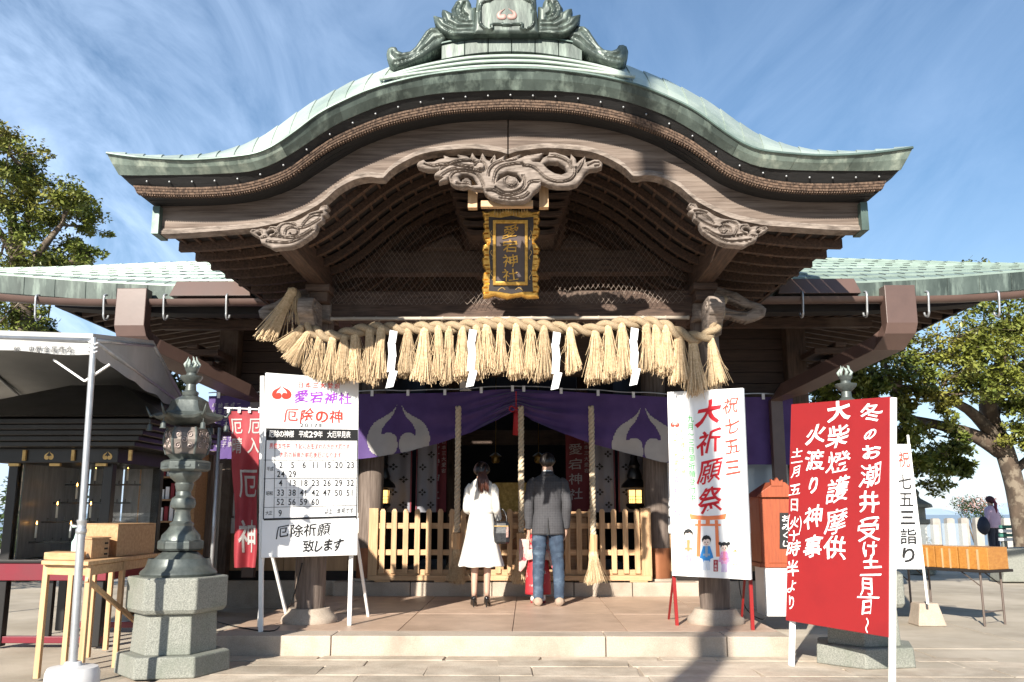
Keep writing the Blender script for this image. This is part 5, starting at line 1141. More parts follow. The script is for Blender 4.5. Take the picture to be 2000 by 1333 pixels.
# --- red nobori banner at the left
Yb = 8.75
nb = thing('red_banner', 'narrow red cloth banner with large white characters left of the white board', 'banner', tuple(gp(512, 1225, PF_Z)))
tl = [(444, 803), (450, 850), (452, 900), (455, 960), (456, 1020), (457, 1070), (458, 1111)]; tr = [(512, 803), (509, 850), (505, 900), (503, 960), (505, 1020), (503, 1070), (499, 1106)]
def nbp(u, v, d=0):
    y = 803 + 306 * v; a = float(np.interp(y, [p[1] for p in tl], [p[0] for p in tl])); b = float(np.interp(y, [p[1] for p in tr], [p[0] for p in tr])); p = pt(a + (b - a) * u, y, Yb)
    p.y += .03 * sin(u * 9 + v * 3) * (.3 + v) + .02 * sin(v * 12 + u * 3) - d; return p
m = M(); m.grid(24, 50, nbp); cl_ = m.build('cloth', mt['red_cloth'], nb, smooth=True, fix=False)
def nbtext(m, ch, u, v, w, h, bold=.03):
    vs, fs = glyph(ch, bold); 
    bm = bmesh.new(); [bm.verts.new(q) for q in vs]; bm.verts.ensure_lookup_table()
    for f in fs:
        try: bm.faces.new([bm.verts[i] for i in f])
        except ValueError: pass
    bmesh.ops.triangulate(bm, faces=bm.faces); bmesh.ops.subdivide_edges(bm, edges=[e for e in bm.edges if e.calc_length() > .18], cuts=2)
    bm.verts.index_update(); m.add([nbp(min(1, max(0, u + (p.co.x - .5) * w)), v + (.38 - p.co.y) * h, .006) for p in bm.verts], [tuple(q.index for q in f.verts) for f in bm.faces]); bm.free()
m = M(); nbtext(m, '厄', .22, .095, .42, .11); nbtext(m, '晴', .22, .22, .42, .11); nbtext(m, '厄', .80, .095, .42, .11); nbtext(m, '入', .80, .22, .42, .11); nbtext(m, '厄', .62, .46, .74, .20, .04); nbtext(m, '神', .62, .80, .74, .22, .04); m.build('lettering', mt['emblem'], nb, fix=False)
m = M(); a, b = pt(438, 797, Yb), pt(520, 801, Yb); m.tube([a, b], .008, 6); m.build('crossbar', mt['white_paint'], nb)
x = pt(512, 1000, Yb + .04).x; m = M(); m.tube([(x + .02, Yb + .04, PF_Z), (x + .06, Yb + .04, zat(780, Yb))], .013, 8); m.build('pole', mt['white_paint'], nb)
for px in (447, 468, 488, 508): p = pt(px, 799, Yb); m = M(); m.box(p.x - .012, p.x + .012, p.y - .012, p.y + .012, p.z - .04, p.z + .015); m.build('loop', mt['paper'], nb)
# --- white nobori on the right
Yw = 10.2
nw = thing('white_banner', 'white cloth banner with red and black characters on a leaning white pole', 'banner', tuple(gp(1812, 1215, 0)))
def nwp(u, v, d=0):
    a = 1752 + (-6) * v; b = 1778 + 26 * v; y = 868 + 244 * v; p = pt(a + (b - a) * u, y, Yw); p.y += .04 * sin(v * 7) * (1 - u) - d; return p
m = M(); m.grid(14, 30, nwp); m.build('cloth', mt['paper'], nw, smooth=True, fix=False)
for s_, mk in ((('祝', .12),), mt['red_ink']), ((('七', .30), ('五', .44), ('三', .585), ('詣', .735), ('り', .885)), mt['ink']):
    m = M()
    for c_, v in s_:
        vs, fs = glyph(c_, .035); m.add([nwp(.55 + (x - .5) * .72 - .05, v + (.38 - y) * .135, .008) for x, y, z in vs], fs)
    m.build('lettering', mk, nw, fix=False)
m = M(); m.tube([pt(1773, 850, Yw + .02), pt(1812, 1180, Yw + .02)], .014, 8); m.build('pole', mt['white_paint'], nw)
m = M(); c = gp(1815, 1222, 0); hw = .155
m.hexa([(c.x - hw, c.y - .1, 0), (c.x + hw, c.y - .1, 0), (c.x + hw, c.y + .2, 0), (c.x - hw, c.y + .2, 0), (c.x - hw * .72, c.y - .06, .24), (c.x + hw * .6, c.y - .06, .24), (c.x + hw * .6, c.y + .16, .24), (c.x - hw * .72, c.y + .16, .24)]); m.build('stone_base', mt['granite_warm'], nw, bevel=.012)
# --- fortune slip box
Yo = 9.75; fb = thing('fortune_box', 'vermilion fortune slip box with a peaked roof on a white draped stand', 'fortune box', tuple(pt(1512, 1200, Yo)))
fb.location.z = PF_Z
X = lambda px: xat(px, Yo, 1.0); Z = lambda py: zat(py, Yo)
m = M(); m.box(X(1484), X(1556), Yo - .02, Yo + .4, Z(1100), Z(972)); m.build('cabinet', mt['vermilion'], fb, bevel=.006)
m = M(); c0_, c1_ = X(1476), X(1562); zz0, zz1 = Z(972), Z(945)
m.prism([(c0_, Yo - .06, zz0), (c1_, Yo - .06, zz0), (X(1553), Yo - .06, Z(958)), (X(1536), Yo - .06, Z(943)), (X(1519), Yo - .06, zz1 + .02), (X(1490), Yo - .06, Z(960))], (0, .5, 0)); m.build('roof', mt['vermilion'], fb, bevel=.005)
m = M(); m.prism([(X(1508), Yo - .07, Z(950)), (X(1530), Yo - .07, Z(950)), (X(1531), Yo - .07, Z(938)), (X(1525), Yo - .07, Z(942)), (X(1520), Yo - .07, Z(934)), (X(1514), Yo - .07, Z(941)), (X(1508), Yo - .07, Z(937))], (0, .06, 0)); m.build('ridge_ornament', mt['vermilion'], fb)
m = M(); m.prism([(X(1486), Yo - .025, Z(1100)), (X(1498), Yo - .025, Z(1100)), (X(1498), Yo - .025, Z(980)), (X(1486), Yo - .025, Z(980))], (0, .004, 0)); m.build('side_strip', mt['vermilion'], fb)
b4 = Board(pt(1523, 1002, Yo - .03), pt(1547, 1002, Yo - .03), pt(1523, 1072, Yo - .03)); board_box(b4, .01, 'label_plate', mt['ink'], fb)
m = M(); b4.text(m, 'おみくじ', .5, .15, .8, .2, (0, .235), .02, .5); m.build('label_lettering', mt['white_ink'], fb, fix=False)
m = M(); m.box(X(1480) + 0, X(1562), Yo - .03, Yo + .42, Z(1108), Z(1100)); m.build('shelf', mt['vermilion'], fb)
m = M(); m.box(X(1488), X(1560), Yo - .01, Yo + .38, PF_Z, Z(1108)); m.build('stand', mt['white_paint'], fb, bevel=.006)
# ------------------------------------------------------------------ people
def skin_mesh(verts, edges, radii, root=0, sub=2):
    me = bpy.data.meshes.new('sk'); me.from_pydata([tuple(v) for v in verts], edges, [])
    ob = bpy.data.objects.new('sk', me); COL.objects.link(ob)
    md = ob.modifiers.new('k', 'SKIN'); md.use_smooth_shade = True
    for i, r in enumerate(radii):
        d = me.skin_vertices[0].data[i]; d.radius = (r, r) if not isinstance(r, tuple) else r; d.use_root = (i == root)
    ob.modifiers.new('s', 'SUBSURF').levels = sub
    dg = bpy.context.evaluated_depsgraph_get(); dg.update()
    m2 = bpy.data.meshes.new_from_object(ob.evaluated_get(dg)); m = M(); m.v = [tuple(v.co) for v in m2.vertices]; m.f = [tuple(p.vertices) for p in m2.polygons]
    bpy.data.objects.remove(ob); bpy.data.meshes.remove(me); bpy.data.meshes.remove(m2); return m
def body(H, pose):
    """pose: dict of joint overrides in local metres, person faces +Y. returns skin M."""
    s = H / 1.75; J = dict(pel=(0, 0, .96), sp=(0, .0, 1.12), ch=(0, .0, 1.32), nk=(0, -.01, 1.47), hb=(0, .015, 1.56), hm=(0, .02, 1.645), ht=(0, .01, 1.71),
        jaw=(0, .075, 1.555), nose=(0, .125, 1.625), eL=(-.083, .0, 1.635), eR=(.083, .0, 1.635),
        shL=(-.17, 0, 1.42), elL=(-.225, -.03, 1.13), wrL=(-.235, .05, .88), shR=(.17, 0, 1.42), elR=(.225, -.03, 1.13), wrR=(.235, .05, .88),
        hpL=(-.095, 0, .92), knL=(-.105, .015, .50), anL=(-.11, -.02, .09), toL=(-.13, .15, .03), hpR=(.095, 0, .92), knR=(.105, .015, .50), anR=(.11, -.02, .09), toR=(.13, .15, .03), hlL=(-.11, -.06, .035), hlR=(.11, -.06, .035))
    J = {k: Vector(v) * s for k, v in J.items()}
    for k, v in pose.items(): J[k] = Vector(v)
    R = dict(pel=.10, sp=.095, ch=.105, nk=.055, hb=.068, hm=.088, ht=.062, jaw=.035, nose=.010, eL=.014, eR=.014, shL=.040, shR=.040, elL=.032, elR=.032, wrL=.026, wrR=.026, hpL=.070, hpR=.070, knL=.055, knR=.055, anL=.036, anR=.036, toL=.03, toR=.03, hlL=.03, hlR=.03)
    E = [('pel', 'sp'), ('sp', 'ch'), ('ch', 'nk'), ('nk', 'hb'), ('hb', 'hm'), ('hm', 'ht'), ('hb', 'jaw'), ('hm', 'nose'), ('hm', 'eL'), ('hm', 'eR')]
    for q in 'LR': E += [('ch', 'sh' + q), ('sh' + q, 'el' + q), ('el' + q, 'wr' + q), ('pel', 'hp' + q), ('hp' + q, 'kn' + q), ('kn' + q, 'an' + q), ('an' + q, 'to' + q), ('an' + q, 'hl' + q)]
    R = {k: r * s for k, r in R.items()}
    for q, sg in (('L', -1), ('R', 1)):
        w = J['wr' + q]; d = (w - J['el' + q]).normalized(); side = Vector((0, 1, 0)); side = (side - d * side.dot(d)).normalized()   # palm faces the thigh, fingers fan front to back
        inn = d.cross(side) * (-sg); pm = w + d * .05 * s; J['pa' + q] = pm; R['pa' + q] = .03 * s; E.append(('wr' + q, 'pa' + q))
        for fi, (o, l) in enumerate(((.03, .075), (.010, .085), (-.010, .08), (-.028, .062))):
            a = pm + d * .03 * s + side * o * s; b = a + (d * .55 * l + inn * .01) * s; c = b + (d * .42 * l + inn * .022) * s
            for n_, p, r in ((f'a{fi}', a, .0095), (f'b{fi}', b, .0085), (f'c{fi}', c, .0065)): J[n_ + q] = p; R[n_ + q] = r * s
            E += [('pa' + q, f'a{fi}' + q), (f'a{fi}' + q, f'b{fi}' + q), (f'b{fi}' + q, f'c{fi}' + q)]
        a = w + d * .03 * s + side * .032 * s; b = a + (d * .035 + side * .018 + inn * .012) * s
        J['t0' + q] = a; J['t1' + q] = b; R['t0' + q] = .012 * s; R['t1' + q] = .009 * s; E += [('pa' + q, 't0' + q), ('t0' + q, 't1' + q)]
    ks = list(J); ix = {k: i for i, k in enumerate(ks)}
    m = skin_mesh([J[k] for k in ks], [(ix[a], ix[b]) for a, b in E], [R[k] for k in ks], ix['pel'], 1); return m, J
def ringz(z, cx, cy, rx, ry, n=28, sq=2.3, tilt=0):
    o = []
    for i in range(n):
        a = 2 * pi * i / n; c, s_ = cos(a), sin(a); k = (abs(c) ** sq + abs(s_) ** sq) ** (-1 / sq); o.append(Vector((cx + rx * c * k, cy + ry * s_ * k, z + tilt * c * k)))
    return o
def dense(keys, n):     # interpolate rows of ring parameters smoothly
    ks = [k[0] for k in keys]; out = []
    for i in range(n + 1):
        t = i / n * (len(keys) - 1); a = int(min(len(keys) - 2, t)); f = t - a; f2 = f * f * (3 - 2 * f) * .4 + f * .6
        out.append([x + (y - x) * f2 for x, y in zip(keys[a], keys[a + 1])])
    return out
def limb(path, radii, n=14, steps=28, flat=1.0):
    P = smooth_poly(path, max(2, steps // (len(path) - 1)), False); k = len(P); rr = [float(np.interp(i / (k - 1), np.linspace(0, 1, len(radii)), radii)) for i in range(k)]
    m = M(); m.tube(P, rr, n, True, flat); return m
def wrinkle(m, amp, sc, st=(1, 1, 1), seed=0):
    o = []
    for x, y, z in m.v:
        p = Vector((x * sc * st[0] + seed, y * sc * st[1], z * sc * st[2])); d = noise.noise(p) + .5 * noise.noise(p * 2.3); v = noise.noise_vector(p * .8)
        o.append((x + amp * v.x * (.5 + d), y + amp * v.y * (.5 + d), z + amp * .3 * v.z))
    m.v = o; return m
def place(m, loc, rz=0):
    R_ = Matrix.Rotation(rz, 3, 'Z'); m.v = [tuple(R_ @ Vector(v) + Vector(loc)) for v in m.v]; return m
skin = mat('skin', (.46, .29, .215), (.40, .25, .18), 8, .5); hairb = mat('black_hair', (.018, .014, .012), (.008, .007, .007), 60, .35, bump=.002, stretch=(3, 3, .3)); hairr = mat('brown_hair', (.10, .035, .022), (.03, .012, .01), 60, .35, bump=.002, stretch=(3, 3, .3))
def face(t, loc, s, rz):
    for sx in (-1, 1):
        m = M(); m.ball((sx * .032 * s, .098 * s, 1.64 * s), .011 * s, 8, 6, (1.3, .5, .8)); place(m, loc, rz); m.build('eye', hairb, t, smooth=True)
    m = M(); m.ball((0, .098 * s, 1.575 * s), .02 * s, 8, 6, (1.2, .4, .3)); place(m, loc, rz); m.build('mouth', mt['pink_ink'], t, smooth=True)
def hair_cap(s, zb, back=0, r=.1):
    m = M()
    def f(u, v):
        ph = u * 2 * pi; front = max(0, sin(ph)); sd = abs(cos(ph)); th = v * pi * (.74 - .12 * sd ** 3); th *= (1 - .46 * front ** 1.5); rr = r * (1 - .22 * max(0, v - .75) / .25 + .07 * noise.noise(Vector((cos(ph) * 5, sin(ph) * 5, v * 3))) + .03 * noise.noise(Vector((cos(ph) * 16, sin(ph) * 16, v * 5))))
        return Vector((rr * .92 * sin(th) * cos(ph), .012 + rr * 1.1 * sin(th) * sin(ph), 1.635 + rr * 1.06 * cos(th))) * s
    m.grid(64, 24, f); return m
# --- man
ML = gp(1073, 1174, PF_Z); ML.y = 10.85; ML.x = xat(1071, 10.85, PF_Z); sM = 1.0
man = thing('person', 'man in a grey checked jacket and blue jeans seen from behind, standing before the fence', 'person', tuple(ML))
bm_, J = body(1.76, dict(hpL=(-.095, 0, .92), knL=(-.108, .0, .50), anL=(-.115, -.01, .09), toL=(-.15, .16, .035), hlL=(-.11, -.07, .035), hpR=(.095, 0, .92), knR=(.115, .02, .50), anR=(.125, -.01, .09), toR=(.15, .16, .035), hlR=(.12, -.07, .035), elL=(-.222, -.05, 1.14), wrL=(-.222, .0, .86), elR=(.222, -.05, 1.14), wrR=(.212, .03, .87)))
place(bm_, ML).build('body', skin, man, smooth=True); face(man, ML, 1.005, 0)
m = place(hair_cap(1.005, 0, r=.098), ML); m.build('hair', hairb, man, smooth=True, fix=False, solid=.012)
def checkmat():
    m = mat('grey_check_wool', (.045, .045, .05), (.032, .032, .037), 40, .85, bump=.001); nt = m.node_tree; N = nt.nodes; L = nt.links; b = N['Principled BSDF']
    tc = N.new('ShaderNodeTexCoord'); sp = N.new('ShaderNodeSeparateXYZ'); L.new(tc.outputs['Object'], sp.inputs[0]); outs = []
    for i, k in ((0, 330), (2, 330)):
        a = N.new('ShaderNodeMath'); a.operation = 'MULTIPLY'; a.inputs[1].default_value = k; L.new(sp.outputs[i], a.inputs[0]); s_ = N.new('ShaderNodeMath'); s_.operation = 'SINE'; L.new(a.outputs[0], s_.inputs[0])
        g_ = N.new('ShaderNodeMapRange'); g_.inputs[1].default_value = -.2; g_.inputs[2].default_value = .9; L.new(s_.outputs[0], g_.inputs[0]); outs.append(g_.outputs[0])
    ad = N.new('ShaderNodeMath'); ad.operation = 'ADD'; L.new(outs[0], ad.inputs[0]); L.new(outs[1], ad.inputs[1]); hf = N.new('ShaderNodeMath'); hf.operation = 'MULTIPLY'; hf.inputs[1].default_value = .42; L.new(ad.outputs[0], hf.inputs[0])
    mx = N.new('ShaderNodeMix'); mx.data_type = 'RGBA'; old = b.inputs['Base Color'].links[0].from_socket; L.new(old, mx.inputs[6]); mx.inputs[7].default_value = (.078, .078, .086, 1); L.new(hf.outputs[0], mx.inputs[0]); L.new(mx.outputs[2], b.inputs['Base Color']); return m
chk = checkmat()
m = M(); keys = [(.80, 0, 0, .192, .13), (.92, 0, 0, .186, .13), (1.08, 0, .0, .165, .12), (1.22, 0, -.005, .172, .127), (1.34, 0, -.01, .188, .124), (1.41, 0, -.01, .190, .105), (1.455, 0, -.005, .150, .078), (1.50, 0, 0, .075, .062), (1.52, 0, 0, .062, .056)]
m.loft([ringz(k[0], k[1], k[2], k[3], k[4], 40, 2.4) for k in dense(keys, 40)], True)
# centre vent at the back of the hem
m.v = [((x, y + (.05 * max(0, 1 - abs(x) / .02) * max(0, (1.0 - z) / .2)) if y < 0 and z < 1.0 else y, z) if True else 0) for x, y, z in m.v]
wrinkle(m, .010, 7, (1, 1, 1.3)); place(m, ML).build('jacket', chk, man, smooth=True, bevel=0)
m = M(); m.prism([(-.012, -.142, .80), (.012, -.142, .80), (.0, -.137, 1.0)], (0, .01, 0)); place(m, ML).build('jacket_vent', mt['ink'], man)
for q, sx in (('L', -1), ('R', 1)):
    e, w = J['el' + q], J['wr' + q]; m = limb([(sx * .14, -.005, 1.435), (sx * .180, -.012, 1.38), (sx * .210, -.03, 1.26), tuple(e), tuple((e + w) / 2), tuple(w + Vector((0, 0, .01)))], [.045, .064, .062, .058, .054, .048], 18, 40); wrinkle(m, .014, 10, (1, 1, 2), sx * 3)
    place(m, ML).build('sleeve', chk, man, smooth=True)
jean = mat('blue_denim', (.045, .075, .12), (.02, .034, .062), 9, .8, bump=.002, stretch=(1, 1, .5), c3=(.12, .17, .23), s3=5, lo3=.52, hi3=.75, st3=(1, 1, 2))
for q, sx in (('L', -1), ('R', 1)):
    kx, ax = (J['kn' + q].x, J['an' + q].x); m = limb([(sx * .085, 0, .93), (sx * .093, .0, .84), (sx * .10, .0, .68), (kx, J['kn' + q].y, .50), (ax * .99, -.005, .30), (ax, -.01, .075)], [.088, .092, .086, .072, .066, .058], 20, 60); wrinkle(m, .016, 9, (1, 1, 2.4), sx * 5)
    place(m, ML).build('trouser_leg', jean, man, smooth=True)
m = M(); m.loft([ringz(z, 0, 0, rx, ry, 24) for z, rx, ry in ((.79, .15, .10), (.86, .165, .108), (.95, .155, .105), (1.0, .145, .10))]); place(m, ML).build('trouser_seat', jean, man, smooth=True)
beige = mat('beige_suede', (.38, .28, .21), (.3, .22, .165), 20, .85)
def shoe(m, x, y0, y1, w, h, sx):
    L_ = y1 - y0; rings = []
    for i in range(13):
        t = i / 12; ww = w * (.55 + .75 * sin(pi * min(1, .18 + t * .78))) * (1 if t < .96 else .7) * .62; hh = h * (1.0 if t < .35 else 1 - .5 * (t - .35) / .65); cy = y0 + L_ * t
        rings.append([Vector((x + sx * .025 * t + ww * cos(a) * 1.0, cy, max(.0, hh * .5 + hh * .5 * sin(a)))) for a in np.linspace(0, 2 * pi, 14, endpoint=False)])
    m.loft(rings)
for q, sx in (('L', -1), ('R', 1)):
    m = M(); shoe(m, J['an' + q].x, -.10, .20, .075, .095, sx); place(m, ML).build('shoe', beige, man, smooth=True)
m = M(); m.loft([ringz(z, 0, .0, r, r * .95, 20) for z, r in ((1.49, .068), (1.545, .058))]); place(m, ML).build('shirt_collar', mt['white_paint'], man, smooth=True)
m = M(); m.loft([ringz(z, 0, -.004, r, r * .95, 24) for z, r in ((1.475, .088), (1.51, .074), (1.53, .068))]); place(m, ML).build('jacket_collar', mat('dark_collar', (.02, .022, .03)), man, smooth=True)
# --- woman
WL = Vector((xat(939, 10.72, PF_Z), 10.72, PF_Z)); sW = .935
wom = thing('person', 'woman in a knee length white coat and black heels with a black handbag', 'person', tuple(WL))
hz_ = .055
bw_, J = body(1.75 * sW, dict(hpL=(-.075, 0, .86), knL=(-.07, .01, .50), anL=(-.075, -.05, .155), hlL=(-.075, -.075, .11), toL=(-.075, .10, .03), hpR=(.075, 0, .86), knR=(.075, .0, .50), anR=(.07, -.045, .155), hlR=(.07, -.07, .11), toR=(.085, .10, .03), elL=(-.168, -.03, 1.09), wrL=(-.11, .17, 1.05), elR=(.178, -.04, 1.10), wrR=(.19, .09, .99), shL=(-.125, 0, 1.35), shR=(.125, 0, 1.35)))
bw_.v = [(x, y, z + .0) for x, y, z in bw_.v]
place(bw_, WL).build('body', skin, wom, smooth=True); face(wom, WL, sW, 0)
coat = mat('white_coat', (.66, .64, .60), (.62, .60, .56), 3, .8)
m = M(); keys = [(.445, 0, .0, .262, .215), (.55, 0, 0, .235, .19), (.75, 0, 0, .19, .155), (.92, 0, -.01, .160, .135), (1.05, 0, 0, .134, .105), (1.16, 0, 0, .140, .11), (1.28, 0, 0, .150, .112), (1.355, 0, 0, .148, .09), (1.405, 0, 0, .11, .07), (1.44, 0, .0, .062, .055)]
rg = []
for k in dense(keys, 60):
    z = k[0]; r_ = ringz(z, k[1], k[2], k[3], k[4], 64, 2.1); fl = max(0, (1.0 - z) / .55)
    r_ = [Vector((p.x * (1 + .035 * fl * sin(11 * atan2(p.y, p.x))), p.y * (1 + .07 * fl * sin(11 * atan2(p.y, p.x) + 1)), p.z + .006 * fl * sin(7 * atan2(p.y, p.x)))) for p in r_]; rg.append(r_)
m.loft(rg); wrinkle(m, .007, 6); place(m, WL).build('coat', coat, wom, smooth=True)
for q, sx in (('L', -1), ('R', 1)):
    e, w = J['el' + q], J['wr' + q]; m = limb([(sx * .12, 0, 1.365), (sx * .150, -.01, 1.31), (sx * .163, -.025, 1.2), tuple(e), tuple((e + w) / 2), tuple(w)], [.038, .048, .045, .043, .042, .046], 18, 40); wrinkle(m, .012, 10, (1, 1, 2), sx)
    place(m, WL).build('sleeve', coat, wom, smooth=True)
m = M(); m.tube([(0, -.118, 1.36), (0, -.122, 1.2), (0, -.113, 1.05), (0, -.145, .9), (0, -.175, .7), (0, -.212, .47)], .0035, 4); place(m, WL).build('back_seam', coat, wom)
m = M(); m.loft([ringz(z, 0, 0, r, r * .83, 40, 2.1) for z, r in ((1.045, .139), (1.05, .142), (1.08, .142), (1.085, .139))]); place(m, WL).build('coat_belt', coat, wom, smooth=True)
m = place(hair_cap(sW, 0, r=.105), WL); m.build('hair', mat('dark_brown_hair', (.022, .014, .012), (.008, .006, .006), 60, .32, bump=.002, stretch=(3, 3, .3)), wom, smooth=True, fix=False, solid=.015)
m = M(); rh = random.Random(4)
for i in range(90):
    a = rh.uniform(-1, 1); s0 = Vector((.012 + a * .035, -.095, 1.52)); L_ = rh.uniform(.16, .26); e = Vector((.03 + a * .062 + rh.uniform(-.01, .01), -.128 + rh.uniform(-.012, .012), 1.52 - L_))
    mid = (s0 + e) / 2 + Vector((a * .012, -.028, 0)); m.tube([Vector((a * .05, -.06, 1.60)), s0, mid, e], [.006, .008, .008, .002], 4)
m.v = [(x + .0, y, z + .0) for x, y, z in m.v]; place(m, WL).build('hair_tail', hairr, wom, smooth=True, fix=False)
heelm = mat('black_patent', (.01, .01, .011), None, rough=.16)
for q, sx in (('L', -1), ('R', 1)):
    x = J['an' + q].x; m = M(); rings = []
    for i in range(11):
        t = i / 10; zc = .075 * max(0, 1 - t / .62) ** 1.2; ww = .026 + .012 * sin(pi * t); 
        if t > .93: ww *= .6
        hh = .045 if t < .25 else .030; rings.append([Vector((x + sx * .012 * t + ww * cos(a), -.115 + .235 * t, zc + .004 + hh * .5 * (1 + sin(a)) * (1 if t < .95 else .6))) for a in np.linspace(0, 2 * pi, 12, endpoint=False)])
    m.loft(rings); sh = place(m, WL).build('high_heel', heelm, wom, smooth=True)
    m = M(); m.tube([(x, -.105, .08), (x, -.108, .04), (x, -.11, 0)], [.017, .008, .006], 8); place(m, WL).build('heel_spike', heelm, sh)
bag = thing('handbag', 'black leather handbag hanging from the woman\'s right forearm', 'handbag', tuple(WL + Vector((.27, .02, .65))))
blk = mat('black_leather', (.014, .014, .016), (.022, .022, .024), 20, .28, bump=.001)
bx_, by_, bz_ = .235, .03, .70; m = M()
m.loft([[Vector((bx_ + (x_ if abs(x_) < 9 else 0), by_ + y_, bz_ + z_)) for x_, y_ in ((-w_, -d_), (-w_ * .6, -d_ * 1.25), (w_ * .6, -d_ * 1.25), (w_, -d_), (w_, d_), (-w_, d_))] for z_, w_, d_ in ((0, .075, .10), (.02, .095, .12), (.12, .10, .12), (.235, .085, .10), (.25, .07, .08))])
place(m, WL).build('bag_body', blk, bag, bevel=.006)
m = M(); m.box(bx_ - .08, bx_ + .08, by_ - .145, by_ - .14, bz_ + .195, bz_ + .203); place(m, WL).build('zip', mt['gold_flat'], bag)
for d_ in (-.06, .06):
    m = M(); m.tube(smooth_poly([(bx_ - .06, by_ + d_, bz_ + .22), (bx_ - .055, by_ + d_ * .8, bz_ + .32), (bx_ - .02, by_ + d_ * .3, bz_ + .385), (bx_ + .02, by_ + d_ * .3, bz_ + .38), (bx_ + .055, by_ + d_ * .8, bz_ + .31), (bx_ + .06, by_ + d_, bz_ + .22)], 5, False), .008, 6); place(m, WL).build('handle', blk, bag, smooth=True)
m = M(); m.box(bx_ + .055, bx_ + .085, by_ - .16, by_ - .13, bz_ + .07, bz_ + .19); place(m, WL).build('scarf_charm', mat('patterned_scarf', (.55, .35, .3), (.1, .06, .05), 60, .7), bag, bevel=.008)
# --- girl in kimono
GL = Vector((xat(1051, 11.15, PF_Z), 11.15, PF_Z))
girl = thing('person', 'small child in a red kimono with pale pink sleeves, half hidden behind the man', 'person', tuple(GL)); sG = .60
bg_, J = body(1.75 * sG, dict(wrL=(-.16, .02, .62), elL=(-.14, -.02, .64), elR=(.13, -.03, .62), wrR=(.12, .05, .52)))
place(bg_, GL).build('body', skin, girl, smooth=True); face(girl, GL, sG * 1.0, 0)
m = place(hair_cap(sG, 0, r=.12), GL); m.build('hair', hairb, girl, smooth=True, fix=False, solid=.01)
kim = mat('red_kimono', (.38, .02, .03), (.33, .018, .026), 5, .6, c3=(.5, .27, .27), s3=9, lo3=.6, hi3=.63); kpk = mat('pale_kimono_sleeve', (.50, .28, .26), (.52, .42, .38), 12, .6, c3=(.70, .10, .12), s3=11, lo3=.58, hi3=.62)
m = M(); keys = [(.10, 0, 0, .155, .12), (.3, 0, 0, .150, .12), (.48, 0, 0, .125, .10), (.62, 0, 0, .115, .09), (.76, 0, 0, .115, .08), (.82, 0, 0, .06, .05)]
m.loft([ringz(k[0], k[1], k[2], k[3], k[4], 30) for k in dense(keys, 24)]); wrinkle(m, .006, 10); place(m, GL).build('kimono', kim, girl, smooth=True)
for sx in (-1, 1):
    m = M(); m.loft([[Vector((sx * x_, y_ + d_, z_)) for y_, z_ in ((-.07, .74), (.07, .74), (.09, zb_), (-.09, zb_))] for x_, d_, zb_ in ((.10, 0, .60), (.15, 0, .42), (.20, .0, .36), (.225, 0, .37))]); wrinkle(m, .008, 12); place(m, GL).build('long_sleeve', kpk, girl, bevel=.008, smooth=True)
m = M(); m.loft([ringz(k, 0, 0, .128, .10, 24) for k in (.50, .62)]); place(m, GL).build('sash', mat('pale_sash', (.78, .74, .55), (.35, .6, .3), 14, .6), girl, smooth=True)
for sx in (-1, 1):
    m = M(); m.loft([[Vector((sx * x_, -.12 - .02 * q, z_)) for q, z_ in ((0, .56 + h_), (1, .56 + h_), (1, .56 - h_), (0, .56 - h_))] for x_, h_ in ((.0, .02), (.06, .05), (.12, .065), (.13, .06))]); place(m, GL).build('sash_bow', kpk, girl, bevel=.006, smooth=True)
for sx in (-1, 1):
    m = M(); m.box(sx * .06 - .03, sx * .06 + .03, -.06, .09, 0, .025); place(m, GL).build('sandal', mt['red'], girl, bevel=.006)
    m = M(); m.box(sx * .06 - .027, sx * .06 + .027, -.05, .08, .026, .10); place(m, GL).build('sock', mt['paper'], girl, bevel=.015)
# --- far person on the right
FL = Vector((xat(1946, 23.2, 0), 23.2, GZ0))
far = thing('person', 'distant person in a lilac top and dark trousers by the stone fence', 'person', tuple(FL))
bf, J = body(1.62, {}); place(bf, FL, .5).build('body', skin, far, smooth=True)
lil = mat('lilac_knit', (.55, .40, .50), (.45, .32, .42), 6, .8); nav = mat('navy_cloth', (.02, .025, .045), (.012, .015, .03), 5, .7)
m = M(); m.loft([ringz(k[0], 0, 0, k[1], k[2], 24) for k in dense([(.86, .21, .16), (1.0, .20, .15), (1.2, .19, .14), (1.3, .19, .13), (1.36, .14, .09), (1.40, .06, .06)], 20)]); wrinkle(m, .012, 6); place(m, FL, .5).build('top', lil, far, smooth=True)
for sx in (-1, 1):
    m = limb([(sx * .15, 0, 1.30), (sx * .21, -.02, 1.1), (sx * .23, .05, .95), (sx * .2, .16, .9)], [.06, .062, .055, .05]); place(m, FL, .5).build('sleeve', lil, far, smooth=True)
    m = limb([(sx * .08, 0, .9), (sx * .09, 0, .5), (sx * .09, 0, .08)], [.10, .075, .06]); wrinkle(m, .01, 8); place(m, FL, .5).build('trouser_leg', nav, far, smooth=True)
    m = M(); shoe(m, sx * .09, -.1, .17, .07, .08, sx); place(m, FL, .5).build('shoe', mt['ink'], far, smooth=True)
m = place(hair_cap(.93, 0, r=.11), FL, .5); m.build('hair', mat('dark_red_hair', (.05, .008, .012)), far, smooth=True, fix=False, solid=.02)
m = M(); m.tube([(0, -.08, 1.55), (0, -.13, 1.45), (0, -.12, 1.28), (0, -.12, 1.18)], [.03, .04, .035, .012], 8); place(m, FL, .5).build('hair_tail', mat('wine_hair', (.12, .01, .03)), far, smooth=True)
m = M(); m.ball((-.28, .05, .92), .19, 14, 10, (.8, .8, 1.2)); wrinkle(m, .05, 5); cc = place(m, FL, .5).build('carried_coat', nav, None, smooth=True); tag(cc, 'bundled dark navy coat held by the distant person in lilac', 'coat')
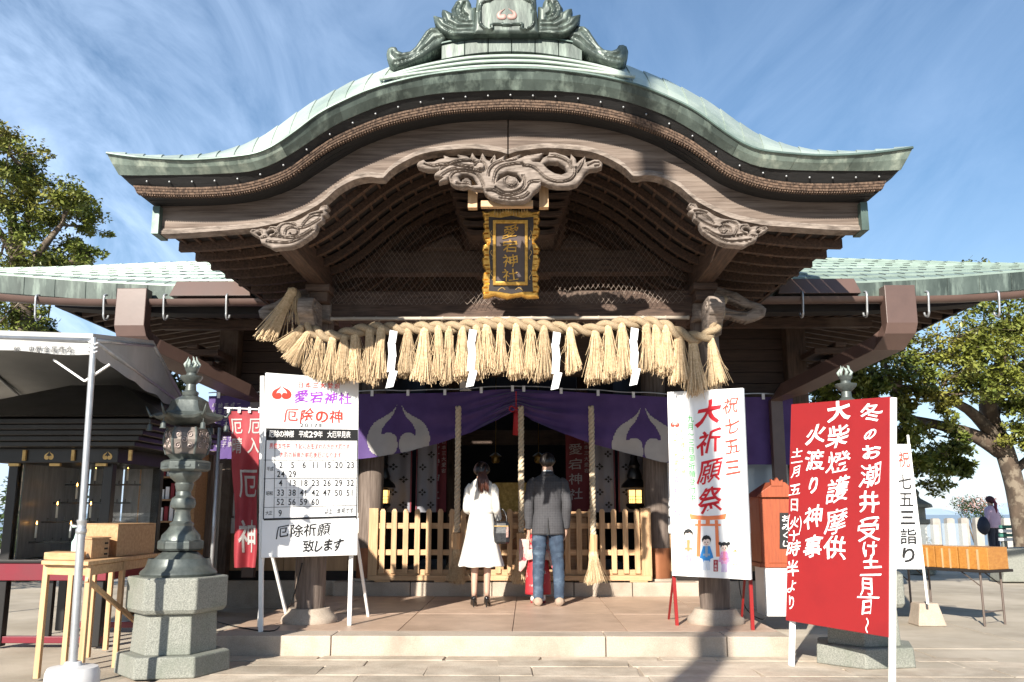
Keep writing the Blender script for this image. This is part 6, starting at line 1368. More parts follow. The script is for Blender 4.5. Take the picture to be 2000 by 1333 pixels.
# ------------------------------------------------------------------ bronze lanterns on granite pedestals
lx = xat(340, 7.35, .5); z_ = lambda y: zat(y, 7.35, 350)
def hexring(z, r, rot=0.0): return [Vector((r * cos(k * pi / 3 + rot), r * sin(k * pi / 3 + rot), z)) for k in range(6)]
HR = radians(12)
def bronze_lantern(name, label, loc):
    t = thing(name, label, 'lantern', loc, 'bronze lanterns flanking the steps')
    def bl(m, n_, mt_, **k): m.v = [(x + loc[0], y + loc[1], z + loc[2]) for x, y, z in m.v]; return m.build(n_, mt_, t, **k)
    m = M(); m.loft([hexring(0, .435, HR), hexring(.155, .425, HR)]); bl(m, 'pedestal_base', mt['granite'], bevel=.012)
    m = M(); m.loft([hexring(.155, .325, HR), hexring(.455, .31, HR)]); bl(m, 'pedestal_shaft', mt['granite'], bevel=.008)
    m = M(); m.loft([hexring(.455, .36, HR), hexring(.49, .385, HR), hexring(.725, .385, HR)]); bl(m, 'pedestal_cap', mt['granite'], bevel=.012)
    m = M(); m.lathe([(0, .725), (.285, .725), (.295, .745), (.285, .765), (.255, .79), (.245, .82), (.235, .86), (.225, z_(1101)), (.20, z_(1094)), (.16, z_(1084)), (.13, z_(1078)), (0, z_(1078))], (0, 0, 0), 36); bl(m, 'foot_bell', mt['bronze'], smooth=2)
    m = M(); m.loft([hexring(z_(1076), .155, HR), hexring(z_(1072), .178, HR), hexring(z_(1058), .178, HR), hexring(z_(1055), .165, HR)]); bl(m, 'foot_plate', mt['bronze'], bevel=.004)
    m = M(); m.lathe([(0, z_(1057)), (.155, z_(1056)), (.148, z_(1046)), (.112, z_(1036)), (.09, z_(1028)), (.095, z_(1023)), (.07, z_(1018)), (.058, z_(1000)), (.063, z_(996)), (.09, z_(992)), (.10, z_(984)), (.09, z_(974)), (.06, z_(968)), (.055, z_(960)), (.065, z_(956)), (.07, z_(950)), (.075, z_(946)), (.068, z_(943)), (.11, z_(934)), (.127, z_(926)), (.125, z_(921)), (0, z_(920))], (0, 0, 0), 36); bl(m, 'stem', mt['bronze'], smooth=2)
    m = M(); m.loft([hexring(z_(921), .175, HR), hexring(z_(917), .195, HR), hexring(z_(903), .195, HR), hexring(z_(899), .17, HR)]); 
    for k in range(6):
        a = HR + (k + .5) * pi / 3; c = Vector((.169 * cos(a), .169 * sin(a), z_(910))); s_ = Vector((-sin(a), cos(a), 0)); m.bar(c - s_ * .06, c + s_ * .06, .012, .02)
    bl(m, 'platform', mt['bronze'], bevel=.003)
    m = M(); m.lathe([(0, z_(899)), (.12, z_(899)), (.135, z_(893)), (.16, z_(888)), (0, z_(888))], (0, 0, 0), 30); bl(m, 'firebox_floor', mt['bronze'], smooth=2)
    m = M(); prof = [(.158, z_(888)), (.175, z_(876)), (.183, z_(860)), (.175, z_(846)), (.155, z_(836))]
    m.loft([hexring(z, r, HR) for r, z in prof]); bl(m, 'firebox', mat('firebox_metal', (.20, .17, .15), (.12, .10, .09), 8, .5, metal=.4), bevel=.003)
    m = M()
    for k in range(6):
        m.tube([Vector((r * cos(k * pi / 3 + HR), r * sin(k * pi / 3 + HR), z)) * 1.0 for r, z in prof], .010, 6)
    bl(m, 'firebox_rib', mt['bronze'])
    m = M()
    for k in range(6):
        a = HR + (k + .5) * pi / 3; s_ = Vector((-sin(a), cos(a), 0))
        for (u0, w0, hand) in ((-.045, 850, 1), (.045, 850, -1), (-.045, 872, -1), (.045, 872, 1), (0, 861, 1)):
            c = Vector((.162 * cos(a), .162 * sin(a), z_(w0))) + s_ * u0
            ps = [c + s_ * (hand * (.004 + .02 * q / 12) * cos(q * .62)) + Vector((0, 0, (.004 + .02 * q / 12) * sin(q * .62))) for q in range(14)]; m.tube(ps, .0035, 4)
    o = bl(m, 'scroll_openwork', mat('pinkish_grille', (.46, .37, .34), (.34, .27, .25), 10, .5, metal=.3)); o['kind'] = 'stuff'
    # roof with upturned corners
    m = M(); n = 48
    def rr(r, z, up):
        o = []
        for j in range(n):
            a = 2 * pi * j / n; q = (a - HR) % (pi / 3) - pi / 6; edge = abs(q) / (pi / 6); k = cos(pi / 6) / cos(q); o.append(Vector((r * k * (1 + .10 * up * edge ** 4) * cos(a), r * k * (1 + .10 * up * edge ** 4) * sin(a), z + .03 * up * edge ** 4)))
        return o
    m.loft([rr(.14, z_(830), 0), rr(.26, z_(820), .8), rr(.275, z_(815), 1), rr(.25, z_(812), .9), rr(.19, z_(806), .3), rr(.165, z_(795), 0), rr(.15, z_(783), 0), rr(.10, z_(776), 0), rr(.06, z_(772), 0)]); bl(m, 'roof', mt['bronze'], smooth=2)
    m = M(); m.lathe([(0, z_(773)), (.062, z_(772)), (.068, z_(766)), (.045, z_(762)), (.04, z_(750)), (.06, z_(746)), (.09, z_(738)), (.092, z_(734)), (.05, z_(735)), (.04, z_(728)), (.055, z_(722)), (.06, z_(718)), (.03, z_(716)), (0, z_(716))], (0, 0, 0), 24); bl(m, 'finial', mt['bronze'], smooth=2)
    for k in range(7):
        a = k * 2 * pi / 7; m = M(); h = (.075 if k % 2 else .095)
        m.tube([(.045 * cos(a), .045 * sin(a), z_(718)), (.06 * cos(a + .2), .06 * sin(a + .2), z_(718) + .03), (.04 * cos(a), .04 * sin(a), z_(718) + .06), (.035 * cos(a - .3), .035 * sin(a - .3), z_(718) + h)], [.014, .013, .009, .002], 6); bl(m, 'flame_petal', mat('pale_bronze', (.34, .40, .36), (.22, .27, .25), 10, .5) if k == 0 else bpy.data.materials['pale_bronze'], smooth=True)
    for k in range(6):
        a = k * pi / 3 + HR; c = Vector((.32 * cos(a), .32 * sin(a), z_(806))); c2 = Vector((.30 * cos(a), .30 * sin(a), z_(818)))
        m = M(); m.tube([Vector((.25 * cos(a), .25 * sin(a), z_(812))), c2 + Vector((0, 0, .02)), c + Vector((0, 0, .01)), c + Vector((.02 * cos(a), .02 * sin(a), .05))], [.014, .012, .009, .003], 6); bl(m, 'corner_horn', mt['bronze'], smooth=True)
        m = M(); b0 = c2 - Vector((0, 0, .015)); m.tube([b0, b0 - Vector((0, 0, .03))], .003, 5); m.lathe([(.0, b0.z - .03), (.012, b0.z - .03), (.02, b0.z - .04), (.022, b0.z - .075), (.03, b0.z - .085), (0, b0.z - .085)], (b0.x, b0.y, 0), 12); bl(m, 'wind_bell', mt['bronze'], smooth=2)
    return t
bronze_lantern('bronze_lantern', 'green bronze lantern on a hexagonal granite pedestal beside the tent pole', (lx, 7.4, 0))
bronze_lantern('bronze_lantern', 'green bronze lantern on a granite pedestal half hidden behind the red event board', (xat(1684, 7.95, .3), 7.95, 0))
# ------------------------------------------------------------------ tent
TY = 6.3; tp = pt(182, 652, TY); tent = thing('canopy_tent', 'grey white canvas event tent with steel pole at the left edge', 'tent', (tp.x - .06, TY, 0))
fd = Vector((-1, -.21, 0)).normalized(); sd_ = Vector((-.21, 1, 0)).normalized(); C0 = Vector((tp.x, TY, tp.z)); LF, LS = 3.4, 4.2
C1 = C0 + fd * LF; C2 = C0 + sd_ * LS; C3 = C2 + fd * LF; rid = Vector((0, 0, .34))
def sag(a, b, n, amp=.02): return [a.lerp(b, i / n) + Vector((0, 0, -amp * sin(pi * i / n))) for i in range(n + 1)]
vt = mat('tent_valance', (.42, .42, .41), (.36, .36, .35), 3, .7)
for a, b, nm in ((C0, C1, 1), (C0, C2, 2), (C2, C3, 3), (C1, C3, 4)):
    m = M(); n = 40; rg = []
    nn = (b - a).normalized().cross(Vector((0, 0, 1)))
    m.grid(n, 4, lambda u, v: a.lerp(b, u) + Vector((0, 0, -.15 * v - .01 * sin(u * 30) * v)) + nn * (.012 * sin(u * 22 + v * 2) * v)); m.build('valance', vt, tent, smooth=True, fix=False)
m1 = (C0 + C2) / 2 + rid; m2 = (C1 + C3) / 2 + rid
for a, b, c, d in ((C0, C1, m2, m1), (C2, C3, m2, m1)):
    m = M(); m.grid(16, 12, lambda u, v: (a.lerp(b, u)).lerp(d.lerp(c, u), v) + Vector((0, 0, -.04 * sin(pi * v) * (1 + .3 * sin(u * 12))))); m.build('roof_canvas', mt['tent'], tent, smooth=True, fix=False)
for tri in ([C0, C2, m1], [C1, C3, m2]): m = M(); m.add(tri, [(0, 1, 2)]); m.build('gable_canvas', mt['tent'], tent, fix=False)
for a, b in ((C0, C1), (C0, C2), (C2, C3), (C0, m1), (C2, m1), (m1, m2), (C0.lerp(C1, .5), m1.lerp(m2, .5)), (C2.lerp(C3, .5), m1.lerp(m2, .5))):
    m = M(); m.tube([a - Vector((0, 0, .05)), b - Vector((0, 0, .05))], .016, 8); m.build('frame_tube', mt['steel'], tent, smooth=True)
foot = gp(137, 1345, .1); foot = Vector((tp.x - .05 + .0, TY, 0)); foot.x = xat(140, TY, .1)
top_ = Vector((xat(180, TY, 2.3), TY, C0.z - .03)); jz = 1.11
mid = foot.lerp(top_, .46)
m = M(); m.tube([foot + Vector((0, 0, .05)), mid], .027, 14); m.build('pole_lower', mt['steel'], tent, smooth=2)
m = M(); m.tube([mid - Vector((0, 0, .05)), top_], .022, 14); m.build('pole_upper', mt['steel'], tent, smooth=2)
m = M(); m.lathe([(.031, -.05), (.036, -.04), (.036, -.02), (.029, -.01), (.029, .02), (.034, .03), (.034, .045), (0, .045)], mid, 14); m.tube([mid + Vector((-.03, 0, .0)), mid + Vector((-.07, 0, .01)), mid + Vector((-.075, 0, -.03))], .008, 6); m.build('pole_clamp', mt['steel'], tent, smooth=2)
for (a, b, c, d) in ((105, 703, 166, 745), (215, 712, 166, 745)):
    m = M(); m.bar(pt(a, b, TY + .02), pt(c, d, TY + .02), .022, .012); m.build('brace', mt['white_paint'], tent)
m = M(); 
for k in range(3): m.tube([top_ + Vector((.028 * cos(a), .028 * sin(a), -.04 - .03 * k + .01 * sin(a * 2))) for a in np.linspace(0, 6.28, 10)], .006, 5)
m.build('tie_cord', mt['paper'], tent)
m = M(); m.lathe([(0, 0), (.17, 0), (.175, .02), (.17, .17), (.155, .205), (.06, .215), (.05, .24), (0, .24)], (foot.x, TY, 0), 28); m.build('weight', mat('grey_plastic', (.60, .60, .60), (.55, .55, .55), 4, .5), tent, smooth=2)
m = M(); m.box(foot.x + .07, foot.x + .11, TY - .172, TY - .15, .10, .125); m.build('weight_slot', mt['ink'], tent)
m = M(); m.tube([C3 - Vector((0, 0, .1)), Vector((C3.x, C3.y, 0))], .024, 12); m.build('pole_lower', mt['steel'], tent, smooth=True)
m = M(); m.tube([C1 - Vector((0, 0, .1)), Vector((C1.x, C1.y, 0))], .024, 12); m.build('pole_lower', mt['steel'], tent, smooth=True)
nf = Vector((0, 0, 1)).cross((C1 - C0).normalized()); nf = nf if nf.y < 0 else -nf
bt_ = Board(C1 + nf * .014, C0 + nf * .014, C1 + nf * .014 - Vector((0, 0, .15))); m = M()
for ch_, px in zip('納中野金属商会', (33, 62, 76, 91, 106, 121, 136)):
    bt_.tx(m, ch_, px, 683, 12, 13, 0, 0, .012, .2, .006)
m.build('lettering', mt['ink'], tent, fix=False)
# ------------------------------------------------------------------ candle cabinet
CBY = 8.7; X = lambda px, Y=CBY, z=1.2: xat(px, Y, z)
thin = mat('thin_glass', (.9, .93, .93), None, rough=.03, trans=1); thin.node_tree.nodes['Principled BSDF'].inputs['IOR'].default_value = 1.12
cab = thing('candle_cabinet', 'black lacquered glass cabinet with burning candles standing behind the tent pole', 'candle cabinet', (X(120), CBY, 0))
x0, x1, y0, y1 = X(22), X(208), CBY, CBY + 1.15
zb, zt = zat(1100, CBY), zat(905, CBY)
for a, b in ((x0, y0), (x1, y0), (x1, y1), (x0, y1)):
    m = M(); m.box(a - .045, a + .045, b - .045, b + .045, 0, zt + .14); m.build('post', mt['black'], cab, bevel=.006)
m = M(); m.box(x0 - .08, x1 + .08, y0 - .08, y1 + .08, zb - .16, zb); m.build('plinth_tray', mt['maroon'], cab, bevel=.006)
m = M(); m.box(x0 - .1, x1 + .1, y0 - .1, y1 + .1, zb, zb + .03); m.build('shelf', mt['black'], cab, bevel=.006)
m = M(); m.box(x0 - .12, x1 + .12, y0 - .12, y1 + .12, zt, zt + .14); m.build('frieze', mt['black'], cab, bevel=.006)
for k, px in enumerate((52, 147, 258)):
    m = M(); m.box(X(px) - .015, X(px) + .015, y0 - .15, y0 - .125, zt + .02, zt + .12); m.build('frieze_clasp', mt['gold_flat'], cab)
for px in (98, 212):
    c = Vector((X(px), y0 - .122, zt + .07)); m = M()
    for sg in (-1, 1): m.add([(c.x + sg * -a * .045, c.y, c.z + b * .04) for a, b in EP], [tuple(range(len(EP)))])
    m.build('crest', mt['gold_flat'], cab)
for (a, b, c, d) in ((x0 + .045, x1 - .045, y0, y0),):
    m = M(); m.box(a, b, c - .004, c + .004, zb + .03, zt); m.build('glass_pane', thin, cab)
m = M(); m.box(x1 - .004, x1 + .004, y0 + .05, y1 - .05, zb + .03, zt); m.build('glass_pane', thin, cab)
for q in range(5):
    m = M(); w = (x1 - x0) / 5; m.box(x0 + w * q + .01, x0 + w * (q + 1) - .01, y1 - .03, y1 - .02, zb + .03, zt); m.build('back_panel', mat('brushed_panel', (.32, .32, .32), (.22, .22, .22), 3, .4, metal=.3, stretch=(6, 6, 1)) if q == 0 else bpy.data.materials['brushed_panel'], cab)
wax = mat('candle_wax', (.8, .78, .7)); flm = mat('flame', (1, .5, .1), None, emis=(1, .45, .1), estr=9)
for r in range(4):
    zz = zb + .17 + .19 * r; yy = y0 + .25 + .2 * r
    m = M(); m.box(x0 + .06, x1 - .06, yy - .01, yy + .01, zz, zz + .018); rk = m.build('rack', mt['black'], cab)
    for q in range(9):
        xx = x0 + .12 + (x1 - x0 - .24) * q / 8; m = M(); m.tube([(xx, yy, zz + .018), (xx, yy, zz + .05)], .006, 5); m.build('spike', mt['black'], rk)
        if (q * 7 + r * 5) % 4 == 0:
            m = M(); m.tube([(xx, yy, zz + .05), (xx, yy, zz + .17)], .011, 8); cn = tag(m.build('candle', wax, None, smooth=True), 'white candle in the glass cabinet on %s, %s' % (('the lowest rack', 'the second rack up', 'the third rack up', 'the top rack')[r], ('far left', 'left end', 'left of the middle', 'just left of centre', 'middle', 'just right of centre', 'right of the middle', 'right end', 'far right')[q]), 'candle', 'candles in the cabinet')
            m = M(); m.lathe([(0, zz + .175), (.007, zz + .185), (.005, zz + .2), (0, zz + .215)], (xx, yy, 0), 8); m.build('flame', flm, cn)
m = M(); m.box(x0 + .046, x0 + .06, y0 + .05, y1 - .03, zb + .03, zt); m.build('side_panel', bpy.data.materials['brushed_panel'], cab)
# cabinet roof
for q in range(5):
    m = M(); m.box(x0 - .25 - .05 * q, x1 + .35 + .05 * q, y0 - .3 - .04 * q, y1 + .4, zt + .14 + .05 * q, zt + .19 + .05 * q); m.build('roof_tier', mt['black'], cab, bevel=.008)
m = M(); m.hexa([(x0 - .6, y0 - .6, zt + .40), (x1 + .75, y0 - .6, zt + .40), (x1 + .75, y1 + .6, zt + .40), (x0 - .6, y1 + .6, zt + .40), (x0 + .3, y0 + .3, zt + .8), (x1 - .1, y0 + .3, zt + .8), (x1 - .1, y1 - .2, zt + .8), (x0 + .3, y1 - .2, zt + .8)]); m.build('roof', mt['black'], cab, bevel=.01)
m = M(); m.box(x0 - .05, x1 + .05, y0 - .03, y0 + .04, .03, .09); m.box(x0 - .05, x1 + .05, y1 - .03, y1 + .04, .03, .09); m.build('foot_rail', mt['maroon'], cab, bevel=.005)
for px in (112, 160): m = M(); m.box(X(px) - .03, X(px) + .03, y0 - .02, y0 + .04, .09, zb - .16); m.build('leg', mt['black'], cab)
for px in (30, 110, 200):
    m = M(); m.box(X(px) - .05, X(px) + .05, y0 - .12, y0 - .085, zt - .03, zt - .005); m.build('gold_fitting', mt['gold_flat'], cab)
# ------------------------------------------------------------------ offering table with boxes
tb = thing('side_table', 'pale wooden table with thin legs beside the tent pole carrying wooden boxes', 'table', (xat(150, 7.6, .4), 7.6, 0))
TZ_ = .83; cs = [(xat(80, 7.0, TZ_), 7.0), (xat(172, 6.85, TZ_), 6.85), (xat(316, 8.35, TZ_), 8.35), (xat(222, 8.55, TZ_), 8.55)]
def slab(cs, z0, z1): m = M(); m.hexa([(a, b, z0) for a, b in cs] + [(a, b, z1) for a, b in cs]); return m
slab(cs, TZ_, TZ_ + .03).build('tabletop', mt['pale_wood_x'], tb, bevel=.004)
ci = [Vector((a, b, 0)) for a, b in cs]; cen = sum(ci, Vector()) / 4; ins = [c.lerp(cen, .09) for c in ci]
for a, b in ((0, 1), (1, 2), (2, 3), (3, 0)):
    m = M(); m.bar(ins[a] + Vector((0, 0, TZ_ - .04)), ins[b] + Vector((0, 0, TZ_ - .04)), .022, .07); m.build('apron', mt['pale_wood_x'], tb)
for p in ins + [ins[0].lerp(ins[3], .35), ins[1].lerp(ins[2], .45), ins[0].lerp(ins[3], .7)]:
    m = M(); m.box(p.x - .02, p.x + .02, p.y - .02, p.y + .02, 0, TZ_); m.build('leg', mt['pale_wood'], tb, bevel=.003)
m = M(); m.bar(ins[1] + Vector((0, -.03, TZ_ - .1)), ins[1].lerp(ins[2], .75) + Vector((.03, -.02, .28)), .022, .035); m.build('brace', mt['pale_wood_x'], tb)
zt_ = TZ_ + .032
bxs = [(xat(167, 8.0, 1), 8.0), (xat(229, 7.55, 1), 7.55), (xat(303, 8.25, 1), 8.25), (xat(245, 8.7, 1), 8.7)]
o = tag(slab(bxs, zt_, zat(1026, 7.6)).build('wooden_box', mt['pale_wood_x'], None, bevel=.004), 'largest plain pale wooden box on the side table, at its far end', 'box')
lid = M(); lid = slab([(a, b) for a, b in bxs], zat(1026, 7.6) + .001, zat(1026, 7.6) + .008).build('lid', mt['pale_wood_x'], o)
b2s = [(xat(160, 7.45, 1), 7.45), (xat(180, 7.2, 1), 7.2), (xat(214, 7.45, 1), 7.45), (xat(196, 7.7, 1), 7.7)]
dr = tag(slab(b2s, zt_, zt_ + .15).build('drawer_box', mt['pale_wood_x'], None, bevel=.003), 'small wooden box with three slots standing on the side table behind the tent pole', 'box')
slab([(a + (a - sum(q[0] for q in b2s) / 4) * .12, b + (b - sum(q[1] for q in b2s) / 4) * .12) for a, b in b2s], zt_ + .151, zt_ + .162).build('lid', mt['pale_wood_x'], dr)
p0, p1 = Vector((*b2s[1], 0)), Vector((*b2s[2], 0))
for k in range(3):
    m = M(); a = p0.lerp(p1, .75) + Vector((.002, -.004, zt_ + .03 + .042 * k)); b = p0.lerp(p1, .92) + Vector((.002, -.004, zt_ + .03 + .042 * k)); m.bar(a, b, .006, .014); m.build('slot', mt['soffit'], dr)
b3s = [(xat(86, 7.1, .9), 7.1), (xat(150, 7.0, .9), 7.0), (xat(168, 7.25, .9), 7.25), (xat(108, 7.35, .9), 7.35)]
tr_ = tag(slab(b3s, zt_, zt_ + .055).build('shallow_tray', mt['pale_wood_x'], None, bevel=.003), 'shallow pale wooden tray at the near end of the side table', 'tray')
bt2 = M(); cbt = (xat(150, 7.5, 1), 7.5); bt2.lathe([(0, zt_), (.035, zt_), (.037, zt_ + .12), (.02, zt_ + .15), (.012, zt_ + .2), (0, zt_ + .2)], (*cbt, 0), 12); bt2.tube([(cbt[0], cbt[1], zt_ + .2), (cbt[0], cbt[1], zt_ + .24), (cbt[0] - .05, cbt[1], zt_ + .24)], .006, 6)
tag(bt2.build('pump_bottle', mat('aqua_plastic', (.45, .66, .60)), None, smooth=2), 'pale green pump bottle on the side table behind the tent pole', 'bottle')
# ------------------------------------------------------------------ upright drain pipe, cables
px_ = xat(414, 8.9, .8); m = M(); m.tube([(px_, 8.9, 0), (px_, 8.9, zat(835, 8.9))], .018, 10)
tag(m.build('steel_post', mt['steel'], None, smooth=True), 'thin grey steel post standing just right of the left bronze lantern', 'post')
def cable(pts, label, r=.006):
    m = M(); m.tube(smooth_poly(pts, 6, False), r, 6); tag(m.build('cable', mt['ink'], None, smooth=True), label, 'cable')
g1 = lambda px, py, z=PF_Z: tuple(gp(px, py, z + .006))
cable([pt(590, 1100, 9.05), pt(575, 1160, 8.95), g1(556, 1205), g1(535, 1232), g1(470, 1226), g1(425, 1215)], 'black cable running down beside the left porch column and across the platform')
cable([pt(1442, 1120, 8.9), pt(1448, 1165, 9.1), g1(1462, 1195), g1(1490, 1210), g1(1500, 1190)], 'thin dark cable hanging behind the festival board and lying on the platform', .005)
# ------------------------------------------------------------------ right: folding tables with slip boxes
amber = mat('amber_wood', (.42, .19, .04), (.33, .135, .028), 3, .45, stretch=GX, vary=.08)
ft = thing('folding_table', 'low folding table with brown metal legs on the right holding amber wooden boxes', 'folding table', tuple(gp(1850, 1210, 0)))
R0 = Vector((xat(1928, 10.2, .57), 10.2, .57)); L0 = Vector((xat(1742, 11.2, .57), 11.2, .57)); dv = (L0 - R0).normalized(); nv = Vector((-dv.y, dv.x, 0)); nv = nv if nv.y > 0 else -nv
m = M(); m.hexa([R0, L0, L0 + nv * .5, R0 + nv * .5, R0 + Vector((0, 0, .03)), L0 + Vector((0, 0, .03)), L0 + nv * .5 + Vector((0, 0, .03)), R0 + nv * .5 + Vector((0, 0, .03))]); m.build('tabletop', mt['soffit'], ft, bevel=.004)
brn = mat('brown_tube', (.13, .10, .085), None, rough=.4, metal=.3)
for s_ in (.10, .85):
    for w_ in (.06, .44):
        a = R0 + dv * (s_ * (L0 - R0).length) + nv * w_; m = M(); m.tube([a, (a.x, a.y, 0)], .013, 8); m.tube([(a.x, a.y, .42), tuple(a + dv * .22)], .007, 6); m.build('leg', brn, ft, smooth=2)
    a = R0 + dv * (s_ * (L0 - R0).length) + nv * .06; b = a + nv * .38; m = M(); m.tube([(a.x, a.y, .15), (b.x, b.y, .15)], .008, 6); m.build('cross_bar', brn, ft)
lt = (L0 - R0).length; q = 0
names = ['rightmost', 'second from the right', 'third from the right', 'leftmost']
edges_ = [(.01, .30), (.31, .54), (.55, .78), (.79, 1.0)]
for k, (a_, b_) in enumerate(edges_):
    a = R0 + dv * (a_ * lt) + nv * .06 + Vector((0, 0, .031)); b = R0 + dv * (b_ * lt) + nv * .06 + Vector((0, 0, .031)); h = Vector((0, 0, .24)); m = M(); m.hexa([a, b, b + nv * .38, a + nv * .38, a + h, b + h, b + nv * .38 + h, a + nv * .38 + h])
    bx = tag(m.build('slip_box', amber, None, bevel=.006), 'amber wooden box on the folding table, %s of the four' % names[k], 'box', 'amber boxes on the folding table')
    for w_ in ((.3, .36), (.64, .70)):
        c = a.lerp(b, w_[0]) - nv * .012; d = a.lerp(b, w_[1]) - nv * .012; m = M(); m.hexa([c, d, d + nv * .012, c + nv * .012, c + h * .9, d + h * .9, d + nv * .012 + h * .9, c + nv * .012 + h * .9]); m.build('divider_strip', mt['pale_wood'], bx)
frost = mat('clear_acrylic', (.45, .5, .52), None, rough=.3, alpha=.22)
for k, px in enumerate((1812, 1866)):
    p = pt(px, 1075, 11.2 - .5 * k); m = M(); w = .13; m.hexa([(p.x - w, p.y, p.z - .05), (p.x + w, p.y - .06, p.z - .05), (p.x + w, p.y - .05, p.z - .05), (p.x - w, p.y + .01, p.z - .05), (p.x - w, p.y, p.z + .30), (p.x + w, p.y - .06, p.z + .30), (p.x + w, p.y - .05, p.z + .30), (p.x - w, p.y + .01, p.z + .30)])
    tag(m.build('acrylic_screen', frost, None), '%s upright pale acrylic screen behind the amber boxes' % ('left' if k == 0 else 'right'), 'screen', 'screens behind the amber boxes')
# planters / bench at the right edge
m = M(); c = gp(1990, 1138, 0); m.hexa([(c.x - .28, c.y, 0), (c.x + .5, c.y, 0), (c.x + .5, c.y + .5, 0), (c.x - .28, c.y + .5, 0), (c.x - .16, c.y, .58), (c.x + .5, c.y, .6), (c.x + .5, c.y + .5, .6), (c.x - .16, c.y + .5, .58)]); tag(m.build('stone_block', mt['granite'], None, bevel=.03), 'grey rough stone block at the right edge below the tree', 'stone')
bn = thing('bench', 'white and green slatted bench in front of the tree trunk at the right edge', 'bench', tuple(gp(1985, 1120, 0)))
by0 = bn.location.y + .9
for k in range(4):
    m = M(); z = .88 - .09 * k; m.box(xat(1955, by0, .8), xat(1955, by0, .8) + 1.4, by0 + .02 * k, by0 + .08 + .02 * k, z, z + .065); m.build('slat', mt['white_paint'] if k % 2 else mat('green_paint_%s' % 'ab'[k // 2], (.04, .16, .12)), bn, bevel=.006)
for xq in (.12, 1.25): m = M(); x = xat(1955, by0, .8) + xq; m.box(x - .05, x + .05, by0 + .1, by0 + .2, 0, .9); m.build('leg', mt['granite'], bn)
# amulet stall and post between the cabinet and the hall
st_ = thing('amulet_stall', 'brown wooden stall with shelves of paper charms behind the left bronze lantern', 'stall', (xat(318, 11.2, .5), 11.2, 0))
ya = 11.2; xa, xb = xat(262, ya, 1), xat(372, ya, 1)
m = M(); m.box(xa, xb, ya + .5, ya + .55, 0, zat(885, ya)); m.build('back_panel', mt['brown_wall'], st_)
m = M(); m.box(xa - .1, xb + .1, ya - .1, ya + .6, zat(885, ya), zat(878, ya)); m.build('roof_board', mt['wood_x'], st_)
for x in (xa, xb): m = M(); m.box(x - .03, x + .03, ya, ya + .5, 0, zat(885, ya)); m.build('side_panel', bw, st_)
for py in (930, 975, 1018, 1060): m = M(); m.box(xa + .031, xb - .031, ya + .02, ya + .49, zat(py, ya) - .02, zat(py, ya)); m.build('shelf', bw, st_)
for r_i, py in enumerate((930, 975, 1018)):
    for k in range(9):
        x = xa + .09 + k * (xb - xa - .18) / 8; m = M(); m.box(x - .025, x + .02, ya + .08, ya + .10, zat(py, ya), zat(py, ya) + U(.12, .2)); m.build('paper_charm', mt['paper'] if (k + r_i) % 3 else mt['red_cloth'], st_)
m = M(); m.box(xat(378, 11.6, 1), xat(410, 11.6, 1), 11.6, 11.8, 0, zat(880, 11.6)); tag(m.build('wooden_post', mt['column'], None, bevel=.01), 'thick greyish square wooden post between the left lantern and the red banner', 'post')
m = M(); m.box(xat(330, 11.9, 1), xat(425, 11.9, 1), 11.9, 11.95, 0, zat(905, 11.9)); tag(m.build('partition_panel', mat('cream_panel', (.5, .46, .4), (.44, .4, .35), 3, .6), None), 'cream partition panel behind the square post and left bronze lantern', 'panel')
# stone fence
sf = thing('stone_fence', 'row of pale square stone posts on a low wall at the edge of the terrace', 'fence', (xat(1870, 32.5, 0), 32.5, 0))
fw = mat('pale_stone', (.36, .34, .31), (.27, .25, .22), 3, .85, vary=.15)  # pale stone of the fence posts and coping
yf = 32.5; xx = xat(1690, yf, .5)
m = M(); m.box(xx - .2, xx + 11, yf - .15, yf + .35, 0, zat(1074, yf)); m.build('low_wall', mat('brown_stone_wall', (.30, .22, .16), (.2, .15, .11), 4, .9), sf, bevel=.02)
m = M(); m.box(xx - .2, xx + 11, yf - .25, yf + .45, zat(1074, yf), zat(1072, yf) + .05); m.build('coping', fw, sf, bevel=.01)
for k in range(22):
    x = xx + k * .49; m = M(); zt_2 = zat(1012 + U(-1, 1), yf); m.box(x - .13, x + .13, yf - .12, yf + .14, zat(1074, yf) + .05, zt_2 - .03); m.box(x - .10, x + .10, yf - .095, yf + .115, zt_2 - .03, zt_2); m.build('stone_post', fw, sf)
sl = thing('stone_lantern', 'small weathered stone lantern beyond the white banner', 'stone lantern', (xat(1798, 19, .5), 19, 0)); m = M(); xs_ = sl.location.x
m.loft([[Vector((xs_ + r * cos(a), 19 + r * sin(a), z)) for a in np.linspace(0, 2 * pi, 6, endpoint=False)] for r, z in ((.28, 0), (.28, .2), (.12, .25), (.12, .9), (.24, 1.0), (.24, 1.08))]); m.build('shaft', mt['granite'], sl)
m = M(); m.loft([[Vector((xs_ + r * cos(a), 19 + r * sin(a), z)) for a in np.linspace(0, 2 * pi, 6, endpoint=False)] for r, z in ((.16, 1.08), (.16, 1.3), (.32, 1.32), (.30, 1.38), (.08, 1.5), (.05, 1.55), (.07, 1.62), (.01, 1.7))]); m.build('lantern_head', mt['granite'], sl)
